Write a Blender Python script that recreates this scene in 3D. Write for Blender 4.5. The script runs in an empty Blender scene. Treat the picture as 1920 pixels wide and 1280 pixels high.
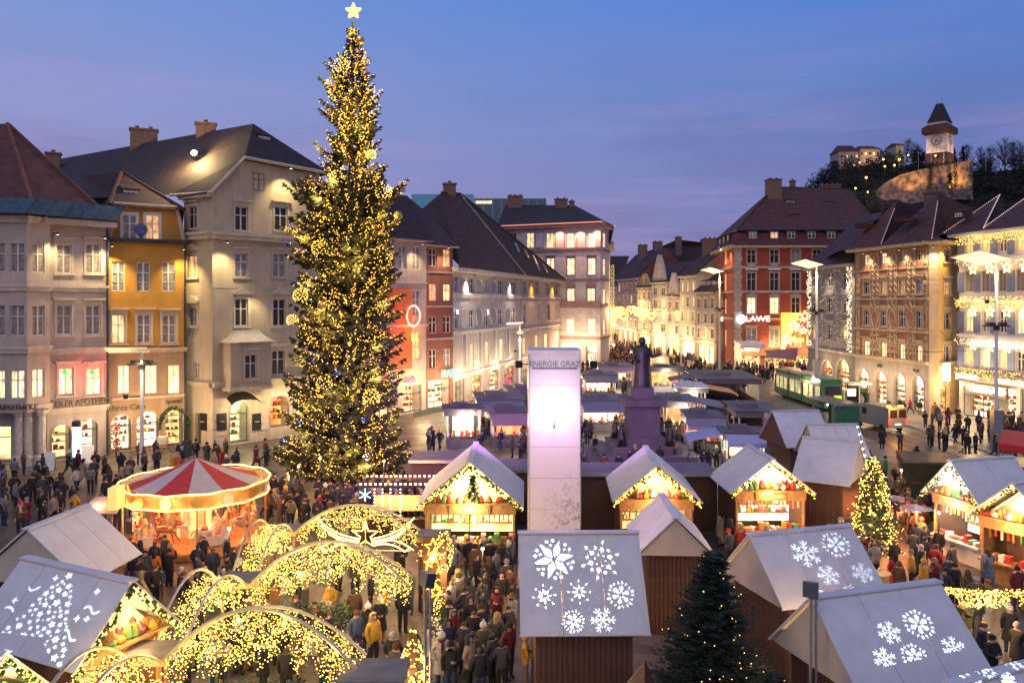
import bpy, math, random
from math import pi, sin, cos, radians, sqrt, atan2, hypot
from mathutils import Vector, Matrix
R = random.Random(11)
S = bpy.context.scene
COL = S.collection
# ---------------------------------------------------------------- camera, world, sun, exposure
F, HZ, CH = 1500.0, 565.0, 12.0            # focal length in px of the 1920 px photo, horizon row, eye height
cd = bpy.data.cameras.new('camera'); cam = bpy.data.objects.new('camera', cd); COL.objects.link(cam)
cam.location = (0, 0, CH); cam.rotation_euler = (pi/2, 0, 0)
cd.sensor_width = 36; cd.lens = 36*F/1920; cd.shift_y = -(640-HZ)/1920; cd.clip_start = .3; cd.clip_end = 6000
S.camera = cam
W = bpy.data.worlds.new('World'); S.world = W; W.use_nodes = True
nt = W.node_tree; N = nt.nodes; L = nt.links
bg = N['Background']
tc = N.new('ShaderNodeTexCoord'); sep = N.new('ShaderNodeSeparateXYZ'); L.new(tc.outputs['Generated'], sep.inputs[0])
def wmath(op, a, b=None, c=None):
    n = N.new('ShaderNodeMath'); n.operation = op
    for i, q in enumerate((a, b, c)):
        if q is None: continue
        if isinstance(q, (int, float)): n.inputs[i].default_value = q
        else: L.new(q, n.inputs[i])
    return n.outputs[0]
def wramp(x, stops):
    r = N.new('ShaderNodeValToRGB'); L.new(x, r.inputs[0]); e = r.color_ramp.elements
    while len(e) < len(stops): e.new(.5)
    for k, (p, c) in zip(e, stops): k.position = p; k.color = (*c, 1)
    return r.outputs[0]
zz = wmath('MAXIMUM', sep.outputs[2], 0)
rampL = wramp(zz, [(0, (.31,.24,.41)), (.10, (.30,.28,.50)), (.22, (.26,.30,.58)), (.36, (.16,.28,.64)), (.7, (.10,.20,.52))])
rampR = wramp(zz, [(0, (.20,.17,.38)), (.10, (.17,.19,.43)), (.22, (.115,.205,.51)), (.36, (.07,.20,.60)), (.7, (.06,.15,.48))])
side = N.new('ShaderNodeMapRange'); L.new(sep.outputs[0], side.inputs[0]); side.inputs[1].default_value = -.5; side.inputs[2].default_value = .5
mx = N.new('ShaderNodeMix'); mx.data_type = 'RGBA'; L.new(side.outputs[0], mx.inputs[0]); L.new(rampL, mx.inputs[6]); L.new(rampR, mx.inputs[7])
mp = N.new('ShaderNodeMapping'); L.new(tc.outputs['Generated'], mp.inputs[0]); mp.inputs['Scale'].default_value = (1.6, 1.6, 9); mp.inputs['Rotation'].default_value = (0, .10, 0)
cn = N.new('ShaderNodeTexNoise'); cn.inputs['Scale'].default_value = 1.7; cn.inputs['Detail'].default_value = 7; cn.inputs['Roughness'].default_value = .55; L.new(mp.outputs[0], cn.inputs[0])
cm = N.new('ShaderNodeMapRange'); L.new(cn.outputs[0], cm.inputs[0]); cm.inputs[1].default_value = .44; cm.inputs[2].default_value = .62
low = N.new('ShaderNodeMapRange'); L.new(zz, low.inputs[0]); low.inputs[1].default_value = .33; low.inputs[2].default_value = .08
cf = wmath('MULTIPLY', cm.outputs[0], low.outputs[0]); cf = wmath('MULTIPLY', cf, .50)
mx2 = N.new('ShaderNodeMix'); mx2.data_type = 'RGBA'; L.new(cf, mx2.inputs[0]); L.new(mx.outputs[2], mx2.inputs[6]); mx2.inputs[7].default_value = (.135, .115, .30, 1)
mp2 = N.new('ShaderNodeMapping'); L.new(tc.outputs['Generated'], mp2.inputs[0]); mp2.inputs['Scale'].default_value = (1.1, 1.1, 12); mp2.inputs['Rotation'].default_value = (0, -.06, .4); mp2.inputs['Location'].default_value = (3, 5, 2)
cn2 = N.new('ShaderNodeTexNoise'); cn2.inputs['Scale'].default_value = 1.9; cn2.inputs['Detail'].default_value = 8; cn2.inputs['Roughness'].default_value = .6; L.new(mp2.outputs[0], cn2.inputs[0])
cm2 = N.new('ShaderNodeMapRange'); L.new(cn2.outputs[0], cm2.inputs[0]); cm2.inputs[1].default_value = .48; cm2.inputs[2].default_value = .72
cf2 = wmath('MULTIPLY', wmath('MULTIPLY', cm2.outputs[0], low.outputs[0]), .60)
mx3 = N.new('ShaderNodeMix'); mx3.data_type = 'RGBA'; L.new(cf2, mx3.inputs[0]); L.new(mx2.outputs[2], mx3.inputs[6]); mx3.inputs[7].default_value = (.42, .33, .58, 1)
L.new(mx3.outputs[2], bg.inputs[0]); bg.inputs[1].default_value = 1.08
sl = bpy.data.lights.new('ambient_fill_sun', 'SUN'); sl.energy = .92; sl.angle = radians(60); sl.color = (1, .74, .44)  # warm ambient fill from behind, added in place of the city hall's light
so = bpy.data.objects.new('ambient_fill_sun', sl); COL.objects.link(so); so.rotation_euler = (radians(42), 0, radians(-14))
S.render.engine = 'CYCLES'; S.cycles.use_denoising = True; S.cycles.max_bounces = 4; S.cycles.diffuse_bounces = 2
S.cycles.glossy_bounces = 2; S.cycles.transparent_max_bounces = 6; S.cycles.sample_clamp_indirect = 4; S.cycles.caustics_reflective = False; S.cycles.caustics_refractive = False
S.view_settings.view_transform = 'Standard'; S.view_settings.look = 'None'; S.view_settings.exposure = 0; S.view_settings.gamma = 1

# ---------------------------------------------------------------- photo pixel -> place
def P(px, d, z=0.0): return Vector(((px-960)/F*d, d, z))
def ZP(py, d): return CH-(py-HZ)*d/F
def G(px, py, z=0.0):
    d = F*(CH-z)/(py-HZ); return P(px, d, z)
def PZ(px, py, d): return P(px, d, ZP(py, d))

# ---------------------------------------------------------------- mesh builder
class MB:
    def __init__(s): s.v = []; s.f = []; s.m = []
    def face(s, pts, mi=0):
        i = len(s.v); s.v += [tuple(p) for p in pts]; s.f.append(tuple(range(i, i+len(pts)))); s.m.append(mi)
    def hexa(s, c, mi=0):       # 8 corners: bottom loop then top loop
        i = len(s.v); s.v += [tuple(p) for p in c]
        for q in ((0,3,2,1),(4,5,6,7),(0,1,5,4),(1,2,6,5),(2,3,7,6),(3,0,4,7)):
            s.f.append(tuple(i+k for k in q)); s.m.append(mi)
    def box(s, x0, x1, y0, y1, z0, z1, mi=0):
        s.hexa([(x0,y0,z0),(x1,y0,z0),(x1,y1,z0),(x0,y1,z0),(x0,y0,z1),(x1,y0,z1),(x1,y1,z1),(x0,y1,z1)], mi)
    def slab(s, pts, t, mi=0):  # planar quad/poly thickened along its normal by t (downwards for t<0)
        pts = [Vector(p) for p in pts]; n = (pts[1]-pts[0]).cross(pts[-1]-pts[0]).normalized()*t
        k = len(pts); i = len(s.v); s.v += [tuple(p) for p in pts]+[tuple(p+n) for p in pts]
        s.f.append(tuple(i+j for j in range(k))); s.f.append(tuple(i+k+j for j in reversed(range(k)))); s.m += [mi, mi]
        for j in range(k):
            a, b = j, (j+1) % k; s.f.append((i+a, i+k+a, i+k+b, i+b)); s.m.append(mi)
    def tube(s, pts, r, n=6, mi=0, r2=None, caps=True):
        pts = [Vector(p) for p in pts]; k = len(pts); base = len(s.v)
        for j, p in enumerate(pts):
            t = (pts[min(j+1, k-1)]-pts[max(j-1, 0)]).normalized()
            a = t.cross(Vector((0,0,1)) if abs(t.z) < .9 else Vector((1,0,0))).normalized(); b = t.cross(a)
            rr = r if r2 is None else r+(r2-r)*j/(k-1)
            for q in range(n):
                w = 2*pi*q/n; s.v.append(tuple(p+(a*cos(w)+b*sin(w))*rr))
        for j in range(k-1):
            for q in range(n):
                s.f.append((base+j*n+q, base+j*n+(q+1)%n, base+(j+1)*n+(q+1)%n, base+(j+1)*n+q)); s.m.append(mi)
        if caps:
            s.f.append(tuple(base+q for q in reversed(range(n)))); s.f.append(tuple(base+(k-1)*n+q for q in range(n))); s.m += [mi, mi]
    def lathe(s, prof, n=12, mi=0, c=(0,0,0), a0=0, a1=2*pi, mis=None):
        base = len(s.v); full = abs(a1-a0-2*pi) < 1e-6; cols = n if full else n+1
        for r, z in prof:
            for q in range(cols):
                w = a0+(a1-a0)*q/n; s.v.append((c[0]+r*cos(w), c[1]+r*sin(w), c[2]+z))
        for j in range(len(prof)-1):
            for q in range(n):
                q2 = (q+1) % cols
                s.f.append((base+j*cols+q, base+j*cols+q2, base+(j+1)*cols+q2, base+(j+1)*cols+q)); s.m.append(mis(j, q) if mis else mi)
    def ball(s, c, r, mi=0, n=8, k=5, sz=1.0):
        s.lathe([(max(1e-3, r*sin(pi*j/k)), -r*cos(pi*j/k)*sz) for j in range(k+1)], n, mi, c)
    def octa(s, c, r, mi=0):
        i = len(s.v); x, y, z = c
        s.v += [(x+r,y,z),(x-r,y,z),(x,y+r,z),(x,y-r,z),(x,y,z+r),(x,y,z-r)]
        for q in ((0,2,4),(2,1,4),(1,3,4),(3,0,4),(2,0,5),(1,2,5),(3,1,5),(0,3,5)):
            s.f.append(tuple(i+k for k in q)); s.m.append(mi)
    def extr(s, poly, fn, t0, t1, mi=0):   # 2D polygon through fn(u, v, t)
        k = len(poly); i = len(s.v)
        s.v += [tuple(fn(u, v, t0)) for u, v in poly]+[tuple(fn(u, v, t1)) for u, v in poly]
        s.f.append(tuple(i+j for j in range(k))); s.f.append(tuple(i+k+j for j in reversed(range(k)))); s.m += [mi, mi]
        for j in range(k):
            a, b = j, (j+1) % k; s.f.append((i+a, i+k+a, i+k+b, i+b)); s.m.append(mi)
    def mesh(s, name, mats, smooth=False):
        me = bpy.data.meshes.new(name); me.from_pydata(s.v, [], s.f)
        for m in (mats if isinstance(mats, (list, tuple)) else [mats]): me.materials.append(m)
        me.polygons.foreach_set('material_index', s.m)
        if smooth: me.polygons.foreach_set('use_smooth', [True]*len(s.f))
        me.update(); return me
    def build(s, name, mats, parent=None, loc=None, rz=0, smooth=False):
        return inst(s.mesh(name, mats, smooth), name, parent, loc, rz)
def inst(me, name, parent=None, loc=None, rz=0, scale=None, mats=None, rot=None):
    o = bpy.data.objects.new(name, me); COL.objects.link(o)
    if parent is not None: o.parent = parent
    if loc is not None: o.location = loc
    if rot is not None: o.rotation_euler = rot
    elif rz: o.rotation_euler = (0, 0, rz)
    if scale is not None: o.scale = scale if hasattr(scale, '__len__') else (scale,)*3
    if mats:
        for i, m in enumerate(mats):
            if m is not None: o.material_slots[i].link = 'OBJECT'; o.material_slots[i].material = m
    return o
LABELS = {}
def tag(o, label, cat, group=None):
    o['label'] = label; o['category'] = cat
    if group: o['group'] = group
    return o
def root(name, label, cat, loc=(0,0,0), rz=0, group=None):
    o = bpy.data.objects.new(name, None); COL.objects.link(o); o.location = loc; o.rotation_euler = (0, 0, rz); o.empty_display_size = .2
    return tag(o, label, cat, group)
def stuff(o): o['kind'] = 'stuff'; return o
def struct(o): o['kind'] = 'structure'; return o
def copy_tree(o, parent=None):
    c = o.copy(); COL.objects.link(c)
    if parent is not None: c.parent = parent; c.matrix_parent_inverse = o.matrix_parent_inverse
    for ch in KIDS.get(o.name, []) or [q for q in o.children]: copy_tree(ch, c)
    return c
KIDS = {}
LG = 4.1
def lamp(name, loc, energy, color, parent=None, kind='POINT', r=.15, rot=None, spot=None, blend=.5):
    l = bpy.data.lights.new(name, kind); l.energy = energy; l.color = color; l.shadow_soft_size = r
    if kind == 'SPOT': l.spot_size = spot or radians(90); l.spot_blend = blend
    l.energy *= LG; o = bpy.data.objects.new(name, l); COL.objects.link(o); o.location = loc
    if rot: o.rotation_euler = rot
    if parent is not None: o.parent = parent
    return o
def aim(o, tgt):
    d = Vector(tgt)-Vector(o.location); o.rotation_euler = d.to_track_quat('-Z', 'Y').to_euler()

# ---------------------------------------------------------------- materials
MATS = {}
def mat(name, col, rough=.7, metal=0, var=.25, vs=3.0, bump=.0, bs=20.0, bands=None, spec=None, coat=0, streak=0):
    if name in MATS: return MATS[name]
    m = bpy.data.materials.new(name); m.use_nodes = True; MATS[name] = m
    t = m.node_tree; n = t.nodes; l = t.links; b = n['Principled BSDF']
    b.inputs['Roughness'].default_value = rough; b.inputs['Metallic'].default_value = metal
    if spec is not None: b.inputs['Specular IOR Level'].default_value = spec
    if coat: b.inputs['Coat Weight'].default_value = coat
    tc = n.new('ShaderNodeTexCoord'); nz = n.new('ShaderNodeTexNoise'); nz.inputs['Scale'].default_value = vs; nz.inputs['Detail'].default_value = 5
    l.new(tc.outputs['Object'], nz.inputs[0])
    mr = n.new('ShaderNodeMapRange'); l.new(nz.outputs[0], mr.inputs[0]); mr.inputs[1].default_value = .3; mr.inputs[2].default_value = .7
    mr.inputs[3].default_value = 1-var; mr.inputs[4].default_value = 1+var
    mul = n.new('ShaderNodeVectorMath'); mul.operation = 'SCALE'; mul.inputs[0].default_value = col; l.new(mr.outputs[0], mul.inputs['Scale'])
    out = mul.outputs[0]
    if streak:
        mq = n.new('ShaderNodeMapping'); mq.inputs['Scale'].default_value = (1.6, 1.6, .16); l.new(tc.outputs['Object'], mq.inputs[0]); nq = n.new('ShaderNodeTexNoise'); nq.inputs['Scale'].default_value = 1.3; nq.inputs['Detail'].default_value = 7; nq.inputs['Roughness'].default_value = .65; l.new(mq.outputs[0], nq.inputs[0])
        rq = n.new('ShaderNodeMapRange'); l.new(nq.outputs[0], rq.inputs[0]); rq.inputs[1].default_value = .35; rq.inputs[2].default_value = .6; rq.inputs[3].default_value = 1-streak; rq.inputs[4].default_value = 1.05
        sq_ = n.new('ShaderNodeVectorMath'); sq_.operation = 'SCALE'; l.new(out, sq_.inputs[0]); l.new(rq.outputs[0], sq_.inputs['Scale']); out = sq_.outputs[0]
    hgt = None
    if bands:      # (axis, period, contrast[, kind])
        ax, per, con = bands[:3]
        sp = n.new('ShaderNodeSeparateXYZ'); l.new(tc.outputs['Object'], sp.inputs[0])
        dv = n.new('ShaderNodeMath'); dv.operation = 'MULTIPLY'; dv.inputs[1].default_value = 1/per; l.new(sp.outputs[ax], dv.inputs[0])
        fr = n.new('ShaderNodeMath'); fr.operation = 'FRACT'; l.new(dv.outputs[0], fr.inputs[0])
        gt = n.new('ShaderNodeMapRange'); l.new(fr.outputs[0], gt.inputs[0]); gt.inputs[1].default_value = 0; gt.inputs[2].default_value = .25; gt.inputs[3].default_value = 1-con; gt.inputs[4].default_value = 1
        m2 = n.new('ShaderNodeVectorMath'); m2.operation = 'SCALE'; l.new(out, m2.inputs[0]); l.new(gt.outputs[0], m2.inputs['Scale']); out = m2.outputs[0]
        hgt = fr.outputs[0]
    l.new(out, b.inputs['Base Color'])
    if bump or hgt is not None:
        bp = n.new('ShaderNodeBump'); bp.inputs['Strength'].default_value = bump or .4; bp.inputs['Distance'].default_value = .05
        if hgt is not None: l.new(hgt, bp.inputs['Height'])
        else:
            n2 = n.new('ShaderNodeTexNoise'); n2.inputs['Scale'].default_value = bs; n2.inputs['Detail'].default_value = 6; l.new(tc.outputs['Object'], n2.inputs[0]); l.new(n2.outputs[0], bp.inputs['Height'])
        l.new(bp.outputs[0], b.inputs['Normal'])
    return m
def emit(name, col, st, var=0, vs=3.0, stretch=None, dark=.3, sample=False, base=None):
    if name in MATS: return MATS[name]
    m = bpy.data.materials.new(name); m.use_nodes = True; MATS[name] = m
    t = m.node_tree; n = t.nodes; l = t.links; b = n['Principled BSDF']
    b.inputs['Base Color'].default_value = (*(base or col), 1); b.inputs['Roughness'].default_value = .25
    b.inputs['Emission Color'].default_value = (*col, 1); b.inputs['Emission Strength'].default_value = st
    if var:
        tc = n.new('ShaderNodeTexCoord'); mp = n.new('ShaderNodeMapping'); nz = n.new('ShaderNodeTexNoise'); oi = n.new('ShaderNodeObjectInfo')
        l.new(tc.outputs['Object'], mp.inputs[0]); mp.inputs['Scale'].default_value = stretch or (1, 1, 1)
        ad = n.new('ShaderNodeVectorMath'); ad.operation = 'SCALE'; ad.inputs[0].default_value = (17, 9, 5); l.new(oi.outputs['Random'], ad.inputs['Scale']); l.new(ad.outputs[0], mp.inputs['Location'])
        l.new(mp.outputs[0], nz.inputs[0]); nz.inputs['Scale'].default_value = vs; nz.inputs['Detail'].default_value = 3
        mr = n.new('ShaderNodeMapRange'); l.new(nz.outputs[0], mr.inputs[0]); mr.inputs[1].default_value = .35; mr.inputs[2].default_value = .62; mr.inputs[3].default_value = st*dark; mr.inputs[4].default_value = st*(1+var)
        l.new(mr.outputs[0], b.inputs['Emission Strength'])
    m.cycles.emission_sampling = 'AUTO' if sample else 'NONE'
    return m
WARM = (1, .60, .24); WARM2 = (1, .70, .36); ORANGE = (1, .45, .12)
m_glass = mat('window glass', (.045,.035,.03), .2, 0, .4, 1.0, spec=.35)
m_curt = mat('curtained glass', (.30,.27,.25), .35, 0, .4, 2.0, bands=(0, .17, .5))
m_lit = emit('lit window', (1,.70,.32), 1.0, .7, 2.2, (2.8,1,.6), .25)
m_lit2 = emit('bright lit window', (1,.76,.42), 1.25, .6, 2.0, (2.4,1,.6), .4)
m_lit3 = emit('dim lit window', (1,.55,.22), .55, .8, 1.8, (2,1,1), .3)
m_shop = emit('shop light wall', (1,.72,.34), 1.25, .6, .9, (1,1,1.4), .5)
m_shopw = emit('white shop light wall', (1,.84,.58), 1.6, .5, 1.0, (1,1,1.4), .6)
m_bulb = emit('fairy bulb', (1,.50,.07), 4.6)
m_bulby = emit('yellow fairy bulb', (1,.60,.12), 4.0)
m_bulbw = emit('cool fairy bulb', (.75,.85,1), 7)
m_bulbb = emit('big warm bulb', (1,.70,.30), 14)
m_tube = emit('light tube', (1,.66,.18), 5)
m_lampw = emit('lamp lens', (1,.82,.5), 12)
m_white = mat('white paint', (.72,.71,.68), .5, 0, .08, 4)
m_frame = mat('window paint', (.62,.60,.56), .45, 0, .08, 4)
m_framed = mat('dark window paint', (.10,.09,.08), .45, 0, .1, 4)
m_metal = mat('galvanised steel', (.45,.46,.47), .35, .8, .15, 6)
m_dmetal = mat('dark steel', (.06,.065,.07), .4, .6, .2, 6)
m_gold = mat('gold', (.75,.5,.16), .3, .9, .1, 4)
m_stone = mat('stone trim', (.45,.42,.38), .85, 0, .18, 2.5, .2, 30)
m_wood = mat('brown boards', (.105,.05,.03), .7, 0, .2, 1.2, .3, 40)
m_woody = mat('pine boards', (.42,.22,.09), .65, 0, .25, 6, .3, 40)
m_dwood = mat('dark stained boards', (.075,.035,.025), .7, 0, .35, 6, .3, 40)
m_sheet = mat('white roof sheet', (.60,.585,.58), .55, 0, .10, .8, .25, 3, streak=.06)
m_sheetg = mat('cream gable sheet', (.50,.44,.36), .7, 0, .12, 1.5, .15, 8)
m_green = mat('fir twigs', (.040,.050,.022), .75, 0, .5, 2.0)
m_green2 = mat('garland twigs', (.03,.075,.03), .75, 0, .5, 6.0)
m_bark = mat('bark', (.09,.06,.04), .9, 0, .3, 8, .5, 20)
m_red = mat('red cloth', (.50,.03,.03), .7, 0, .15, 3)
m_black = mat('black plastic', (.02,.02,.022), .4, 0, .2, 4)
m_iron = mat('wrought iron', (.03,.03,.035), .5, .5, .2, 6)
# ---------------------------------------------------------------- ground, roads, rails
def gmat(name, c1, c2, bw, bh, mort, rot=0, rough=.45, off=.5):
    m = bpy.data.materials.new(name); m.use_nodes = True; t = m.node_tree; n = t.nodes; l = t.links; b = n['Principled BSDF']
    tc = n.new('ShaderNodeTexCoord'); mp = n.new('ShaderNodeMapping'); mp.inputs['Rotation'].default_value = (0,0,rot); l.new(tc.outputs['Object'], mp.inputs[0])
    br = n.new('ShaderNodeTexBrick'); l.new(mp.outputs[0], br.inputs[0]); br.inputs['Scale'].default_value = 1; br.inputs['Brick Width'].default_value = bw; br.inputs['Row Height'].default_value = bh
    br.inputs['Mortar Size'].default_value = mort; br.inputs['Color1'].default_value = (*c1,1); br.inputs['Color2'].default_value = (*c2,1); br.inputs['Mortar'].default_value = (c1[0]*.4,c1[1]*.4,c1[2]*.4,1); br.offset = off
    nz = n.new('ShaderNodeTexNoise'); nz.inputs['Scale'].default_value = .6; nz.inputs['Detail'].default_value = 8; l.new(tc.outputs['Object'], nz.inputs[0])
    mr = n.new('ShaderNodeMapRange'); l.new(nz.outputs[0], mr.inputs[0]); mr.inputs[1].default_value = .3; mr.inputs[2].default_value = .7; mr.inputs[3].default_value = .6; mr.inputs[4].default_value = 1.3
    sc = n.new('ShaderNodeVectorMath'); sc.operation = 'SCALE'; l.new(br.outputs[0], sc.inputs[0]); l.new(mr.outputs[0], sc.inputs['Scale']); l.new(sc.outputs[0], b.inputs['Base Color'])
    rr = n.new('ShaderNodeMapRange'); l.new(nz.outputs[0], rr.inputs[0]); rr.inputs[3].default_value = rough+.2; rr.inputs[4].default_value = rough-.12; l.new(rr.outputs[0], b.inputs['Roughness'])
    bp = n.new('ShaderNodeBump'); bp.inputs['Strength'].default_value = .35; bp.inputs['Distance'].default_value = .01; l.new(br.outputs['Fac'], bp.inputs['Height']); bp.invert = True; l.new(bp.outputs[0], b.inputs['Normal'])
    return m
m_pave = gmat('granite slab paving', (.115,.095,.078), (.08,.066,.057), .9, .6, .02, .25)
m_pave2 = gmat('pale slab paving', (.27,.22,.18), (.22,.18,.15), 1.2, .8, .024, -.5)
m_asph = gmat('tram street surface', (.085,.075,.07), (.07,.065,.06), 2.5, 1.2, .01, -.5, .4)
mb = MB(); mb.face([(-1500,-300,0),(1500,-300,0),(1500,3000,0),(-1500,3000,0)])
struct(mb.build('ground', m_pave))
mb = MB(); mb.face([G(1560,800,.004), G(1640,860,.004), G(2250,1010,.004), G(2250,760,.004), G(1800,745,.004), G(1600,735,.004)])
struct(mb.build('pavement', m_pave2))
# tram street runs from the lower right (between stalls and shops) up to the street mouth
tr = [G(2300,985), G(1790,855), G(1640,800), G(1530,758), G(1420,722), G(1300,690), G(1230,668), G(1190,650), G(1165,636)]
def offs(line, w):
    out = []
    for i, p in enumerate(line):
        t = (line[min(i+1, len(line)-1)]-line[max(i-1, 0)]); t.z = 0; t.normalize(); out.append(p+Vector((t.y, -t.x, 0))*w)
    return out
def ribbon(line, a, b, z, name, m, t=0):
    A = offs(line, a); B = offs(line, b); mb = MB()
    for i in range(len(line)-1):
        q = [A[i], B[i], B[i+1], A[i+1]]; q = [Vector((p.x, p.y, z)) for p in q]
        if t: mb.hexa([(p.x, p.y, 0) for p in q]+[(p.x, p.y, t) for p in q])
        else: mb.face(q)
    return struct(mb.build(name, m))
ribbon(tr, -3.4, 3.4, .008, 'road', m_asph)
m_rail = mat('rail steel', (.25,.24,.23), .3, .9, .2, 3)
for w in (-2.5, -1.1, 1.1, 2.5): ribbon(tr, w-.05, w+.05, .012, 'tram_rail', m_rail)
ribbon(tr, 3.45, 3.75, 0, 'kerb', m_stone, .10)
# ---------------------------------------------------------------- facades
WC = {}
def win_meshes(w, h, fr, style):
    k = (round(w*20), round(h*20), fr.name, style)
    if k in WC: return WC[k]
    w, h = k[0]/20, k[1]/20; f = .07
    mb = MB()
    mb.box(-w/2, -w/2+f, 0, .07, 0, h); mb.box(w/2-f, w/2, 0, .07, 0, h)
    mb.box(-w/2+f, w/2-f, 0, .07, 0, f); mb.box(-w/2+f, w/2-f, 0, .07, h-f, h)
    mb.box(-.05, .05, -.01, .065, f, h-f)
    zt = h*.64
    for a, b in ((-w/2+f, -.05), (.05, w/2-f)): mb.box(a, b, -.01, .06, zt-.04, zt+.04)
    if style == 'six':
        for a, b in ((-w/2+f, -.05), (.05, w/2-f)): mb.box(a, b, 0, .05, zt/2-.02, zt/2+.02)
    fm = mb.mesh('window', fr)
    mb = MB()
    mb.box(-w/2+f, -.05, .075, .09, f, h-f); mb.box(.05, w/2-f, .075, .09, f, h-f)
    pm = mb.mesh('pane', m_glass)
    WC[k] = (fm, pm); return WC[k]
SC = {}
def sur_mesh(w, h, hood, m):
    k = (round(w*20), round(h*20), hood, m.name)
    if k in SC: return SC[k]
    w, h = k[0]/20, k[1]/20; mb = MB(); t = .16
    mb.box(-w/2-t, -w/2-.005, -.06, .0, -.05, h+.02); mb.box(w/2+.005, w/2+t, -.06, 0, -.05, h+.02); mb.box(-w/2-t, w/2+t, -.06, 0, h+.025, h+.2)
    mb.box(-w/2-t-.1, w/2+t+.1, -.16, 0, -.17, -.055)
    if hood in ('flat', 'ped', 'arch'): mb.box(-w/2-t-.15, w/2+t+.15, -.28, 0, h+.42, h+.55); mb.box(-w/2-t, w/2+t, -.05, 0, h+.205, h+.415)
    if hood == 'ped': mb.extr([(-w/2-t-.12, h+.555), (w/2+t+.12, h+.555), (0, h+1.0)], lambda u, v, q: (u, q, v), -.25, 0)
    if hood == 'arch': mb.extr([((w/2+t+.1)*cos(a*pi/8), h+.555+.5*sin(a*pi/8)) for a in range(9)], lambda u, v, q: (u, q, v), -.25, 0)
    if hood == 'apron': mb.extr([(-w/2-t, -.18), (0, -1.0), (w/2+t, -.18)], lambda u, v, q: (u, q, v), -.07, 0)
    if hood == 'bowl': mb.extr([(-w/2-t, -.18), (-w/4, -.62), (w/4, -.62), (w/2+t, -.18)], lambda u, v, q: (u, q, v), -.07, 0)
    SC[k] = mb.mesh('window_surround', m); return SC[k]
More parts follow.
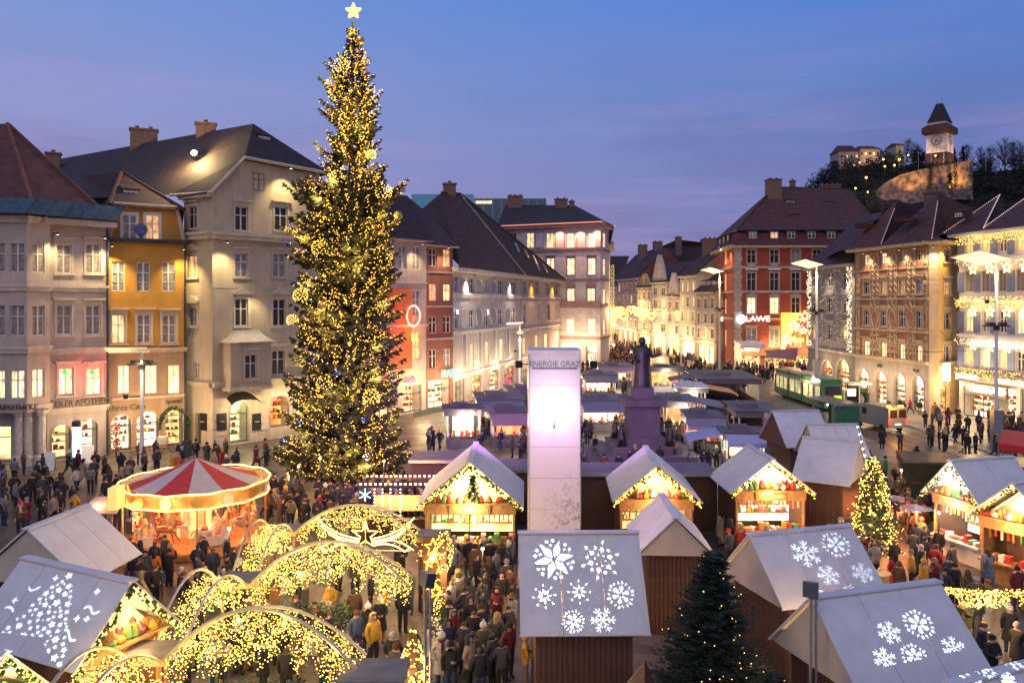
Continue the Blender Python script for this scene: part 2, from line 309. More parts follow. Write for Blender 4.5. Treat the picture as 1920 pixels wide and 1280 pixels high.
class Fac:
    """one straight wall face of building b, from photo column pl at depth dl to column pr at depth dr"""
    def __init__(s, b, pl, dl, pr, dr):
        s.b = b; s.A = P(pl, dl); s.B = P(pr, dr); u = s.B-s.A; s.W = u.length; s.u = u.normalized(); s.rz = atan2(s.u.y, s.u.x)
        s.loc = s.A-Vector(b.location); s.holes = []; s.nrm = Vector((-s.u.y, s.u.x, 0))
    def hit(s, px):
        rx = (px-960)/F; den = s.u.x-rx*s.u.y
        t = (rx*s.A.y-s.A.x)/den; return t, s.A.y+t*s.u.y
    def x(s, px): return s.hit(px)[0]
    def z(s, px, py): return ZP(py, s.hit(px)[1])
    def w(s, x, y, z): return s.A+s.u*x+s.nrm*y+Vector((0,0,z))      # world point from local
    def put(s, mb, name, mats, smooth=False): return mb.build(name, mats, s.b, s.loc, s.rz, smooth)
    def putm(s, me, name, x, y, z, mats=None, par=None):
        return inst(me, name, par or s.b, (s.w(x, y, z)-Vector(s.b.location)), s.rz, None, mats)
    def window(s, px, yt, yb, wpx=None, w=None, glass=None, fr=None, hood='flat', tr=None, style='four', refpx=None):
        x, d = s.hit(px); rp = refpx or px
        z0, z1 = s.z(rp, yb), s.z(rp, yt)
        w = w or abs(s.x(px+wpx/2)-s.x(px-wpx/2)); w = max(.5, round(w*20)/20); h = max(.5, round((z1-z0)*20)/20)
        fm, pm = win_meshes(w, h, fr or m_frame, style)
        s.holes.append((x-w/2, x+w/2, z0, z0+h))
        o = s.putm(fm, 'window', x, .13, z0)
        inst(pm, 'pane', o, None, 0, None, [glass or m_glass])
        if hood is not None: inst(sur_mesh(w, h, hood, tr or m_stone), 'window_surround', o, (0, -.13, 0))
        return o
    def row(s, pxs, yt, yb, wpx, glasses=None, refpx=None, **k):
        for i, px in enumerate(pxs):
            g = glasses[i % len(glasses)] if glasses else None
            s.window(px, yt, yb, wpx, glass=g, refpx=refpx, **k)
    def hole(s, x0, x1, z0, z1): s.holes.append((x0, x1, z0, z1))
    def arch_pts(s, x0, x1, z0, z1, n=10):
        r = (x1-x0)/2; c = (x0+x1)/2; rz_ = min(r, (z1-z0)*.5)
        return [(c+r*cos(pi*i/n), z1-rz_+rz_*sin(pi*i/n)) for i in range(n+1)]
    def shop(s, pl, pr, yt, yb=None, arch=True, wall=None, back=None, refpx=None, doors=1, depth=1.3, goods=True, frame=None, z0=None, trim=None):
        x0, x1 = s.x(pl), s.x(pr); rp = refpx or (pl+pr)/2
        z1 = s.z(rp, yt); z0 = max(.12, s.z(rp, yb)) if yb else (.12 if z0 is None else z0)
        s.hole(x0, x1, z0, z1)
        if arch:
            a = s.arch_pts(x0, x1, z0, z1); mb = MB(); zs = a[0][1]
            right = a[:6]; left = a[5:]
            mb.extr([(x1, z1), (x1, zs)][::-1]+[(p[0], p[1]) for p in right[1:]][0:0]+[], lambda u, v, t: (u, t, v), 0, .3) if False else None
            for k in range(len(a)-1):
                (ax, az), (bx, bz) = a[k], a[k+1]
                mb.hexa([(bx,0,bz),(ax,0,az),(ax,.3,az),(bx,.3,bz),(bx,0,z1+.001),(ax,0,z1+.001),(ax,.3,z1+.001),(bx,.3,z1+.001)])
            s.put(mb, 'arch_spandrel', wall or s.wallm)
            mb = MB(); pts = [(x1+.0, z0)]+a+[(x0, z0)]
            for k in range(len(pts)-1):
                (ax, az), (bx, bz) = pts[k], pts[k+1]; c = ((x0+x1)/2, z0); e = 1.07
                def o(q): return (c[0]+(q[0]-c[0])*e, q[1] if q[1] <= z0+.001 else c[1]+(q[1]-c[1])*1.04)
                A, B = o((ax, az)), o((bx, bz))
                mb.hexa([(bx,-.07,bz),(ax,-.07,az),(A[0],-.07,A[1]),(B[0],-.07,B[1]),(bx,.02,bz),(ax,.02,az),(A[0],.02,A[1]),(B[0],.02,B[1])])
            s.put(mb, 'arch_moulding', trim or m_stone)
        # glazed front, back wall that glows, side walls, shelves with goods
        mb = MB(); fy = .28; n = max(1, int((x1-x0)/1.1))
        for i in range(n+1):
            x = x0+(x1-x0)*i/n; x = min(max(x, x0+.04), x1-.04); mb.box(x-.035, x+.035, fy, fy+.07, z0, z1)
        mb.box(x0, x1, fy+.005, fy+.06, z0+(z1-z0)*.68, z0+(z1-z0)*.68+.07); mb.box(x0, x1, fy-.02, fy+.08, z0-.1, z0+.12)
        s.put(mb, 'shopfront_frame', frame or m_framed)
        mb = MB(); y1 = fy+depth
        mb.face([(x0,y1,z0),(x1,y1,z0),(x1,y1,z1),(x0,y1,z1)], 0)
        mb.face([(x0,.3,z0),(x0,y1,z0),(x0,y1,z1),(x0,.3,z1)], 1); mb.face([(x1,.3,z0),(x1,.3,z1),(x1,y1,z1),(x1,y1,z0)], 1); mb.face([(x0,.3,z1),(x0,y1,z1),(x1,y1,z1),(x1,.3,z1)], 0); mb.face([(x0,.3,z0),(x1,.3,z0),(x1,y1,z0),(x0,y1,z0)], 1)
        s.put(mb, 'shop_interior', [back or m_shop, m_stone])
        if goods:
            mb = MB()
            for zz in (.55, 1.15, 1.75, 2.3):
                if z0+zz > z1-.3: continue
                mb.box(x0+.1, x1-.1, y1-.45, y1-.05, z0+zz, z0+zz+.04, 0)
                x = x0+.15
                while x < x1-.3:
                    w = R.uniform(.1, .32)
                    if R.random() < .75: mb.box(x, x+w, y1-.4, y1-.15, z0+zz+.045, z0+zz+.045+R.uniform(.12, .42), R.randint(1, 5))
                    x += w+R.uniform(.03, .2)
            stuff(s.put(mb, 'shelf_goods', [m_woody]+m_goods))
        return x0, x1, z0, z1
    def wall(s, z1, m, z0=0, name='wall', thick=.35, poly=None, trimz=()):
        s.wallm = m
        X = sorted({0, s.W} | {min(max(v, 0), s.W) for h in s.holes for v in h[:2]}); Z = sorted({z0, z1} | {min(max(v, z0), z1) for h in s.holes for v in h[2:]})
        mb = MB()
        for j in range(len(Z)-1):
            za, zb = Z[j], Z[j+1]
            if zb-za < 1e-4: continue
            i = 0
            def solid(i): 
                c = ((X[i]+X[i+1])/2, (za+zb)/2); return not any(h[0] < c[0] < h[1] and h[2] < c[1] < h[3] for h in s.holes)
            while i < len(X)-1:
                if not solid(i): i += 1; continue
                k = i
                while k+1 < len(X)-1 and solid(k+1): k += 1
                mb.face([(X[i],0,za),(X[k+1],0,za),(X[k+1],0,zb),(X[i],0,zb)]); i = k+1
        for (a, b, c, d) in s.holes:
            t = thick
            mb.face([(a,0,c),(a,t,c),(b,t,c),(b,0,c)]); mb.face([(a,0,d),(b,0,d),(b,t,d),(a,t,d)]); mb.face([(a,0,c),(a,0,d),(a,t,d),(a,t,c)]); mb.face([(b,0,c),(b,t,c),(b,t,d),(b,0,d)])
        return s.put(mb, name, m)
    def band(s, z, h=.3, out=.2, m=None, name='cornice', x0=0, x1=None, e=0):
        mb = MB(); x1 = s.W if x1 is None else x1
        mb.box(x0-e, x1+e, -out, -.002, z, z+h*.55); mb.box(x0-e-.05, x1+e+.05, -out*1.35, -.004, z+h*.55+.002, z+h)
        return s.put(mb, name, m or m_stone)
    def text(s, t, px, py, hpx, m, ext=.06, y=-.12, name='sign_lettering', align='CENTER', wide=None, rz=0):
        c = bpy.data.curves.new(name, 'FONT'); c.body = t; c.align_x = align; c.align_y = 'CENTER'; c.extrude = ext; c.resolution_u = 2
        x, d = s.hit(px); c.size = hpx*d/F*1.35; c.materials.append(m)
        o = bpy.data.objects.new(name, c); COL.objects.link(o); o.parent = s.b
        o.location = s.w(x, y, s.z(px, py))-Vector(s.b.location); o.rotation_euler = (pi/2, 0, s.rz)
        if wide: o.scale = (wide, 1, 1)
        return o
    def spot(s, px, py, e=120, col=(1,.70,.34), down=True, out=1.35, size=100, body=True):
        x, d = s.hit(px); z = s.z(px, py); p = s.w(x, -out, z)-Vector(s.b.location)
        if body:
            mb = MB(); mb.tube([(0,out,0),(0,out*.5,.12),(0,.05,.05)], .025, 5); mb.lathe([(.02,.12),(.09,.10),(.13,-.08),(.12,-.08)], 8, 0); mb.lathe([(.001,-.07),(.115,-.075)], 8, 1)
            inst(mb.mesh('wall_light', [m_iron, m_lampw]), 'wall_light', s.b, p, s.rz)
        l = lamp('wall_light_lamp', p+Vector((0,0,-.12)), e, col, s.b, 'SPOT', .06, None, radians(size), .8)
        dn = (s.nrm*.28)+Vector((0,0,-1)); l.rotation_euler = dn.to_track_quat('-Z', 'Y').to_euler(); return l
def tile(name, col, per=.28): return mat(name, col, .8, 0, .35, 1.3, bands=(2, per, .45))
m_tile = tile('dark red roof tiles', (.095,.035,.028)); m_tiled = tile('dark brown roof tiles', (.050,.026,.022)); m_tilep = tile('purple brown roof tiles', (.070,.032,.030)); m_tilev = tile('blackish roof tiles', (.042,.025,.023))
m_copper = mat('green copper', (.045,.085,.10), .5, .2, .3, 2, bands=(0, .7, .4))
m_brick = mat('chimney plaster', (.20,.12,.09), .85, 0, .3, 4, .3)
m_goods = [mat('goods %s' % n, c, .5, 0, .2, 5) for n, c in (('red', (.5,.05,.04)), ('white', (.7,.68,.6)), ('green', (.08,.2,.08)), ('brown', (.2,.1,.05)), ('gold', (.6,.4,.1)))]
def roofmesh(b, name, pts, faces, m, thick=None, smooth=False):
    o0 = Vector(b.location); mb = MB()
    for f in faces:
        q = [Vector(pts[i])-o0 for i in f]; mb.face(q)
    return mb.build(name, m, b)
def ridge_tiles(b, a, c, m, r=.16, name='ridge_tiles'):
    o0 = Vector(b.location); mb = MB(); mb.tube([Vector(a)-o0, Vector(c)-o0], r, 6); return mb.build(name, m, b)
def chimney(b, p, w, l, h, rz=0, m=None, name='chimney'):
    mb = MB(); mb.box(-w/2, w/2, -l/2, l/2, -4, h); mb.box(-w/2-.12, w/2+.12, -l/2-.12, l/2+.12, h, h+.18)
    n = max(1, int(w/1.0))
    for i in range(n):
        x = -w/2+w*(i+.5)/n; mb.box(x-.18, x+.18, -.2, .2, h+.185, h+.5)
    return mb.build(name, m or m_brick, b, Vector(p)-Vector(b.location), rz)
def dormer(b, p, w, h, dep, rz, lit=None, m=None, fr=None, name='dormer'):
    mb = MB(); mb.box(-w/2-.12, w/2+.12, .02, dep, -.1, h, 0); mb.slab([(-w/2-.25,-.15,h+.02),(w/2+.25,-.15,h+.02),(w/2+.25,dep*1.6,h+.45),(-w/2-.25,dep*1.6,h+.45)], .1, 1)
    o = mb.build(name, [m or m_white, m_tiled], b, Vector(p)-Vector(b.location), rz)
    fm, pm = win_meshes(w*.8, h*.8, fr or m_white, 'four'); wn = inst(fm, 'window', o, (0, -.07, h*.08)); inst(pm, 'pane', wn, None, 0, None, [lit or m_glass]); 
    return o
def eave(f, z, out=.7, m=None, h=.25, e=.4, gut=True, name='eave'):
    mb = MB(); mb.box(-e, f.W+e, -out, -.002, z-h, z, 0)
    if gut: mb.tube([(-e, -out-.07, z-.02), (f.W+e, -out-.07, z-.02)], .08, 6, 1)
    return f.put(mb, name, [m or m_stone, m_dmetal])
def downpipe(f, px, z1):
    x, d = f.hit(px); mb = MB(); mb.tube([(x,-.15,0),(x,-.15,z1)], .07, 6); return f.put(mb, 'downpipe', m_dmetal)
def building(label, px, d, grp=None): return root('building', label, 'building', P(px, d), 0, grp)
def stucco(n, c, v=.14): return mat(n, c, .88, 0, v, .9, .12, 14, streak=.11)
def garl(mb, a, c, n, drop, r, sag=0, mi=0, jy=.1):
    a = Vector(a); c = Vector(c)
    for i in range(n):
        t = R.random(); p = a.lerp(c, t); mb.octa((p.x+R.uniform(-.04,.04), p.y+R.uniform(-jy,jy), p.z-sag*4*t*(1-t)-R.uniform(0, drop)), r, mi)
def festoon(f, xa, xb, z, drop, n, r=.045, m=None, y=-.25, name='icicle_lights'):
    mb = MB(); garl(mb, (xa,y,z), (xb,y,z), n, drop, r, 0, 0, .08); return stuff(f.put(mb, name, m or m_bulby))
def star_mesh(r, d=.05):
    mb = MB(); pts = [((r if i % 2 == 0 else r*.42)*sin(pi*i/5), (r if i % 2 == 0 else r*.42)*cos(pi*i/5)) for i in range(10)]
    for i in range(10):
        a, c = pts[i], pts[(i+1)%10]; mb.tube([(a[0],0,a[1]),(c[0],0,c[1])], d, 5)
    return mb.mesh('light_star', m_tube)

# ================================================================ pharmacy house, far left
b = building('grey corner house with oriel tower, steep red tiled roof and pharmacy lettering', 85, 59.4)
m_w1 = stucco('grey lilac stucco', (.44,.385,.34)); m_w1b = stucco('pale grey stucco', (.54,.47,.39))
f = Fac(b, 88, 59.6, 202, 62.6)
f.wallm = m_w1
f.row([120, 175], 458, 512, 27, [m_curt, m_curt], hood='flat', tr=m_w1b)
f.row([120, 175], 572, 627, 27, [m_curt, m_curt], hood='flat', tr=m_w1b)
f.row([124, 176], 690, 740, 27, [m_lit2, m_lit2], hood='flat', tr=m_w1b)
f.shop(97, 134, 796, arch=True, back=m_shop); f.shop(150, 184, 786, 850, arch=True, back=m_shopw)
ez = f.z(150, 412)
f.wall(ez, m_w1)
for yy, o in ((546, .18), (663, .18), (772, .2)): f.band(f.z(150, yy), .45, o, m_w1b)
eave(f, ez, .9, m_w1b, .5); downpipe(f, 200, ez)
f.text('ADLER APOTHEKE', 151, 754, 11.5, m_framed, wide=.84, y=-.3)
mb = MB(); x, d = f.hit(165); zq = f.z(165, 692)
mb.box(-.07,.07,-1.6,-.3,.02,.5,0); mb.box(-.5,.5,-1.5,-1.35,.15,.32,0); mb.tube([(0,0,.6),(0,-1,.62)], .03, 5, 1)
f.putm(mb.mesh('neon_sign', [emit('red neon', (1,.04,.03), 7), m_iron]), 'neon_sign', x, 0, zq)
lamp('neon_glow', f.w(x,-1.6,zq), 60, (1,.1,.08), None, 'POINT', .1)
for px in (121, 173):
    x, d = f.hit(px); z = f.z(px, 697); mb = MB(); mb.box(-.07,.07,0,.02,-.22,.22); mb.box(-.22,-.075,0,.02,-.07,.07); mb.box(.075,.22,0,.02,-.07,.07)
    f.putm(mb.mesh('green_cross', emit('green sign', (.02,.5,.12), 1.0)), 'green_cross', x, .10, z)
f.spot(98, 440, 200); f.spot(186, 447, 200)
for px in (115, 166): lamp('shop_lamp', f.w(f.x(px), -3.0, 3.4), 40, WARM2, None, 'POINT', .25)
ez1 = ez
# front face and the oriel
f2 = Fac(b, -150, 58.6, 87, 59.4); f2.wallm = m_w1
f2.shop(-30, 20, 800, arch=False, back=m_shop, goods=False)
f2.wall(ez, m_w1); eave(f2, ez, .9, m_w1b, .5)
cx_, cy_ = f2.hit(34)[0], 0
zo0 = ZP(768, 58); prof = [(-2.35, 0), (-1.35, -1.5), (1.35, -1.5), (2.25, 0)]
wpts = [f2.w(cx_+a, q, 0) for a, q in prof]
for i in range(3):
    A_, B_ = wpts[i], wpts[i+1]
    g = Fac.__new__(Fac); g.b = b; g.A = A_; g.B = B_; uu = B_-A_; g.W = uu.length; g.u = uu.normalized(); g.rz = atan2(g.u.y, g.u.x); g.loc = A_-Vector(b.location); g.holes = []; g.nrm = Vector((-g.u.y, g.u.x, 0)); g.wallm = m_w1
    xs = [.68, 2.02] if i == 1 else [g.W/2]
    for xw in xs:
        for (yt, yb, gl) in ((455, 510, m_curt), (572, 630, m_curt), (694, 748, m_lit2)):
            z0, z1 = ZP(yb, 57.5), ZP(yt, 57.5); ww = 1.0 if i == 1 else .9; h = round((z1-z0)*20)/20
            fm, pm = win_meshes(ww, h, m_frame, 'four'); g.holes.append((xw-ww/2, xw+ww/2, z0, z0+h)); o = g.putm(fm, 'window', xw, .12, z0); inst(pm, 'pane', o, None, 0, None, [gl])
    g.wall(ez, m_w1, z0=zo0)
    for yy in (545, 663, 774): g.band(ZP(yy, 57.5), .5, .16, m_w1b, e=.06)
    if i == 1: g.text('APOTHEKE', 38, 762, 10.5, m_framed, y=-.32)
    g.band(ez-.55, .5, .25, m_w1b, e=.1)
mb = MB(); mb.face([(p-Vector(b.location))+Vector((0,0,zo0)) for p in wpts]); mb.build('oriel_soffit', m_w1b, b)
for q, px in enumerate((36, 54, 78)):   # piers under the oriel
    p = P(px, 58.2+.2*q)-Vector(b.location); mb = MB(); mb.lathe([(.5,0),(.5,.7),(.3,.8),(.3,3.6),(.5,3.9),(.5,4.1)], 8); mb.build('pier', m_stone, b, p)
ap = PZ(14, 232, 66); rl = PZ(-260, 236, 70); e1 = f2.w(-.5, -.9, ez); e2 = f.A+Vector((-.1,-1.1,ez)); e3 = f.w(f.W+.2, -.7, ez); e4 = f.w(f.W+.2, 16, ez)
roofmesh(b, 'roof', [ap, rl, e1, e2, e3, e4], [(2,3,0,1), (3,4,0), (4,5,0)], m_tile)
ridge_tiles(b, ap, e3, m_tile); ridge_tiles(b, ap, e2, tile('ridge red', (.20,.07,.05)))
sk = [f2.w(cx_-3.2, -1.5, ez+.02), f2.w(cx_-1.6, -2.6, ez+.02), f2.w(cx_+1.7, -2.6, ez+.02), f.w(.6, -1.3, ez+.02), f.w(f.W+.3, -1.0, ez+.02)]
sk2 = [p+Vector((0,1.5,1.25)) for p in sk]; mb = MB(); o0 = Vector(b.location)
for i in range(4): mb.face([sk[i]-o0, sk[i+1]-o0, sk2[i+1]-o0, sk2[i]-o0])
mb.build('copper_skirt', m_copper, b)
# ================================================================ yellow house
b = building('narrow ochre yellow house with white window frames and a half hipped gable', 203, 63.2)
m_y = stucco('ochre stucco', (.48,.25,.045)); m_yb = stucco('tan rusticated stucco', (.40,.27,.16)); m_cream = stucco('cream stucco', (.55,.45,.32))
f = Fac(b, 204, 63.2, 347, 66.4); f.wallm = m_y
f.row([222, 269, 316], 491, 546, 25, [m_curt], hood=None, tr=m_white, fr=m_white, style='six')
f.row([222, 270, 317], 590, 643, 25, [m_lit, m_curt, m_curt], hood='flat', tr=m_cream, fr=m_white, style='six')
f.row([232, 283, 326], 685, 738, 22, [m_lit2], hood=None, fr=m_white)
f.shop(208, 246, 778, arch=True, back=m_shopw); f.shop(256, 298, 772, arch=True, back=m_shopw); f.shop(310, 343, 766, arch=True, back=m_lit)
zc = f.z(270, 456); f.wallm = m_y
zt = f.z(270, 661); hs = f.holes; f.holes = [h for h in hs if h[2] > zt]; f.wall(zc, m_y, z0=zt); f.holes = [h for h in hs if h[2] < zt]; f.wall(zt, m_yb); f.holes = hs
f.band(zc, .35, .4, m_dmetal, e=.1); f.band(zt, .35, .25, m_cream, e=.1); f.band(f.z(270, 747), .2, .15, m_cream)
zg = f.z(270, 385); mb = MB()
f3h = []
xg = [f.x(p) for p in (206, 345, 332, 214)]
yb_ = zc+.36
mb.extr([(xg[0], yb_), (xg[1], yb_), (xg[2], zg), (xg[3], zg)], lambda u, v, t: (u, t, v), .12, .9); f.put(mb, 'gable_wall', m_y)
mb = MB(); 
for a, c in ((0,3),(1,2)): mb.tube([(xg[a],.05,yb_),(xg[c],.05,zg)], .16, 4)
mb.tube([(xg[3],.05,zg),(xg[2],.05,zg)], .16, 4); f.put(mb, 'gable_border', m_cream)
for px, gl in ((243, m_curt), (286, m_lit3)):
    x = f.x(px); fm, pm = win_meshes(1.05, 2.0, m_white, 'six'); z0 = f.z(px, 449); o = f.putm(fm, 'window', x, .0, z0); inst(pm, 'pane', o, None, 0, None, [gl]); inst(sur_mesh(1.05, 2.0, None, m_white), 'window_surround', o, (0,.1,0))
mb = MB(); mb.lathe([(.001,0),(.45,0),(.5,.06),(.45,.1),(.001,.1)], 16); o = f.putm(mb.mesh('round_plaque', mat('blue plaque', (.08,.1,.3), .5, var=.5, vs=2)), 'round_plaque', f.x(264.5), .05, f.z(264, 430)); o.rotation_euler = (pi/2, 0, f.rz)
rid = PZ(228, 322, 71); rid2 = PZ(150, 330, 82); el = f.w(xg[3]-.4, -.4, zg-.1); er = f.w(xg[2]+.5, -.4, zg-.2); erb = f.w(f.W, 2, zc); bl = f.w(-.6, .2, zc); bb = f.w(-.6, 20, zc); brr = f.w(f.W+.3, 20, zc)
roofmesh(b, 'roof', [rid, rid2, el, er, erb, bl, bb, brr], [(2,3,0), (3,4,7,1,0), (2,0,1,6,5)], m_tiled)
ridge_tiles(b, rid, el, m_tile); ridge_tiles(b, rid, er, m_tiled)
dormer(b, f.w(f.x(256), 2.6, f.z(256, 366)), .9, .7, .8, f.rz, None, m_white)
f.text('Altres Cafe', 236, 764, 12, m_framed, wide=.9); f.text('Spezial', 325, 752, 8, m_framed)
f.spot(206, 462, 260, (1,.74,.3)); f.spot(338, 468, 260, (1,.74,.3)); downpipe(f, 346, zc)
for px in (228, 278, 326): lamp('shop_lamp', f.w(f.x(px), -3.0, 3.2), 60, WARM2, None, 'POINT', .25)
mb = MB()
cxw, zw = f.x(325), 1.2
for k in range(260):
    a = R.uniform(-.15, pi+.15); rr = 1.25+R.uniform(-.14,.14); mb.octa((cxw+rr*cos(a)*.85, -.12+R.uniform(-.1,.1), zw+.6+rr*sin(a)*1.15), R.uniform(.03,.1))
stuff(f.put(mb, 'door_wreath', m_green2))
# ================================================================ beige house with the big roof
b = building('tall beige corner house with big dark roof, curved gable line and bay window', 398, 65.5)
m_bg = stucco('beige stucco', (.50,.42,.29)); m_bg2 = stucco('pale rusticated stucco', (.56,.48,.36))
f = Fac(b, 398, 65.5, 600, 73.5); f.wallm = m_bg
f.row([453, 527], 388, 432, 24, [m_glass], hood='flat', tr=m_bg2, fr=m_frame)
f.row([453, 524], 476, 519, 24, [m_curt], hood='flat', tr=m_bg2)
f.row([453, 524], 561, 611, 24, [m_glass], hood='ped', tr=m_bg2)
f.row([522], 657, 702, 24, [m_glass], hood='flat', tr=m_bg2)
f.window(485, 324, 358, 21, glass=m_wood, hood=None, fr=mat('shutter paint', (.24,.13,.09), .6)); f.window(566, 337, 370, 21, glass=m_wood, hood=None, fr=MATS['shutter paint'])
f.shop(431, 467, 752, arch=True, back=emit('greenish shop light wall', (.9,1,.5), 1.7, .5, 1.0)); f.shop(507, 545, 742, 800, arch=True, back=emit('orange shop light wall', (1,.32,.09), 1.6, .5, 1.0)); f.shop(556, 590, 742, 795, arch=True, back=m_shop)
zr_ = f.z(398, 362); zmid = f.z(398, 447); zl = f.z(398, 727)
hs = f.holes
f.holes = [h for h in hs if h[2] >= zl-.5 and h[3] <= zr_+.1]; f.wall(zr_, m_bg, z0=zl); f.holes = [h for h in hs if h[2] < zl-.5]; f.wall(zl, m_bg2)
xa, xb = f.x(455), f.W; za = f.z(455, 300); zb2 = f.z(600, 327)
xs_ = [(0, zr_+.003), (xb, zr_+.003), (xb, zb2), (xa, za), (f.x(425), f.z(425, 334))]
mb = MB(); mb.extr(xs_, lambda u, v, t: (u, t, v), 0, .4); f.put(mb, 'gable_wall', m_bg)
for hx in [h for h in hs if h[3] > zr_+.1]:   # top windows sit proud of the gable wall
    pass
for o in [o for o in b.children if o.name.startswith('window') and (o.location+Vector(b.location)).z > zr_-.3]: o.location = o.location+(-f.nrm*.16)
f.band(zmid, .6, .45, m_bg2); f.band(zl, .4, .3, m_bg2)
f.band(zr_-8.3 if False else f.z(420, 541), .01, .02, m_bg2)
fb = Fac(b, 345, 67.8, 398, 65.5); fb.wallm = m_bg
fb.row([361], 388, 428, 18, [m_glass], hood='flat', tr=m_bg2); fb.row([361], 479, 520, 18, [m_lit3], hood='ped', tr=m_bg2); fb.row([361], 577, 611, 18, [m_curt], hood='arch', tr=m_bg2); fb.row([368], 678, 710, 12, [m_curt], hood=None)
fb.shop(366, 377, 775, arch=False, back=m_lit)
fb.wall(zr_, m_bg); fb.band(zmid, .6, .45, m_bg2); fb.band(zl, .4, .3, m_bg2); eave(fb, zr_, .5, m_bg2, .3, .1)
# bay window
bx0, bx1 = f.x(418), f.x(494); zb0, zb1 = f.z(456, 722), f.z(456, 640)
mb = MB(); wz0, wz1 = f.z(456, 708), f.z(456, 664); wx0, wx1 = f.x(456)-.55, f.x(456)+.55
for q in ((bx0,wx0,zb0,zb1),(wx1,bx1,zb0,zb1),(wx0,wx1,zb0,wz0),(wx0,wx1,wz1,zb1)): mb.box(q[0],q[1],-1.2,-1.0,q[2],q[3])
mb.box(bx0,bx0+.2,-1.0,0,zb0,zb1); mb.box(bx1-.2,bx1,-1.0,0,zb0,zb1); mb.box(bx0-.1,bx1+.1,-1.3,0,zb0-.3,zb0)
f.put(mb, 'bay', m_bg)
h = round((wz1-wz0)*20)/20; fm, pm = win_meshes(1.1, h, m_frame, 'four'); o = f.putm(fm, 'window', f.x(456), -1.12, wz0); inst(pm, 'pane', o); inst(sur_mesh(1.1, h, 'flat', m_bg2), 'window_surround', o, (0,-.09,0))
mb = MB(); zt_ = f.z(456, 619)
for k in range(5):
    t0, t1 = k/5, (k+1)/5; g0 = lambda t: (1-t)**1.6
    a0, a1 = .25+.0, 0
    def ring(t): i = 1.0*(1-(1-t)**1.8); return [(bx0-.3+i,-1.5+i*.9,zb1+(zt_-zb1)*t),(bx1+.3-i,-1.5+i*.9,zb1+(zt_-zb1)*t),(bx1+.3-i,0,zb1+(zt_-zb1)*t),(bx0-.3+i,0,zb1+(zt_-zb1)*t)]
    mb.hexa(ring(t0)+ring(t1))
f.put(mb, 'bay_roof', m_sheetg)
# rusticated courses on the ground floor
mb = MB(); cuts = sorted([h for h in hs if h[2] < zl-.5])
for k in range(7):
    z = .9+k*.62
    if z > zl-.4: break
    x = 0
    for h in cuts+[(f.W, f.W, 0, 99)]:
        if z < h[3]+.35: 
            if h[0]-.2 > x: mb.box(x+.0, h[0]-.2, -.05, -.003, z, z+.54)
            x = h[1]+.2
f.put(mb, 'stone_courses', m_bg2)
pk = PZ(475, 232, 74); pb = PZ(112, 298, 92); e0 = f.w(-.3, -.3, zr_); eg = f.w(xa-.1, -.5, za+.15); er = f.w(f.W+.8, -.6, zb2+.1); el = PZ(318, 366, 67.5); ell = PZ(60, 375, 78); back = f.w(f.W+2, 18, zr_+2)
roofmesh(b, 'roof', [pk, pb, e0, eg, er, el, ell, back], [(0,3,4), (0,1,6,5,2,3), (0,4,7), (0,7,1)], m_tilev)
mb = MB(); o0 = Vector(b.location); mb.tube([e0-o0, eg-o0, er-o0], .15, 4); mb.tube([el-o0, e0-o0], .12, 4); mb.build('eave_board', m_bg2, b)
chimney(b, PZ(270, 262, 84), 2.6, 1.2, .9, .4); chimney(b, PZ(386, 250, 78), 1.8, 1.0, .8, .4); chimney(b, PZ(100, 300, 88), 1.4, 1.0, .6, .4)
for px, py, d in ((497, 268, 72.5),): dormer(b, PZ(px, py, d), .9, .6, .8, f.rz, None, m_white)
f.spot(529, 318, 260, (1,.76,.36)); f.spot(470, 540, 110, (1,.76,.4), body=False); f.spot(411, 455, 240, (1,.76,.4)); fb.spot(352, 470, 150, (1,.7,.3))
for px, e in ((449, 80), (525, 80), (572, 50)): lamp('shop_lamp', f.w(f.x(px), -1.5, 3.0), e, WARM2, None, 'POINT', .25)
for px, ff in ((383, fb), (415, f), (480, f)):
    mb = MB(); mb.box(-.42,.42,-.06,0,-.7,.7,0); mb.lathe([(.001,0),(.2,.0),(.2,.02),(.001,.02)], 12, 1, (0,-.08,0)); q = ff.putm(mb.mesh('wall_sign', [m_black, m_white]), 'wall_sign', ff.x(px), -.06, ff.z(px, 790))
x, d = f.hit(449); mb = MB()
for k in range(5):
    a0, a1 = pi*k/5, pi*(k+1)/5; mb.slab([(x+1.2*cos(a0),-.1,3.9+.5*sin(a0)),(x+1.2*cos(a1),-.1,3.9+.5*sin(a1)),(x+1.3*cos(a1),-1.1,3.5+.3*sin(a1)),(x+1.3*cos(a0),-1.1,3.5+.3*sin(a0))], .05)
f.put(mb, 'awning', m_dmetal)
# lamp on the big roof (bright)
p = PZ(366, 288, 71.0); o = root('roof_floodlight', 'blazing round floodlight in front of the big dark roof', 'light', p)
mb = MB(); mb.lathe([(.001,0),(.30,.0),(.34,.14),(.2,.34),(.001,.36)], 14, 0); oo = mb.build('housing', m_iron, o); oo.rotation_euler = (pi/2, 0, 0); oo.rotation_euler = (pi/2+.2, 0, 0)
mb = MB(); mb.ball((0,-.15,0), .28, 0, 14, 8); mb.build('lens', emit('floodlight lens', (1,.8,.42), 30), o)
mb = MB(); mb.tube([(0,.3,0),(0,.6,-1.2),(0,2.6,-1.9)], .05, 6); mb.build('bracket', m_iron, o)
lamp('floodlight_lamp', p+Vector((0,-.9,0)), 700, (1,.70,.30), None, 'POINT', .2)
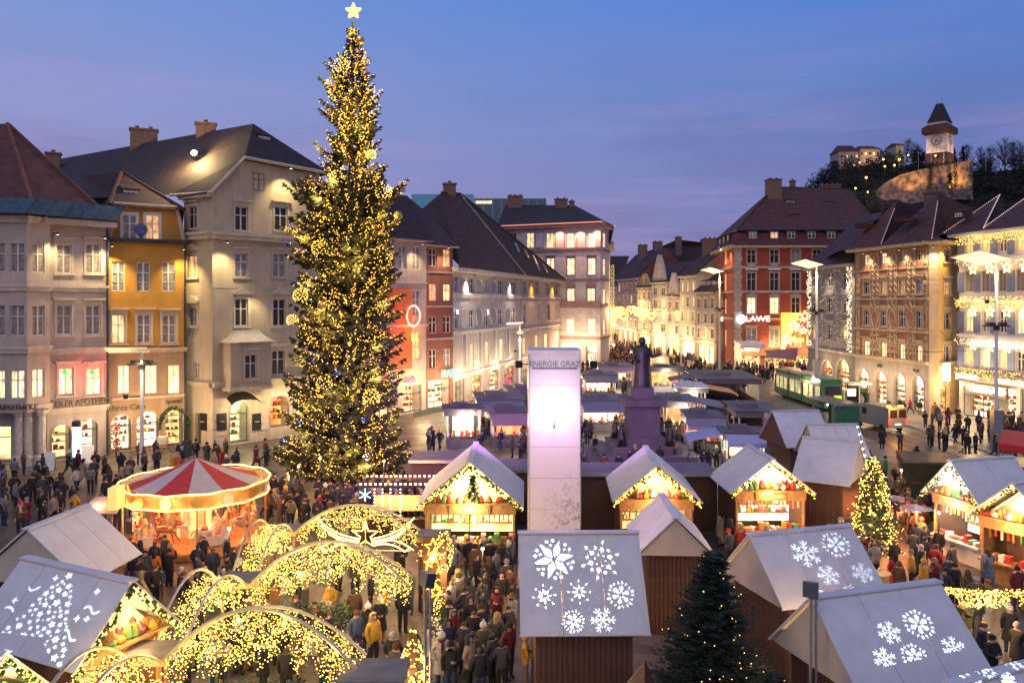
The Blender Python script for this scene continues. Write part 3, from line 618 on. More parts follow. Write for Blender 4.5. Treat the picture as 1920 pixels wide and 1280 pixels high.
# ================================================================ row behind the tree
def seam(b, pts, r=.1, m=None, name='verge'):
    o0 = Vector(b.location); mb = MB(); mb.tube([Vector(p)-o0 for p in pts], r, 4); return mb.build(name, m or m_stone, b)
b = building('pale house with orange lit lower wall and red shop sign, half behind the fir', 600, 76)
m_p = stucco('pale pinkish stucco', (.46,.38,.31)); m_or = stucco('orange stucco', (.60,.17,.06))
f = Fac(b, 604, 76, 799, 87.5); f.wallm = m_p
f.row([640, 690, 755, 781], 462, 505, 15, [m_curt], hood=None, tr=m_w1b, refpx=770); f.row([640, 690, 740, 781], 545, 592, 15, [m_curt], hood=None, tr=m_w1b, refpx=770); f.row([640, 690, 781], 636, 675, 15, [m_lit3], hood=None, tr=m_w1b, refpx=775)
f.shop(755, 792, 722, arch=False, back=m_shop); f.shop(700, 745, 722, arch=False, back=m_shop); f.shop(640, 690, 720, arch=False, back=m_shop)
ez = f.z(780, 449); f.wall(ez, m_p); eave(f, ez, .7, m_w1b); f.band(f.z(780, 612), .25, .2, m_w1b); f.band(f.z(780, 533), .25, .15, m_w1b)
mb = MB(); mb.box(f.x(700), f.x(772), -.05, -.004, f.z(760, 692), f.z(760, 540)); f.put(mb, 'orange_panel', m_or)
m_rs = emit('red shop sign', (1,.05,.08), 3.5); m_ws = emit('white sign light', (1,.90,.78), 2.4); m_gs = emit('green shop sign', (.1,.75,.45), 3); m_os = emit('orange sign light', (1,.35,.05), 5)
mb = MB(); x, d = f.hit(769); mb.tube([(x+1.0*cos(a*pi/8),-.5,f.z(769,592)+1.1*sin(a*pi/8)) for a in range(17)], .10, 6); f.put(mb, 'neon_ring', emit('pinkish neon tube', (1,.45,.35), 2.0))
f.text('N', 771, 632, 16, m_os, y=-.5); f.text('osh', 766, 711, 15, m_rs, y=-.3); f.text('Kastner', 700, 706, 14, m_rs, y=-.3)
lamp('neon_glow', f.w(f.x(765), -2, 9), 90, (1,.28,.1), None, 'POINT', .3); lamp('shop_lamp', f.w(f.x(770), -2, 3), 220, WARM2, None, 'POINT', .3)
f.spot(775, 458, 200)
# roof of this and the next house
rz1 = PZ(764, 367, 93); rz2 = PZ(650, 350, 85); ee = f.w(-1, -.7, ez); ef = f.w(f.W+.2, -.7, ez)
roofmesh(b, 'roof', [ee, ef, rz1, rz2, f.w(0, 14, ez), f.w(f.W, 14, ez)], [(0,1,2,3), (1,5,2), (5,4,3,2), (4,0,3)], m_tiled)
b = building('narrow brownish red house with cream window frames and a green shop sign', 799, 87.5)
m_br = stucco('brownish red stucco', (.27,.105,.07)); f = Fac(b, 799.5, 87.6, 849, 90.8); f.wallm = m_br
for yt, yb, g in ((466, 499, [m_glass, m_lit3]), (532, 564, [m_lit3, m_lit]), (594, 625, [m_glass]), (655, 690, [m_glass, m_curt])): f.row([812, 838], yt, yb, 14, g, hood=None, tr=m_w1b, refpx=812)
f.shop(803, 846, 712, arch=False, back=m_shopw)
ez = f.z(810, 458); f.wall(ez, m_br); eave(f, ez, .7, m_w1b); 
for y in (512, 576, 637): f.band(f.z(812, y), .18, .12, m_w1b)
f.text('KAIZO', 843, 699, 14, m_gs, y=-.4); f.text('~', 833, 697, 22, m_os, y=-.3); f.spot(825, 465, 160)
lamp('shop_lamp', f.w(f.x(825), -2, 3), 260, WARM2, None, 'POINT', .3)
pk = PZ(800, 398, 96); pl_ = PZ(764, 368, 93.2); el = f.w(-.2, -.7, ez); er = f.w(f.W+.2, -.7, ez)
roofmesh(b, 'roof', [pk, pl_, el, er, f.w(0, 14, ez), f.w(f.W, 14, ez)], [(2,3,0,1), (3,5,0), (4,2,1), (5,4,1,0)], m_tilep)
# ---- long grey house
b = building('long grey house with oval niches, tall dark roof and small roof windows', 849, 90.8)
m_gr = stucco('lilac grey stucco', (.42,.38,.38)); m_grd = stucco('dark oval niche', (.24,.235,.25)); m_grw = stucco('whitish stucco', (.56,.53,.50))
A0, B0 = P(849, 90.8), P(1052, 150)
def dline(px):
    u = B0-A0; rx = (px-960)/F; t = (rx*A0.y-A0.x)/(u.x-rx*u.y); return A0.y+t*u.y
f = Fac(b, 849.5, 91, 975, dline(975)); f.wallm = m_gr
RP = 883
def zrow(ff, yt, yb, rp): return ff.z(rp, yt), ff.z(rp, yb)
cols = [855, 884, 912, 938, 963]
f.row(cols, 521, 549, 8.5, [m_glass, m_glass, m_curt], hood=None, tr=m_w1b, refpx=883)
f.row(cols, 581, 614, 8.5, [m_glass], hood=None, tr=m_w1b, refpx=883)
f.row([885, 913, 940], 645, 690, 7, [m_lit], hood=None, tr=m_w1b, refpx=885)
f.shop(853, 874, 712, 770, arch=False, back=m_shop); f.shop(884, 905, 700, arch=True, back=m_shop, depth=.4); f.shop(917, 937, 692, arch=True, back=m_shopw, depth=.4); f.shop(944, 966, 684, arch=True, depth=.4, back=emit('magenta shop wall', (1,.08,.2), 1.5, .5, 1.0))
ez = f.z(870, 503); f.wall(ez, m_gr); eave(f, ez, .8, m_grw, .5)
for y, h in ((558, .5), (625, .4), (700, .3)): f.band(f.z(883, y), h, .18, m_grw)
def oval(ff, px, yt, yb, wpx, rp, m, name='oval_niche', rim=m_grw):
    x, d = ff.hit(px); z0, z1 = ff.z(rp, yb), ff.z(rp, yt); w = abs(ff.x(px+wpx/2)-ff.x(px-wpx/2)); mb = MB()
    pts = [((z1-z0)/2*sin(a*pi/8), w/2*cos(a*pi/8)) for a in range(16)]
    mb.extr([(p[1], p[0]) for p in pts], lambda u, v, t: (u, t, v), -.05, 0, 0); mb.tube([(p[1],-.05,p[0]) for p in pts+pts[:1]], .07, 4, 1)
    ff.putm(mb.mesh(name, [m, rim]), name, x, 0, (z0+z1)/2)
for px in (869, 898, 925, 951): oval(f, px, 522, 550, 11, 883, m_grd); oval(f, px, 578, 614, 11, 883, m_grd if px > 880 else m_gr)
for px in (870, 899, 926, 952):
    x, d = f.hit(px); mb = MB(); mb.box(-.7,.7,-.06,0,-2.0,2.2,0); mb.tube([(-.75,-.05,-2),(-.75,-.05,2.25),(.75,-.05,2.25),(.75,-.05,-2),(-.75,-.05,-2)], .09, 4, 1); f.putm(mb.mesh('tall_panel', [m_grd, m_grw]), 'tall_panel', x, 0, f.z(883, 655))
for px, py in ((853, 585), (911, 585), ): f.text('R', px, py, 9, emit('white cyan letter', (.7,.95,1), 4), y=-.3)
for px in (873, 955): f.spot(px, f.hit(px) and 565-(ez-CH-.8)*F/f.hit(px)[1], 300, (1,.86,.66), out=1.1)
for px, e in ((864, 220), (895, 260), (927, 260), (955, 160)): lamp('shop_lamp', f.w(f.x(px), -2, 3), e, WARM2, None, 'POINT', .3)
# roof over both long houses
inn = Vector((-(B0-A0).normalized().y, (B0-A0).normalized().x, 0))
r0 = PZ(828, 361, 104); ra = PZ(863, 364, 106); q0 = A0-inn*.9+Vector((0,0,ez)); q1 = B0-inn*.9+Vector((0,0,ez)); k0 = PZ(772, 408, 118); k1 = B0+inn*16+Vector((0,0,ez))
qm = q0.lerp(q1, (dline(975)-90.8)/59.2); km = PZ(905, 480, 150)
roofmesh(b, 'roof', [q0, qm, ra, r0, k0, km], [(0,1,2,3), (3,2,5,4), (0,3,4)], m_tilep)
seam(b, [qm, ra], .2, m_stone); ridge_tiles(b, r0, ra, m_tilep, .2); seam(b, [q0, r0], .1, m_tilep)
chimney(b, PZ(843, 358, 105), 1.5, 1.0, .8, .3)
fz = atan2((B0-A0).y, (B0-A0).x)
for i, px in enumerate((850, 875, 902, 930, 951)):
    t = ((px-960)/F*A0.y-A0.x)/((B0-A0).x-(px-960)/F*(B0-A0).y); pp = A0+(B0-A0)*t+inn*1.6+Vector((0,0,ez+1.9)); dormer(b, pp, 1.0, 1.1, 1.6, fz, None, m_w1b, m_white)
for t, hgt in ((.30, 5), (.36, 5.5)):
    pp = A0+(B0-A0)*t+inn*5+Vector((0,0,ez+hgt)); mb = MB(); mb.box(-.5,.5,-.1,0,-.7,.7); mb.build('roof_window', m_glass, b, pp-Vector(b.location), fz)
b = building('long tan pink house further down the same row with orange lit bays', 975, dline(975))
m_tp = stucco('tan pink stucco', (.42,.32,.29)); f = Fac(b, 975.6, dline(975.6), 1052, 150); f.wallm = m_tp
f.row([983, 1007, 1027, 1043], 526, 552, 6.5, [m_glass], hood=None, tr=m_w1b, refpx=983); f.row([983, 1009, 1028, 1044], 570, 605, 6.5, [m_glass, m_curt], hood='flat', tr=m_w1b, refpx=983); f.row([983, 1006, 1024], 633, 664, 6.5, [m_lit3, m_lit3, m_lit], hood=None, tr=m_w1b, refpx=983)
f.shop(978, 992, 690, arch=False, back=m_shopw); f.shop(1000, 1020, 686, arch=False, back=m_shop); f.shop(1026, 1046, 684, arch=False, back=m_shop)
f.wall(ez, m_tp); eave(f, ez, .8, m_grw, .5)
for y, h in ((560, .3), (620, .35), (672, .3)): f.band(f.z(983, y), h, .18, m_grw)
for px, yt in ((996, 524), (1035, 524)):
    x, d = f.hit(px); mb = MB(); mb.box(-1.0,1.0,-.05,0,-1.5,1.6); f.putm(mb.mesh('wall_panel', m_y), 'wall_panel', x, 0, f.z(983, 540)); f.spot(px, 565-(ez-CH-.8)*F/d, 260, (1,.62,.25), out=1.1)
for px in (985, 1010, 1036): lamp('shop_lamp', f.w(f.x(px), -2.5, 3), 160, WARM2, None, 'POINT', .3)
roofmesh(b, 'roof', [qm, q1, ra, km, k1], [(0,1,2), (1,4,3,2)], m_tilev)
ridge_tiles(b, ra, q1, m_tilev, .2)
nn = (q1-qm).cross(ra-qm).normalized()
for u_, v_ in ((.30,.42), (.42,.36), (.52,.28), (.46,.18), (.62,.16)):
    pp = qm+(q1-qm)*u_+(ra-qm)*v_+nn*.05; ax = (q1-qm).normalized(); ay = nn.cross(ax); mb = MB(); o0 = Vector(b.location)
    mb.slab([pp-o0-ax*.5-ay*.8, pp-o0+ax*.5-ay*.8, pp-o0+ax*.5+ay*.8, pp-o0-ax*.5+ay*.8], .1); mb.build('roof_window', mat('roof glass', (.35,.36,.42), .15, .2), b)
# ---- pinkish corner building
b = building('pinkish corner building with many lit windows and rounded corner at street mouth', 1000, 152)
m_pk = stucco('old pink stucco', (.30,.19,.19)); m_pkl = stucco('pale lilac stucco', (.52,.45,.46))
f = Fac(b, 945, 154, 1126, 146); f.wallm = m_pkl
g1 = [m_lit, m_lit, m_lit2, m_lit2]
f.row([962, 994, 1031, 1069, 1109], 437, 464, 13, [m_glass, m_lit, m_lit, m_lit2, m_lit2], hood=None, tr=m_pk); f.row([994, 1032, 1070, 1109], 484, 515, 14, [m_lit2], hood='flat', tr=m_pk); f.row([1070, 1108], 541, 570, 14, [m_lit2], hood='arch', tr=m_pk); f.row([1069, 1109], 598, 627, 14, [m_lit2], hood=None, tr=m_pk)
f.shop(1056, 1080, 655, arch=False, back=m_shopw); f.shop(1098, 1118, 650, arch=False, back=m_shopw)
ez = f.z(1080, 419); f.wall(ez, m_pkl); eave(f, ez, 1.0, m_pk, .7)
for y, h in ((471, .7), (527, .5), (577, 1.3), (636, .5)): f.band(f.z(1080, y), h, .25, m_pk)
for px in (1012, 1050, 1090): 
    x, d = f.hit(px); mb = MB(); mb.box(-.8,.8,-.06,0,-1.4,1.4,0); mb.tube([(-.85,-.05,-1.45),(-.85,-.05,1.45),(.85,-.05,1.45),(.85,-.05,-1.45),(-.85,-.05,-1.45)], .09, 4, 1); f.putm(mb.mesh('wall_panel', [m_pkl, m_pk]), 'wall_panel', x, 0, f.z(px, 450))
f.text('Aurelia', 1068, 648, 9, m_ws, y=-.4, wide=.9)
for px, y in ((1050, 426), (1088, 426), (1120, 424)): f.spot(px, y, 420, (1,.5,.28), out=1.3, body=False)
for px in (1068, 1092, 1112): lamp('shop_lamp', f.w(f.x(px), -3, 5), 120, WARM2, None, 'POINT', .3)
fr_ = Fac(b, 1126, 146, 1141, 153); fr_.wallm = m_pkl
for yt, yb in ((437, 464), (485, 516), (542, 570), (598, 627)): fr_.row([1133], yt, yb, 5, [m_lit2], hood=None, tr=m_pk)
fr_.wall(ez, m_pkl); eave(fr_, ez, 1.0, m_pk, .7); f3_ = Fac(b, 1141, 153, 1144, 176); f3_.wall(ez-3, m_pkl); eave(f3_, ez-3, .8, m_pk, .5)
for y in (471, 527, 577, 636): fr_.band(f.z(1120, y), .5, .25, m_pk)
t1 = PZ(948, 384, 166); t2 = PZ(1078, 385, 166); roofmesh(b, 'roof', [f.w(-1,-1.2,ez), f.w(f.W+.5,-1.3,ez), fr_.w(fr_.W+.5,-1,ez), t1, t2, P(1143,176,ez-3), P(945,190,ez)], [(0,1,4,3), (1,2,4), (2,5,4), (5,6,3,4), (6,0,3)], m_tilev)
for px, py, w in ((966, 372, 3), (1052, 378, 2.6), (1072, 382, 1)): chimney(b, PZ(px, py+4, 165), w, 1.5, .8)
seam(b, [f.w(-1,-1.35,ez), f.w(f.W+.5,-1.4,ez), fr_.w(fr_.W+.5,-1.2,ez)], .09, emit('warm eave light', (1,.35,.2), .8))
b = root('roof_pavilion', 'blue glass roof structure rising behind the tall dark roofs', 'building', P(850, 180))
m_bl = emit('blue roof glass', (.06,.20,.34), .5, base=(.05,.12,.2)); 
for (xa_, xb_, y0_, y1_, mm, d) in ((772, 888, 392, 364, m_bl, 178), (890, 1024, 388, 372, mat('teal roof metal', (.12,.18,.2), .4, .3), 182)):
    mb = MB(); p0, p1 = PZ(xa_, y0_, d), PZ(xb_, y1_, d); o0 = Vector(b.location)
    mb.box(p0.x-o0.x, p1.x-o0.x, p0.y-o0.y, p0.y-o0.y+12, p0.z-8, p1.z); 
    for i in range(9): x = p0.x-o0.x+(p1.x-p0.x)*i/8; mb.box(x-.06, x+.06, p0.y-o0.y-.12, p0.y-o0.y-.003, p0.z-8, p1.z, 1)
    mb.build('glass_block', [mm, m_metal], b)
mb = MB(); p0 = PZ(892, 382, 181.9)-o0; p1 = PZ(922, 377, 181.9)-o0; mb.box(p0.x, p1.x, p0.y-.25, p0.y-.13, p0.z, p1.z); mb.build('lit_strip', m_lit2, b)
# ================================================================ street houses (right side of the street)
def xs39(d, X=39.0): return 960+X/d*F
def street_house(label, pr, d0, pl, d1, ez, m, cols, rows, gable=None, lit=.4, X=39.0, cap=m_tilep, rise=8.5, shopm=None, tr=m_grw, dm=0):
    b = building(label, pr, d0, 'houses lining the right side of the narrow street')
    f = Fac.__new__(Fac); f.b = b; f.A = P(pl, d1); f.B = P(pr, d0); u = f.B-f.A; f.W = u.length; f.u = u.normalized(); f.rz = atan2(f.u.y, f.u.x); f.loc = f.A-Vector(b.location); f.holes = []; f.nrm = Vector((-f.u.y, f.u.x, 0)); f.wallm = m
    for j in range(rows):
        z0 = 4.9+j*(ez-5.2)/rows; h = round(((ez-5.2)/rows*.62)*20)/20
        for i in range(cols):
            x = f.W*(i+.5)/cols; w = min(1.5, round(f.W/cols*.45*20)/20); fm, pm = win_meshes(w, h, m_frame, 'four'); f.holes.append((x-w/2, x+w/2, z0, z0+h))
            o = f.putm(fm, 'window', x, .1, z0); inst(pm, 'pane', o, None, 0, None, [m_lit if R.random() < lit else m_glass]); inst(sur_mesh(w, h, 'flat', tr), 'window_surround', o, (0,-.1,0))
    n = max(1, int(f.W/4))
    for i in range(n): 
        x0 = f.W*(i+.12)/n; x1 = f.W*(i+.88)/n; f.hole(x0, x1, .12, 3.5); mb = MB(); mb.face([(x0,.34,.12),(x1,.34,.12),(x1,.34,3.5),(x0,.34,3.5)]); f.put(mb, 'shop_interior', shopm or m_shop); mb = MB(); k = 3
        for q in range(k+1): xx = x0+(x1-x0)*q/k; mb.box(xx-.05, xx+.05, .2, .3, .12, 3.5)
        f.put(mb, 'shopfront_frame', m_framed); lamp('shop_lamp', f.w((x0+x1)/2, -3.2, 3.8), 360, WARM2, None, 'POINT', .3)
    f.wall(ez, m); f.band(4.0, .4, .3, tr); eave(f, ez, .6, tr, .4, 0)
    for j in range(1, rows): f.band(4.5+j*(ez-5.2)/rows, .18, .12, tr)
    if gable:
        mb = MB(); hgt = gable; w0, w1 = f.W*.08, f.W*.92; c = f.W/2
        mb.extr([(w0, ez), (w1, ez), (c+f.W*.26, ez+hgt*.55), (c+.5, ez+hgt), (c-.5, ez+hgt), (c-f.W*.26, ez+hgt*.55)], lambda u_, v, t: (u_, t, v), -.15, .5, 0); f.put(mb, 'gable', m)
        for q in (.18, .5): 
            ww, hh = .8, 1.3; fm, pm = win_meshes(ww, hh, m_frame, 'four'); o = f.putm(fm, 'window', c, -.22, ez+hgt*q); inst(pm, 'pane', o)
    r0_, r1_ = f.w(0, 8, ez+rise), f.w(f.W, 8, ez+rise)
    roofmesh(b, 'roof', [f.w(0,-.7,ez), f.w(f.W,-.7,ez), r1_, r0_, f.w(0,16,ez), f.w(f.W,16,ez)], [(0,1,2,3), (3,2,5,4), (1,5,2), (4,0,3)], cap)
    for i in range(dm): x = f.W*(i+.5)/dm; dormer(b, f.w(x, 1.2, ez+1.0), 1.0, 1.1, 1.6, f.rz, None, m_w1b, m_white)
    fa = Fac(b, 0, 1, 1, 1) if False else None
    mb = MB(); p = f.w(f.W, 0, 0)-Vector(b.location); mb.face([p, p+f.nrm*16, p+f.nrm*16+Vector((0,0,ez)), p+f.nrm*8+Vector((0,0,ez+rise)), p+Vector((0,0,ez))]); mb.build('side_wall', m, b)
    return b, f
b, f = street_house('yellowish beige house next to the red one at the street mouth', 1343, 152, 1304, 159, 13.9, stucco('khaki stucco', (.42,.35,.22)), 3, 3, lit=.15, dm=4, rise=6)
b, f = street_house('slim cream house with tall windows and a flat white cornice', 1305, 164, 1275, 171, 17.4, stucco('cream house stucco', (.50,.44,.34)), 3, 4, lit=.5, shopm=m_shopw, rise=7)
chimney(b, f.w(2, 6, 24), 3, 1.4, 1.2, .0)
b, f = street_house('low pale house with a steep white pointed gable', 1276, 176, 1250, 182, 13.2, stucco('pale gable stucco', (.52,.46,.40)), 2, 3, gable=5.2, lit=.2, rise=4)
b, f = street_house('pale greenish house with the tallest narrow stepped gable', 1251, 186, 1221, 192, 16.6, stucco('grey green stucco', (.44,.43,.36)), 2, 4, gable=6.4, lit=.3, rise=5)
b, f = street_house('small yellow house with arched dormer between gable and pink house', 1222, 198, 1195, 205, 15.6, stucco('warm yellow stucco', (.52,.36,.14)), 3, 4, gable=3.4, lit=.4, rise=6)
b, f = street_house('long pink house far down the street', 1196, 216, 1158, 235, 18.4, stucco('dusty pink stucco', (.42,.20,.16)), 5, 4, lit=.1, rise=8)
b, f = street_house('beige house at the far bend of the street', 1160, 262, 1142, 285, 17.0, stucco('far beige stucco', (.38,.28,.2)), 3, 4, lit=.2)
b = building('house with dark roof closing the far end of the street', 1145, 322); f = Fac(b, 1120, 322, 1166, 320); f.wallm = m_tp
f.row([1130, 1140, 1150, 1160], 540, 556, 4, [m_glass], hood=None); f.row([1130, 1140, 1150, 1160], 575, 590, 4, [m_lit], hood=None); f.wall(f.z(1140, 520), m_tp); f.band(f.z(1140, 560), .4, .2)
roofmesh(b, 'roof', [f.w(-1,-1,f.z(1140,520)), f.w(f.W,-1,f.z(1140,520)), PZ(1140,480,332), PZ(1180,480,332)], [(0,1,3,2)], m_tiled)
b = root('background_roofs', 'dark roof mass behind the gabled street houses', 'building', P(1290, 200)); o0 = Vector(b.location)
mb = MB(); q = [PZ(1150, 520, 290), PZ(1192, 478, 285), PZ(1235, 464, 250), PZ(1270, 449, 235), PZ(1350, 458, 215), PZ(1350, 560, 205), PZ(1240, 560, 235)]
mb.face([p-o0 for p in q]); back = [p+Vector((14,16,-12)) for p in q]
for i in range(1, 4): mb.face([q[i]-o0, back[i]-o0, back[i+1]-o0, q[i+1]-o0])
mb.build('roof', m_tilep, b)
for px, py, w in ((1205, 468, 2.5), (1233, 462, 2.6), (1272, 453, 1.6), (1325, 458, 3.4)): chimney(b, PZ(px, py, 230), w, 1.6, 1.2)
# ================================================================ red house
b = building('big red house with white string courses and dark mansard roof', 1376, 142)
m_rd = stucco('red stucco', (.34,.075,.040), .14); m_rdc = stucco('cream corner stone', (.50,.42,.33))
f = Fac(b, 1376, 142, 1660, 141); f.wallm = m_rd
C4 = [1409, 1452, 1492, 1532, 1570]
f.row(C4, 468, 493, 16, [m_glass, m_glass, m_curt, m_glass], hood='bowl', tr=m_rdc); f.row(C4, 511, 545, 16, [m_glass], hood='apron', tr=m_rdc); f.row(C4, 558, 588, 16, [m_lit2, m_lit2, m_glass, m_glass, m_glass], hood='flat', tr=m_rdc); f.row(C4, 616, 648, 17, [m_curt], hood='flat', tr=m_rdc)
f.shop(1382, 1428, 668, arch=False, back=m_shop); f.shop(1434, 1478, 668, arch=False, back=m_lit); f.shop(1485, 1560, 668, arch=False, back=m_shop)
ez = f.z(1450, 459); f.wall(ez, m_rd); eave(f, ez, 1.0, m_rdc, .5)
for y in (503, 549, 600): f.band(f.z(1450, y), .4, .22, m_rdc)
for y in (508,): 
    pass
for px in C4:  # separate white lintel shelves over the second row
    x = f.x(px); mb = MB(); mb.box(-1.1,1.1,-.35,-.002,0,.28); f.putm(mb.mesh('lintel_shelf', m_white), 'lintel_shelf', x, 0, f.z(px, 506))
x = f.x(1378); mb = MB()
for k in range(int(ez/.8)): mb.box(.1 if k % 2 else 0, 1.25 if k % 2 else 1.4, -.12, -.003, k*.8, k*.8+.76)
f.put(mb, 'corner_quoins', m_rdc)
f.text('GLAWE', 1413, 598, 11, m_ws, y=-.5, wide=1.15)
mb = MB(); mb.lathe([(.001,0),(.8,0),(.8,.12),(.001,.12)], 14); o = f.putm(mb.mesh('sign_disc', emit('cyan white sign', (.6,1,.95), 3.5)), 'sign_disc', f.x(1388), -.5, f.z(1388, 598)); o.rotation_euler = (pi/2, 0, f.rz)
f.text('Dorsay', 1406, 654, 9, m_white, y=-.3)
x0, x1 = f.x(1380), f.x(1425); mb = MB(); mb.slab([(x0,-3.5,4.4),(x1,-3.5,4.4),(x1,-.02,4.9),(x0,-.02,4.9)], .12); mb.box(x0, x1, -3.56, -3.5, 3.9, 4.4); f.put(mb, 'shop_canopy', m_white)
for px, e in ((1402, 330), (1450, 220), (1510, 220)): lamp('shop_lamp', f.w(f.x(px), -2.0, 3.4), e, WARM2, None, 'POINT', .3)
for px, y, e in ((1391, 462, 420), (1430, 462, 300), (1505, 462, 300)): f.spot(px, y, e, (1,.42,.15), out=.9, size=80)
# christmas light bell and greeting
m_xl = emit('amber light net', (1,.55,.08), 5)
x, d = f.hit(1474); mb = MB()
for i in range(9):
    t = i/8; mb.tube([(-.9+t*3.1,-.4,0),(-.9+t*.5,-.4,-6.2)], .07, 4)
mb.tube([(-.95,-.4,0),(2.3,-.4,0)], .1, 4); f.putm(mb.mesh('light_tail', m_xl), 'light_tail', x, 0, f.z(1474, 588))
f.text('Frohes Fest', 1500, 636, 11.5, m_xl, y=-.5, wide=.92)
for px, py, s in ((1486, 611, 1.0), (1474, 636, 1.0), (1505, 620, .6), (1507, 592, .9)): f.putm(star_mesh(s, .1), 'light_star', f.x(px), -.6, f.z(px, py))
mb = MB()
for i in range(16): mb.octa((R.uniform(0,3.4),-.5,R.uniform(-.3,2.2)), .13, i % 2)
f.putm(mb.mesh('dot_lights', [m_xl, emit('blue dot lamp', (.1,.3,1), 4)]), 'dot_lights', f.x(1480), 0, f.z(1480, 622)); lamp('net_glow', f.w(f.x(1490), -1.6, 8), 150, ORANGE, None, 'POINT', .4)
fl = Fac(b, 1341, 163, 1376, 142); fl.wallm = m_rd
for yt, yb in ((470, 495), (512, 545), (560, 588), (618, 648)): fl.row([1349, 1360], yt, yb, 4.5, [m_glass, m_lit3], hood=None, tr=m_rdc)
fl.wall(ez, m_rd); eave(fl, ez, 1.0, m_rdc, .5)
for y in (503, 549, 600): fl.band(f.z(1450, y), .4, .22, m_rdc)
fl.text('GLAWE', 1357, 598, 8, m_ws, y=-.5); fl.spot(1362, 463, 500, (1,.5,.2)); fl.spot(1370, 463, 400, (1,.5,.2)); lamp('shop_lamp', fl.w(6, -2.5, 3.4), 700, WARM2, None, 'POINT', .3)
zm = f.z(1450, 432)
M0 = [fl.w(-.3,-1,ez), f.w(-.2,-1.1,ez), f.w(f.W+.3,-1,ez), f.w(f.W+.3,16,ez)]; M1 = [fl.w(-.3,.4,zm), f.w(1.0,.9,zm), f.w(f.W-1,.9,zm), f.w(f.W-1,16,zm)]
roofmesh(b, 'mansard', M0+M1, [(0,1,5,4), (1,2,6,5), (2,3,7,6)], tile('deep red roof tiles', (.10,.025,.025)))
T0, T1 = PZ(1452, 351, 156), PZ(1592, 354, 156); M2 = [M1[0]+Vector((-.4,-.4,.0)), M1[1]+Vector((-.4,-.6,0)), M1[2]+Vector((1,-.5,0)), M1[3]+Vector((1,4,0))]; M2 = [p+Vector((0,0,.1)) for p in M2]
roofmesh(b, 'roof', M2+[T0, T1], [(1,2,5,4), (0,1,4), (2,3,5), (3,0,4,5)], m_tile)
seam(b, [M2[0], M2[1], M2[2]], .16, m_dmetal, 'gutter'); ridge_tiles(b, T0, T1, m_tiled); ridge_tiles(b, M2[1], T0, m_tiled)
for px, gl in ((1411, m_curt), (1451, m_lit3), (1483, m_glass), (1521, m_glass), (1558, m_glass)): dormer(b, f.w(f.x(px), -.15, f.z(px, 448)), 1.6, 1.35, 1.4, f.rz, gl, m_tile, m_white)
for px in (1351, 1358, 1366): dormer(b, fl.w(fl.x(px), -.1, f.z(1411, 448)), 1.3, 1.3, 1.4, fl.rz, None, m_tile, m_white)
for px, py, d in ((1482, 383, 151), (1490, 410, 147), (1556, 386, 151), (1567, 412, 147)): dormer(b, PZ(px, py, d), 1.4, .7, 1.2, 0, None, m_w1b, m_w1b)
chimney(b, PZ(1450, 352, 153), 2.6, 2.0, 1.4); chimney(b, PZ(1486, 352, 157), .9, .9, 1.2); chimney(b, PZ(1556, 356, 157), 4, 1.2, .8)
# ================================================================ ornate stucco house
b = building('grey house covered in ornate white stucco garlands and twinkling lights', 1514, 119)
m_og = stucco('ornate grey stucco', (.27,.235,.22)); m_ow = stucco('ornate white stucco', (.52,.46,.40), .25)
f = Fac(b, 1515, 119, 1603, 101.5); f.wallm = m_og
f.row([1528, 1556, 1585], 512, 537, 11, [m_glass], hood=None, tr=m_ow); f.row([1528, 1556, 1585], 558, 586, 11, [m_glass], hood='arch', tr=m_ow); f.row([1528, 1556, 1585], 608, 636, 11, [m_lit3, m_glass, m_lit], hood='flat', tr=m_ow)
f.shop(1540, 1562, 676, arch=True, back=m_shop, depth=.4); f.shop(1568, 1594, 674, arch=True, back=m_shop, depth=.4)
ez = f.z(1550, 499); f.wall(ez, m_og); eave(f, ez, .7, m_ow, .35); f.band(f.z(1560, 660), .3, .25, m_ow)
def stucco_swirl(mb, x, z, s, k):
    for i in range(k):
        a = R.uniform(0, 2*pi); r = R.uniform(.1, 1)*s; cx, cz = x+r*cos(a)*.6, z+r*sin(a)
        n = 7; q = R.uniform(.18, .5)*s*.6; st = R.uniform(0, 6)
        mb.tube([(cx+q*(1-j/n)*cos(st+j*.8), -.05, cz+q*(1-j/n)*sin(st+j*.8)) for j in range(n)], .055, 4)
mb = MB()
for px in (1520, 1542, 1570, 1596):
    x = f.x(px)
    for zz in (ez-2, ez-4.6, ez-7.2, ez-9.8): stucco_swirl(mb, x, zz, 1.3, 9)
for px in (1528, 1556, 1585):
    for zz in (ez-4.4, ez-8.0): stucco_swirl(mb, f.x(px), zz, .8, 6)
f.put(mb, 'stucco_relief', m_ow)
mb = MB()
for xx in (f.x(1521), f.x(1597)): garl(mb, (xx,-.3,5.5), (xx,-.3,ez-.5), 230, 0, .06, 0, 0, .35)
for k in range(150): mb.octa((R.uniform(0, f.W), -.15, R.uniform(5.5, ez)), .035)
stuff(f.put(mb, 'facade_lights', emit('pale fairy bulb', (1,.8,.5), 2.6)))
for px in (1551, 1581): lamp('shop_lamp', f.w(f.x(px), -2.2, 3), 110, WARM2, None, 'POINT', .3)
for px in (1520, 1556, 1598): f.spot(px, 506, 170, (1,.75,.45), body=False)
rA, rB = PZ(1655, 397, 118), PZ(1612, 405, 126); roofmesh(b, 'roof', [f.w(-1,-.9,ez), f.w(f.W+.4,-.9,ez), rA, rB, PZ(1560,455,124)], [(0,1,2,3,4)], m_tilep)
mb = MB(); q = [f.w(-1,-.9,ez), PZ(1560,455,124), rB, rA+Vector((8,10,0)), f.w(0,18,ez)]; mb.face([p-Vector(b.location) for p in q]); mb.build('roof_side', m_tilep, b)
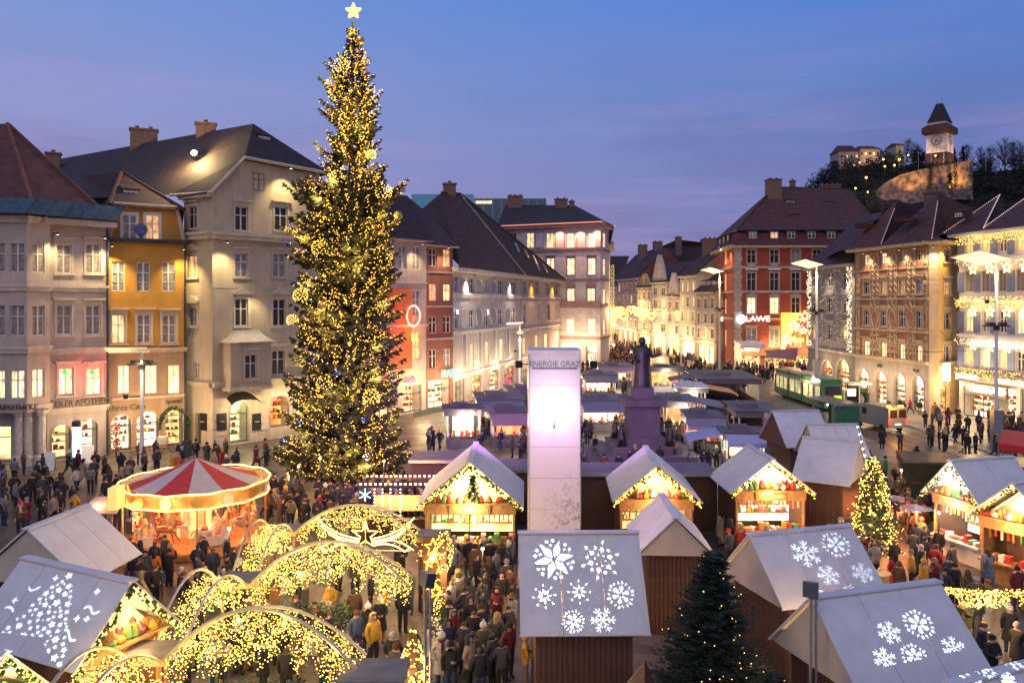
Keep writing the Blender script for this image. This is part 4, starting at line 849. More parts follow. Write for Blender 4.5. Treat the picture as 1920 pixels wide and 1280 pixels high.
# ================================================================ painted house with arcades
b = building('tall house with painted reddish stucco panels above four round arcade arches', 1603, 98)
m_lg = stucco('lilac grey lower stucco', (.40,.34,.30)); m_lr = stucco('faded red stucco', (.32,.155,.10)); m_lc = stucco('golden quoin stucco', (.55,.43,.27)); m_lo = stucco('yellow side stucco', (.58,.38,.13))
f = Fac(b, 1603, 98, 1741, 84.5); f.wallm = m_lg
CL = [1625, 1657, 1692, 1724]
f.row(CL, 471, 491, 10, [m_lit, m_lit2, m_curt, m_glass], hood=None, tr=m_lc, refpx=1692); f.row(CL, 526, 551, 11, [m_glass, m_lit3, m_lit3, m_curt], hood='flat', tr=m_lc, refpx=1692); f.row(CL, 583, 613, 11, [m_glass], hood='flat', tr=m_lc, refpx=1692); f.row(CL, 645, 673, 11.5, [m_lit2], hood='flat', tr=m_lc, refpx=1692)
for px in (1618, 1651, 1686, 1721): f.shop(px-10.5, px+11.5, {1618:691,1651:696,1686:700,1721:705}[px], arch=True, back=m_shopw, depth=.4)
ez = f.z(1692, 457); zb_ = f.z(1692, 679)
hs = f.holes; f.holes = [h for h in hs if h[2] > zb_]; f.wall(ez, m_lr, z0=zb_); f.holes = [h for h in hs if h[2] < zb_]; f.wall(zb_, m_lg); f.holes = hs
f.band(zb_, .35, .3, m_lc); f.band(f.z(1692, 562), .2, .15, m_lc); f.band(f.z(1692, 622), .2, .15, m_lc); f.band(f.z(1692, 505), .15, .12, m_lc); eave(f, ez, 1.0, m_lc, .4)
# zigzag and oval relief panels between the windows
def panel(x, z, w, h, kind):
    mb = MB(); mb.tube([(-w/2,0,-h/2),(w/2,0,-h/2),(w/2,0,h/2),(-w/2,0,h/2),(-w/2,0,-h/2)], .06, 4, 1); mb.box(-w/2,w/2,-.0,.04,-h/2,h/2,0)
    if kind == 0:
        for s_ in (-.28, .05, .38):
            mb.tube([(-w/2,-.02,h*(s_-.1)),(-w/4,-.02,h*(s_+.08)),(0,-.02,h*(s_-.1)),(w/4,-.02,h*(s_+.08)),(w/2,-.02,h*(s_-.1))], .07, 4, 1)
        mb.tube([(-w/4,-.01,-h/2),(-w/4,-.01,h/2)], .05, 4, 1); mb.tube([(w/4,-.01,-h/2),(w/4,-.01,h/2)], .05, 4, 1)
    else:
        for c in ((-w/4, w/4) if kind == 1 else (0,)):
            r = w/4*.75 if kind == 1 else w*.36; mb.tube([(c+r*cos(a*pi/6),-.02,h*.42*sin(a*pi/6)) for a in range(13)], .06, 4, 1)
    return mb.mesh('stucco_panel', [m_lr, m_lc])
PM = [panel(0,0,1.7,1.9,1), panel(0,0,1.7,1.7,0), panel(0,0,1.7,2.3,0), panel(0,0,1.7,1.6,1), panel(0,0,1.7,2.5,2), panel(0,0,1.7,2.3,0), panel(0,0,1.7,2.4,0)]
for px in (1609.5, 1641, 1674, 1708, 1736):
    for k, py in enumerate((481, 502 if False else 505, 533, 566, 598, 632, 660)):
        if abs(px-1609.5) < 1 or px > 1730: 
            o = f.putm(PM[k], 'stucco_panel', f.x(px), -.07, f.z(1692, py)); o.scale = (.35, 1, .92)
        else: o = f.putm(PM[k], 'stucco_panel', f.x(px), -.07, f.z(1692, py)); o.scale = (1, 1, .92)
f.text('RTA', 1651, 686, 6, m_framed); f.text('Luegg', 1719, 694, 5, m_framed)
for px in (1633, 1667, 1701, 1731): f.spot(px, 565-(ez-CH-.7)*F/f.hit(px)[1], 170, (1,.74,.42), out=1.0)
for px in (1618, 1651, 1686, 1721): lamp('shop_lamp', f.w(f.x(px), -2.2, 2.8), 80, WARM2, None, 'POINT', .3)
fc = Fac(b, 1741, 84.5, 1761, 84.0); fc.wallm = m_lc; fc.wall(ez, m_lc); eave(fc, ez, 1.0, m_lc, .4)
mb = MB()
for k in range(int(ez/.55)): mb.box(.03, fc.W-.03, -.06, -.003, k*.55, k*.55+.52)
fc.put(mb, 'quoin_courses', m_lc); fc.spot(1750, 565-(ez-CH-.7)*F/84, 300, (1,.74,.38), out=1.0)
fs = Fac(b, 1761, 84.0, 1797, 87.5); fs.wallm = m_lo
for yt, yb, g in ((467, 491, m_glass), (528, 553, m_lit3), (586, 617, m_glass), (649, 679, m_glass)): fs.window(1776, yt, yb, 13, glass=g, hood='flat', tr=m_lc)
fs.shop(1761.5, 1779, 712, arch=True, back=m_shop, depth=.4)
fs.wall(ez, m_lo); eave(fs, ez, 1.0, m_lc, .4); fs.band(zb_, .35, .3, m_lc); fs.spot(1765, 565-(ez-CH-.7)*F/84, 260, (1,.72,.3), out=.8); downpipe(fs, 1796, ez)
mb = MB(); mb.box(-.1,.1,-.9,-.2,-.9,.9); fs.putm(mb.mesh('bright_sign', emit('bright shop sign', (1,.8,.6), 8)), 'bright_sign', fs.x(1764), 0, 4.6); lamp('shop_lamp', fs.w(1.5, -1.8, 3.5), 110, WARM2, None, 'POINT', .3)
H1, H2 = PZ(1683, 376, 96), PZ(1760, 362, 93)
e0, e1, e2, e3 = f.w(-.6,-1.1,ez), f.w(f.x(1668),-1.1,ez), fc.w(fc.W*.3,-1.2,ez), fs.w(fs.W,-1,ez); v1 = f.w(f.x(1668), 14, ez); bk = Vector((2,16,0))
roofmesh(b, 'roof', [e0, e1, e2, e3, H1, H2, H1+Vector((14,16,0)), H2+Vector((14,18,0)), e0+Vector((4,16,0)), v1+Vector((6,0,0))], [(0,1,4), (0,4,6,8), (1,9,6,4), (1,2,5), (2,3,7,5), (1,5,7,9)], m_tile)
LR = [(e1, H1), (e1, H2) , (e2, H2)]
mb = MB()
for a, c in ((e1, H1), (e2, H2)):
    for k in range(20): p = a.lerp(c, k/25)-Vector(b.location); mb.octa((p.x, p.y-.15, p.z+.2), .07)
stuff(mb.build('hip_lights', emit('dim pale bulb', (1,.75,.6), .45), b)); chimney(b, PZ(1746, 368, 97), 1.2, 1.2, .3, .4)
for q, (a, c) in enumerate(((e0, e1), (e1, e2))):
    p = a.lerp(c, .5)+Vector((.6, 2.2, 2.6)); dormer(b, p, 1.6, .35, 1.4, f.rz, None, m_tile, m_tile)
# ================================================================ white house with stars
b = building('white and blue shuttered house draped with light curtains and glowing stars', 1797.5, 84)
m_ww = stucco('cool white stucco', (.52,.50,.50)); m_sh = mat('blue shutter', (.16,.21,.36), .6, 0, .15, 3, bands=(2, .12, .3)); m_wk = stucco('tan shutter panel', (.33,.28,.25))
f = Fac(b, 1798.5, 84, 2010, 71); f.wallm = m_ww
CW = [1817, 1848, 1880, 1913, 1946, 1980]
f.row(CW, 449, 474, 14, [m_lit3, m_lit3, m_glass], hood=None, tr=m_white, refpx=1848, fr=m_white)
f.row(CW, 508, 546, 15, [m_wk], hood=None, tr=m_white, refpx=1848, fr=m_wk)
f.row(CW, 583, 622, 14, [m_lit, m_curt, m_glass, m_lit2], hood=None, tr=m_white, refpx=1848, fr=m_white)
f.row(CW, 655, 690, 15, [m_lit3, m_lit, m_lit3, m_glass], hood=None, tr=m_white, refpx=1848, fr=m_white)
f.shop(1803, 1858, 722, arch=False, back=m_shopw); f.shop(1866, 1905, 728, arch=False, back=m_shopw); f.shop(1912, 1990, 730, arch=False, back=m_shopw)
ez = f.z(1848, 433); f.wall(ez, m_ww); eave(f, ez, 1.1, m_white, .4)
for y in (490, 568, 634): f.band(f.z(1848, y), .3, .25, m_white)
shm = MB(); shm.box(-.42,.42,-.07,0,-1.05,1.05,0); shm = shm.mesh('shutter', m_sh)
for px in (1802, 1832, 1864, 1896, 1930, 1963): 
    for py in (464, 528, 604, 672): f.putm(shm, 'shutter', f.x(px), -.003, f.z(1848, py), None).scale = (1, 1, .8 if py == 464 else 1.0)
zz = [f.z(1848, y) for y in (438, 488, 556, 636, 692)]
for z, dr, n in ((zz[0], 1.0, 480), (zz[1], .5, 240), (zz[2], 1.1, 520), (zz[3], .7, 300), (zz[4], 1.0, 520)): festoon(f, 0, f.W, z, dr, n, .04, m_bulby if dr > .8 else emit('pale fairy bulb', (1,.8,.5), 2.6), -.5)
sm = star_mesh(.55, .06)
for py, off in ((504, 0), (584, 0), (648, 0)):
    for px in (1832, 1864, 1896, 1930, 1963):
        f.putm(sm, 'light_star', f.x(px), -.5, f.z(1848, py))
mb = MB(); zs = f.z(1848, 711); mb.box(.1, f.W, -.5, -.06, zs-.4, zs+.75); f.put(mb, 'fascia', mat('dark fascia', (.06,.045,.04), .4))
f.text('JUWELIER', 1822, 706, 9, m_ws, y=-.6, wide=1.0); f.text('UHREN HANDEL', 1915, 718, 9.5, m_ws, y=-.6); f.text('WEIKHARDHAUS', 1872, 646, 9, emit('cool sign light', (.85,.9,1), 3), y=-.6, wide=1.15)
mb = MB(); mb.box(f.x(1824), f.x(1902), -.95, -.7, f.z(1868, 743), f.z(1868, 722)); f.put(mb, 'sign_board', MATS['dark fascia']); f.text('WEIKHARD', 1868, 732, 12, m_ws, y=-1.1, wide=1.05)
for px in (1815, 1840, 1868, 1895, 1925): lamp('shop_lamp', f.w(f.x(px), -2.2, 3.3), 90, WARM2, None, 'POINT', .3)
for zq in (zz[0]-1.2, zz[2]-1.2, zz[4]-1.2): lamp('curtain_glow', f.w(f.W*.25, -1.6, zq), 30, WARM, None, 'POINT', .5); lamp('curtain_glow', f.w(f.W*.6, -1.6, zq), 30, WARM, None, 'POINT', .5)
H3, H4 = PZ(1873, 369, 88), PZ(1925, 372, 82); e0, e1, e2, e3 = f.w(-.8,-1.2,ez), f.w(f.x(1862),-1.2,ez), f.w(f.x(1905),-1.2,ez), f.w(f.W,-1.2,ez)
roofmesh(b, 'roof', [e0, e1, e3, H3, H4, H3+Vector((12,18,0)), H4+Vector((14,18,0)), e0+Vector((4,18,0)), e1+Vector((6,14,0)), e3+Vector((6,14,0))], [(0,1,3), (0,3,5,7), (1,8,5,3), (1,2,4), (2,9,6,4), (1,4,6,8)], m_tile)
mb = MB()
for a, c in ((e0, H3), (e1, H3), (e1, H4)):
    for k in range(30): p = a.lerp(c, k/29)-Vector(b.location); mb.octa((p.x, p.y-.15, p.z+.2), .08)
stuff(mb.build('hip_lights', MATS['dim pale bulb'], b)); dormer(b, e0.lerp(e1, .5)+Vector((1,2.5,1.8)), 1.2, .5, 1.0, f.rz, None, m_tile, m_white)
# red awning at the right edge
a0_, a1_, a2_, a3_ = G(1872, 832, 2.9), G(1990, 850, 2.9), G(1990, 818, 3.5), G(1880, 806, 3.5)
o = root('awning_stand', 'red canvas awning over a stand at the right edge', 'awning', G(1905, 850)); o0 = Vector(o.location); mb = MB(); mb.slab([a0_-o0, a1_-o0, a2_-o0, a3_-o0], .06); mb.build('canopy', m_red, o)
mb = MB(); q = [a3_-o0, a2_-o0]; mb.slab([a0_-o0-Vector((0,0,.4)), a1_-o0-Vector((0,0,.4)), a1_-o0, a0_-o0], .05); mb.build('valance', m_red, o)
mb = MB()
for p in (a0_, a1_, a2_, a3_): q = p-o0; mb.tube([(q.x, q.y, 0), (q.x, q.y, q.z)], .05, 6)
mb.build('frame', m_metal, o)
b = building('plain cream house right of the star decorated house, mostly outside the photo', 2014, 70.5); f = Fac(b, 2014, 70.7, 2420, 56); f.wallm = m_p
for yt, yb in ((470, 505), (540, 575), (610, 645), (680, 712)):
    for px in (2050, 2105, 2160, 2220, 2280, 2345): f.window(px, yt, yb, 20, glass=R.choice((m_lit, m_curt, m_glass)), hood='flat', tr=m_w1b, refpx=2105)
for a, c in ((2040, 2110), (2130, 2200), (2230, 2310)): f.shop(a, c, 745, arch=False, back=m_shop, refpx=2105)
ez = 18.4; f.wall(ez, m_p); eave(f, ez, .9, m_w1b)
roofmesh(b, 'roof', [f.w(-.5,-1,ez), f.w(f.W+.5,-1,ez), f.w(f.W+.5,8,ez+7), f.w(-.5,8,ez+7), f.w(-.5,16,ez), f.w(f.W+.5,16,ez)], [(0,1,2,3), (3,2,5,4), (4,0,3), (1,5,2)], m_tile)
# ================================================================ castle hill
SK = [(1440,470),(1490,405),(1525,358),(1560,318),(1590,300),(1640,296),(1700,300),(1760,306),(1830,312),(1900,312),(2000,305),(2200,300),(2500,330)]
def skz(px):
    for (a, ya), (c, yc) in zip(SK, SK[1:]):
        if a <= px <= c: return ya+(yc-ya)*(px-a)/(c-a)
    return SK[0][1] if px < SK[0][0] else SK[-1][1]
def hillz(px, d):
    if d <= 435:
        t = max(0, min(1, (d-290)/145)); t = t**1.6; return 8+(ZP(skz(px), 435)-8)*t
    return ZP(skz(px), 435)-(d-435)*.25
mb = MB(); PX = list(range(1440, 2520, 20)); DD = list(range(290, 640, 15)); idx = {}
for i, px in enumerate(PX):
    for j, d in enumerate(DD): idx[i, j] = len(mb.v); p = P(px, d); mb.v.append((p.x, p.y, hillz(px, d)+R.uniform(-1.2, 1.2)))
for i in range(len(PX)-1):
    for j in range(len(DD)-1): mb.f.append((idx[i,j], idx[i+1,j], idx[i+1,j+1], idx[i,j+1])); mb.m.append(0)
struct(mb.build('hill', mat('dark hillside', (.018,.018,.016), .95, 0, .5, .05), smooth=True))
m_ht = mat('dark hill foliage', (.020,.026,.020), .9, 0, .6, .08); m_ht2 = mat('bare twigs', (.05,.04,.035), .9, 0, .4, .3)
def blob(mb, x, y, z, rx, rz, n, s, mi=0):
    for i in range(n):
        while True:
            a, c, e = R.uniform(-1,1), R.uniform(-1,1), R.uniform(-1,1)
            if a*a+c*c+e*e < 1: break
        p = Vector((x+a*rx, y+c*rx, z+e*rz)); u = Vector((R.uniform(-1,1), R.uniform(-1,1), R.uniform(-1,1))).normalized()*s*R.uniform(.5,1.3); v = Vector((R.uniform(-1,1), R.uniform(-1,1), R.uniform(-1,1))).normalized()*s*R.uniform(.5,1.3)
        mb.face([p, p+u, p+u*.6+v], mi)
mb = MB()
for q_ in range(9): blob(mb, *(P(1762+R.uniform(-26,26), 405, ZP(315, 405)+R.uniform(-2,1))), 2.2, 2.0, 60, 1.0)
for i in range(900):
    px = R.uniform(1475, 1960); d = R.uniform(330, 436) if i < 640 else R.uniform(412, 438); p = P(px, d, hillz(px, d)); s = R.uniform(2.2, 4.6)
    if 1640 < px < 1832 and 395 < d < 412: continue
    if abs(px-1762) < 26 and d > 405: continue
    py = HZ-(p.z+s-CH)*F/d
    if 1640 < px < 1830 and d < 405 and py < 364-(px-1650)*.05 and R.random() < (.93 if px > 1690 else .7) and py < 356-(px-1650)*.05: continue
    if 1570 < px < 1652 and py < 300 and d < 440: continue
    if 1676 < px < 1698 and py < 290: continue
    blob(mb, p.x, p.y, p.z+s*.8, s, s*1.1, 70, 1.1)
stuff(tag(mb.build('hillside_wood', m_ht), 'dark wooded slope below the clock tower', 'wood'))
# trees one can tell apart on the skyline
def bare_tree(name, label, px, d, h, spread=.35, m=None, grp='bare trees on the hill skyline'):
    zb = hillz(px, d) if d > 200 else 0; r = root(name, label, 'tree', P(px, d, zb-1), 0, grp); mb = MB(); tw = MB()
    mb.tube([(0,0,0),(.1,0,h*.5),(0,.1,h*.95)], h*.02, 5, 0, h*.004); mb.build('trunk', m_bark, r)
    for i in range(60):
        z0 = h*R.uniform(.2, .85); a = R.uniform(0, 2*pi); l = (h-z0)*spread*R.uniform(.7,1.3)+.4
        e = Vector((cos(a)*l, sin(a)*l, z0+l*R.uniform(.8,1.6))); s_ = Vector((0,0,z0)); tw.tube([s_, s_.lerp(e,.6)+Vector((0,0,-.2)), e], h*.006, 3, 0, h*.002, caps=False)
        for k in range(6):
            q = s_.lerp(e, R.uniform(.4,1)); w = Vector((R.uniform(-1,1), R.uniform(-1,1), R.uniform(.2,1.3)))*h*.08; tw.tube([q, q+w], h*.003, 3, 0, h*.001, caps=False)
    tw.build('crown', m or m_ht2, r); return r
for i, (px, d, h, w) in enumerate(((1702, 436, 13, 'left of the tower'), (1716, 436, 11, 'just left of the tower'), (1588, 436, 9, 'above the castle house'), (1542, 432, 10, 'low on the left slope'), (1812, 436, 13, 'just right of the tower'), (1838, 436, 12, 'right of the tower'), (1856, 436, 12, 'between tower and right edge'), (1884, 430, 20, 'tall and widest near the right edge'), (1898, 438, 16, 'second from the right edge'), (1913, 430, 18, 'at the very right edge'))):
    bare_tree('bare_tree', 'bare dark tree on the hill skyline, '+w, px, d, h, .42)
for px, py0, d, h, w in ((1745, 352, 398, 14, 'left one before the bastion wall'), (1791, 350, 398, 16, 'tallest before the lit wall end'), (1821, 348, 396, 10, 'at the right end of the bastion wall'), (1781, 352, 394, 8, 'shortest in front of the bastion wall'), (1788, 300, 425, 7, 'right beside the clock tower base'), (1806, 298, 428, 8, 'on the terrace right of the tower')):
    r = root('cypress_tree', 'slim dark conifer '+w, 'tree', P(px, d, ZP(py0, d)-1), 0, 'dark conifers by the bastion'); mb = MB()
    for k in range(10): z = h*(.1+.09*k); blob(mb, 0, 0, z, (1-k/11)*1.5, 1.0, 30, .8)
    mb.build('crown', m_ht, r); mb = MB(); mb.tube([(0,0,0),(0,0,h*.5)], .25, 5); mb.build('trunk', m_bark, r)
# clock tower
D = 420; zt = lambda y: ZP(y, D); b = root('clock_tower', 'white clock tower with dark wooden gallery and steep roof on the hill', 'tower', P(1762, D, zt(312)), 0); Z0 = zt(312)
m_tw = stucco('tower white stucco', (.62,.56,.48)); sq = lambda r: [(r,0),(0,r),(-r,0),(0,-r)]
def ring(mb, r0, z0, r1, z1, mi=0):
    a, c = sq(r0), sq(r1)
    for i in range(4): j = (i+1) % 4; mb.face([(a[i][0],a[i][1],z0-Z0),(a[j][0],a[j][1],z0-Z0),(c[j][0],c[j][1],z1-Z0),(c[i][0],c[i][1],z1-Z0)], mi)
mb = MB(); ring(mb, 7.3, zt(289), 6.9, zt(252)); mb.build('wall', m_tw, b)
mb = MB(); ring(mb, 8.0, zt(330), 7.6, zt(289)); ring(mb, 7.6, zt(289), 7.3, zt(288.9)); mb.build('plinth', stucco('reddish plinth', (.045,.02,.018)), b)
mb = MB(); ring(mb, 6.9, zt(254), 9.6, zt(252)); ring(mb, 9.6, zt(252), 9.6, zt(241)); ring(mb, 9.6, zt(241), 6.6, zt(235)); ring(mb, 6.4, zt(235), 6.3, zt(230), 1); mb.build('gallery', [mat('gallery wood', (.10,.035,.025), .7, 0, .3, .5, bands=(2,.5,.4)), m_tw], b)
mb = MB(); ring(mb, 6.9, zt(231), 5.2, zt(220)); ring(mb, 5.2, zt(220), 2.0, zt(195.5)); ring(mb, 2.0, zt(195.5), .1, zt(194)); mb.build('roof', tile('tower roof', (.02,.022,.03), .6), b)
mb = MB(); mb.tube([(-1.2,0,zt(196)-Z0),(-1.2,0,zt(188)-Z0)], .08, 4); mb.tube([(1.2,0,zt(196)-Z0),(1.2,0,zt(184)-Z0)], .08, 4); mb.octa((1.2,0,zt(184)-Z0), .3); mb.build('spire_rods', m_iron, b)
for sgn in (-1, 1):
    c = Vector((sgn*3.62, -3.62, zt(266)-Z0)); q = sgn*pi/4; mb = MB(); r_ = 2.55
    mb.lathe([(.001,.0),(r_,.0),(r_,-.12),(.001,-.12)], 24, 0); mb.lathe([(r_*.94,-.13),(r_*.94,-.2),(r_,-.2),(r_,-.13)], 24, 1)
    for k in range(12): w = k*pi/6; mb.obx = None; mb.tube([(r_*.7*cos(w), r_*.7*sin(w), -.16), (r_*.9*cos(w), r_*.9*sin(w), -.16)], .16, 4, 1)
    for w, l in ((2.0, .62), (.4, .8)): mb.tube([(0,0,-.2),(r_*l*cos(w), r_*l*sin(w), -.2)], .14, 4, 1)
    for k in range(8): w = k*pi/4+.2; mb.tube([(r_*.15*cos(w), r_*.15*sin(w), -.17), (r_*.42*cos(w+.3), r_*.42*sin(w+.3), -.17)], .12, 4, 1)
    o = mb.build('clock_face', [m_tw, mat('clock black', (.03,.02,.02), .5)], b, c); o.rotation_euler = (-pi/2, 0, q)
    d_ = Vector((sin(q) if False else sgn*.707, -.707, 0)); 
    l = lamp('tower_floodlight', Vector((sgn*15, -17, -9)), 9000, (1,.62,.42), b, 'SPOT', .3, None, radians(38), .6); l.rotation_euler = (Vector((sgn*3.5, -3.5, 7))-Vector(l.location)).to_track_quat('-Z', 'Y').to_euler()
mb = MB()
for sgn in (-1, 1): mb.tube([(sgn*3.3, -3.3-.9, zt(289)-Z0), (sgn*3.3, -3.3-.9, zt(256)-Z0)], .14, 4)
mb.build('downpipe', m_tw, b)
# bastion wall
m_bw = mat('bastion stone', (.25,.18,.15), .9, 0, .75, .45, 1.0, .7, streak=.4)
r = root('bastion_wall', 'long rough stone retaining wall below the clock tower, lit amber in places', 'wall', P(1740, 402, 60)); o0 = Vector(r.location)
seg = [(1645, 358, 372, 406), (1662, 342, 366, 404), (1690, 327, 362, 402), (1725, 318, 358, 400), (1763, 311, 354, 400), (1798, 305, 352, 402), (1824, 299, 352, 404)]
for (a, ya, yb, da), (c, yc, yd, dc) in zip(seg, seg[1:]):
    mb = MB(); f0 = [PZ(a, yb+22, da)-o0, PZ(c, yd+22, dc)-o0, PZ(c, yc, dc)-o0, PZ(a, ya, da)-o0]; bk_ = Vector((0, 2.5, 0))
    mb.hexa([f0[0], f0[1], f0[1]+bk_, f0[0]+bk_, f0[3], f0[2], f0[2]+bk_, f0[3]+bk_]); mb.build('wall_section', m_bw, r)
for px, py, e in ((1716, 356, 2200), (1811, 350, 4200), (1800, 346, 1600), (1690, 345, 900), (1665, 352, 700), (1745, 350, 900), (1775, 350, 1100)):
    p = PZ(px, py, 396); l = lamp('wall_floodlight', p+Vector((0,-3,-1)), e, (1,.5,.12), None, 'SPOT', .3, None, radians(95), .8); aim(l, p+Vector((0,6,9)))
for px, py in ((1722, 306), (1746, 302), (1770, 300), (1796, 296), (1824, 288), (1848, 300), (1868, 305)):
    p = PZ(px, py, 412); r = root('flag_pole', 'thin pale pole on the hilltop terrace, %s' % {1722:'leftmost',1746:'second from the left',1770:'just before the clock tower foot',1796:'fourth from the left',1824:'at the bastion end',1848:'second from the right',1868:'rightmost'}[px], 'pole', p-Vector((0,0,6)), 0, 'thin poles along the terrace'); mb = MB(); mb.tube([(0,0,0),(0,0,12)], .1, 4); mb.build('pole', m_metal, r)
# castle houses
def small_house(label, p0, p1, yb, yt, d, ridge, m, tilem, lit=3, light=800):
    a, c = PZ(p0, yb, d), PZ(p1, yb, d); h = (yb-yt)*d/F; w = c.x-a.x; r = root('hill_house', label, 'house', a-Vector((0,0,4))); mb = MB(); mb.box(0, w, 0, 12, 0, h+4); mb.build('wall', m, r)
    mb = MB(); rg = ridge*d/F; mb.face([(-.5,-.6,h+4),(w+.5,-.6,h+4),(w*.85,6,h+4+rg),(w*.15,6,h+4+rg)]); mb.face([(w+.5,-.6,h+4),(w+.5,12.6,h+4),(w*.85,6,h+4+rg)]); mb.face([(-.5,12.6,h+4),(-.5,-.6,h+4),(w*.15,6,h+4+rg)]); mb.face([(w+.5,12.6,h+4),(-.5,12.6,h+4),(w*.15,6,h+4+rg),(w*.85,6,h+4+rg)]); mb.build('roof', tilem, r)
    for i in range(lit): mb = MB(); x = w*(i+.5)/lit; mb.box(x-.5,x+.5,-.08,-.003,h*.4+4,h*.4+5.4); mb.build('window', m_lit if i % 2 else m_glass, r)
    l = lamp('house_floodlight', Vector((w*.5, -7, 1)), light, (1,.6,.35), r, 'SPOT', .3, None, radians(120), .8); l.rotation_euler = (Vector((w*.5,0,h*.6+4))-Vector(l.location)).to_track_quat('-Z','Y').to_euler()
small_house('long pale house with reddish roof on the left hill shoulder', 1573, 1611, 304, 284, 432, 15, stucco('hill house stucco', (.40,.33,.28)), m_tile, 4, 420)
small_house('amber lit arcade building beside the long hill house', 1612, 1650, 298, 279, 436, 9, stucco('hill house stucco2', (.42,.33,.22)), m_tile, 5, 800)
small_house('small towerlike yellow house with pointed roof on the hill', 1680, 1694, 296, 272, 430, 7, stucco('hill house stucco3', (.45,.38,.25)), m_tiled, 1, 350)
for i, (px, py, s) in enumerate(((1656, 299, .6), (1612, 305, .5), (1659, 312, .6), (1677, 310, .6), (1686, 299, .7), (1604, 353, .6), (1624, 333, .7), (1627, 360, .5), (1754, 292, .6), (1703, 291, .5))):
    p = PZ(px, py, 385 if px != 1754 else 410); r = root('path_lamp', 'small glowing lamp among the dark hillside trees, %s' % ['upper middle','above the long house end','centre','right of centre','near the small tower house','lowest left','left middle','lowest right','at the clock tower foot','top right'][i], 'lamp', p, 0, 'lamps on the hillside'); mb = MB(); mb.ball((0,0,0), s*.75, 0, 8, 5); mb.build('globe', m_bulb, r); mb = MB(); mb.tube([(0,0,-4),(0,0,-s*.76)], .08, 4); mb.build('post', m_iron, r)
    lamp('path_lamp_light', p+Vector((0,-1.5,0)), 250, (1,.6,.25), None, 'POINT', .3)
# ================================================================ the giant Christmas tree
TD = 50.0; TB = G(655, 925); TD = TB.y; tz = lambda y: ZP(y, TD); tx = lambda x: (x-960)/F*TD-TB.x
PROF = [(38,4,4),(60,10,12),(85,16,22),(120,52,38),(150,60,50),(200,78,66),(215,80,55),(240,62,68),(270,72,70),(300,76,68),(330,78,64),(350,62,95),(390,108,98),(410,112,86),(470,108,78),(520,98,82),(600,102,90),(660,108,88),(740,116,92),(800,118,96),(850,126,102),(890,128,112),(915,108,100)]
def prof(y):
    for (a, l0, r0), (c, l1, r1) in zip(PROF, PROF[1:]):
        if a <= y <= c: t = (y-a)/(c-a); return (l0+(l1-l0)*t)*TD/F, (r0+(r1-r0)*t)*TD/F
    return (l1*TD/F, r1*TD/F)
r = root('christmas_tree', 'giant fir tree covered in golden fairy lights with a glowing star on top', 'christmas tree', TB); TREE = r
mb = MB(); H = tz(40); mb.tube([(0,0,0),(.05,0,H*.5),(tx(661),0,H)], .42, 8, 0, .05); mb.build('trunk', m_bark, r)
lf = MB(); bl = MB(); bp = MB()
def yof(z): return HZ-(z-CH)*F/TD
z = 1.6
tips = []
while z < H-.4:
    y = yof(z); lw, rw = prof(y); big = (lw+rw)/2
    nb = 13 if big > 1.2 else 8
    a0 = R.uniform(0, 6)
    gap = 1
    for k in range(nb):
        a = a0+2*pi*k/nb+R.uniform(-.2, .2); lim = rw if cos(a) > 0 else lw; lim = lim*abs(cos(a))+(lw+rw)/2*(1-abs(cos(a)))
        lim *= .80 if 100 < y < 350 else .96
        l = lim*R.choice((R.uniform(.55,.85), R.uniform(.85, 1.2)))
        if y < 350 and R.random() < .36: continue
        if l < .15: l = .15
        up = .18 if y < 400 else -.12
        dirv = Vector((cos(a), sin(a), 0)); c0 = Vector((tx(661)*z/H, 0, z)); n = 6
        pts = [c0+dirv*l*t+Vector((0,0, up*l*t - (.35*l*t*(1-t)) + .22*l*t*t)) for t in [i/n for i in range(n+1)]]
        bp.tube(pts, .035+.008*l, 3, 0, .01, caps=False); tips.append(pts)
        m_ = int(9+l*11)
        for i in range(m_):
            t = R.uniform(.12, 1.03)**.8; i0 = min(n-1, int(t*n)); p = pts[i0].lerp(pts[i0+1], min(1, t*n-i0)); sd = dirv.cross(Vector((0,0,1)))
            L_ = (.16+.30*(1-t))*min(1.4, .55+l*.25)*R.uniform(.7, 1.3)
            for sg in (-1, 1):
                tw = (dirv*R.uniform(.3,.8)+sd*sg*R.uniform(.4,1.0)+Vector((0,0,R.uniform(-.55,.15)))).normalized()*L_*1.5; w_ = tw.cross(Vector((R.uniform(-1,1),R.uniform(-1,1),R.uniform(-1,1)))).normalized()*L_*.22
                lf.face([p-w_*.5, p+tw*.5+w_, p+tw, p+tw*.5-w_]); w2 = Vector((0,0,-L_*.30)); lf.face([p, p+tw*.55+w2, p+tw*.98])
    z += .34 if y > 380 else .46
lf.build('crown', m_green, r); bp.build('branches', m_bark, r)
for pts in tips:
    nk_ = R.choice((10, 26, 42)) if (pts[-1]-pts[0]).length > 1.5 else 14
    for k in range(nk_):
        t = R.uniform(.35, 1.0); i0 = min(5, int(t*6)); p = pts[i0].lerp(pts[i0+1], t*6-i0); bl.octa((p.x+R.uniform(-.12,.12), p.y+R.uniform(-.12,.12), p.z+R.uniform(-.22,.16)), R.uniform(.020, .037))
stuff(bl.build('fairy_lights', m_bulb, r))
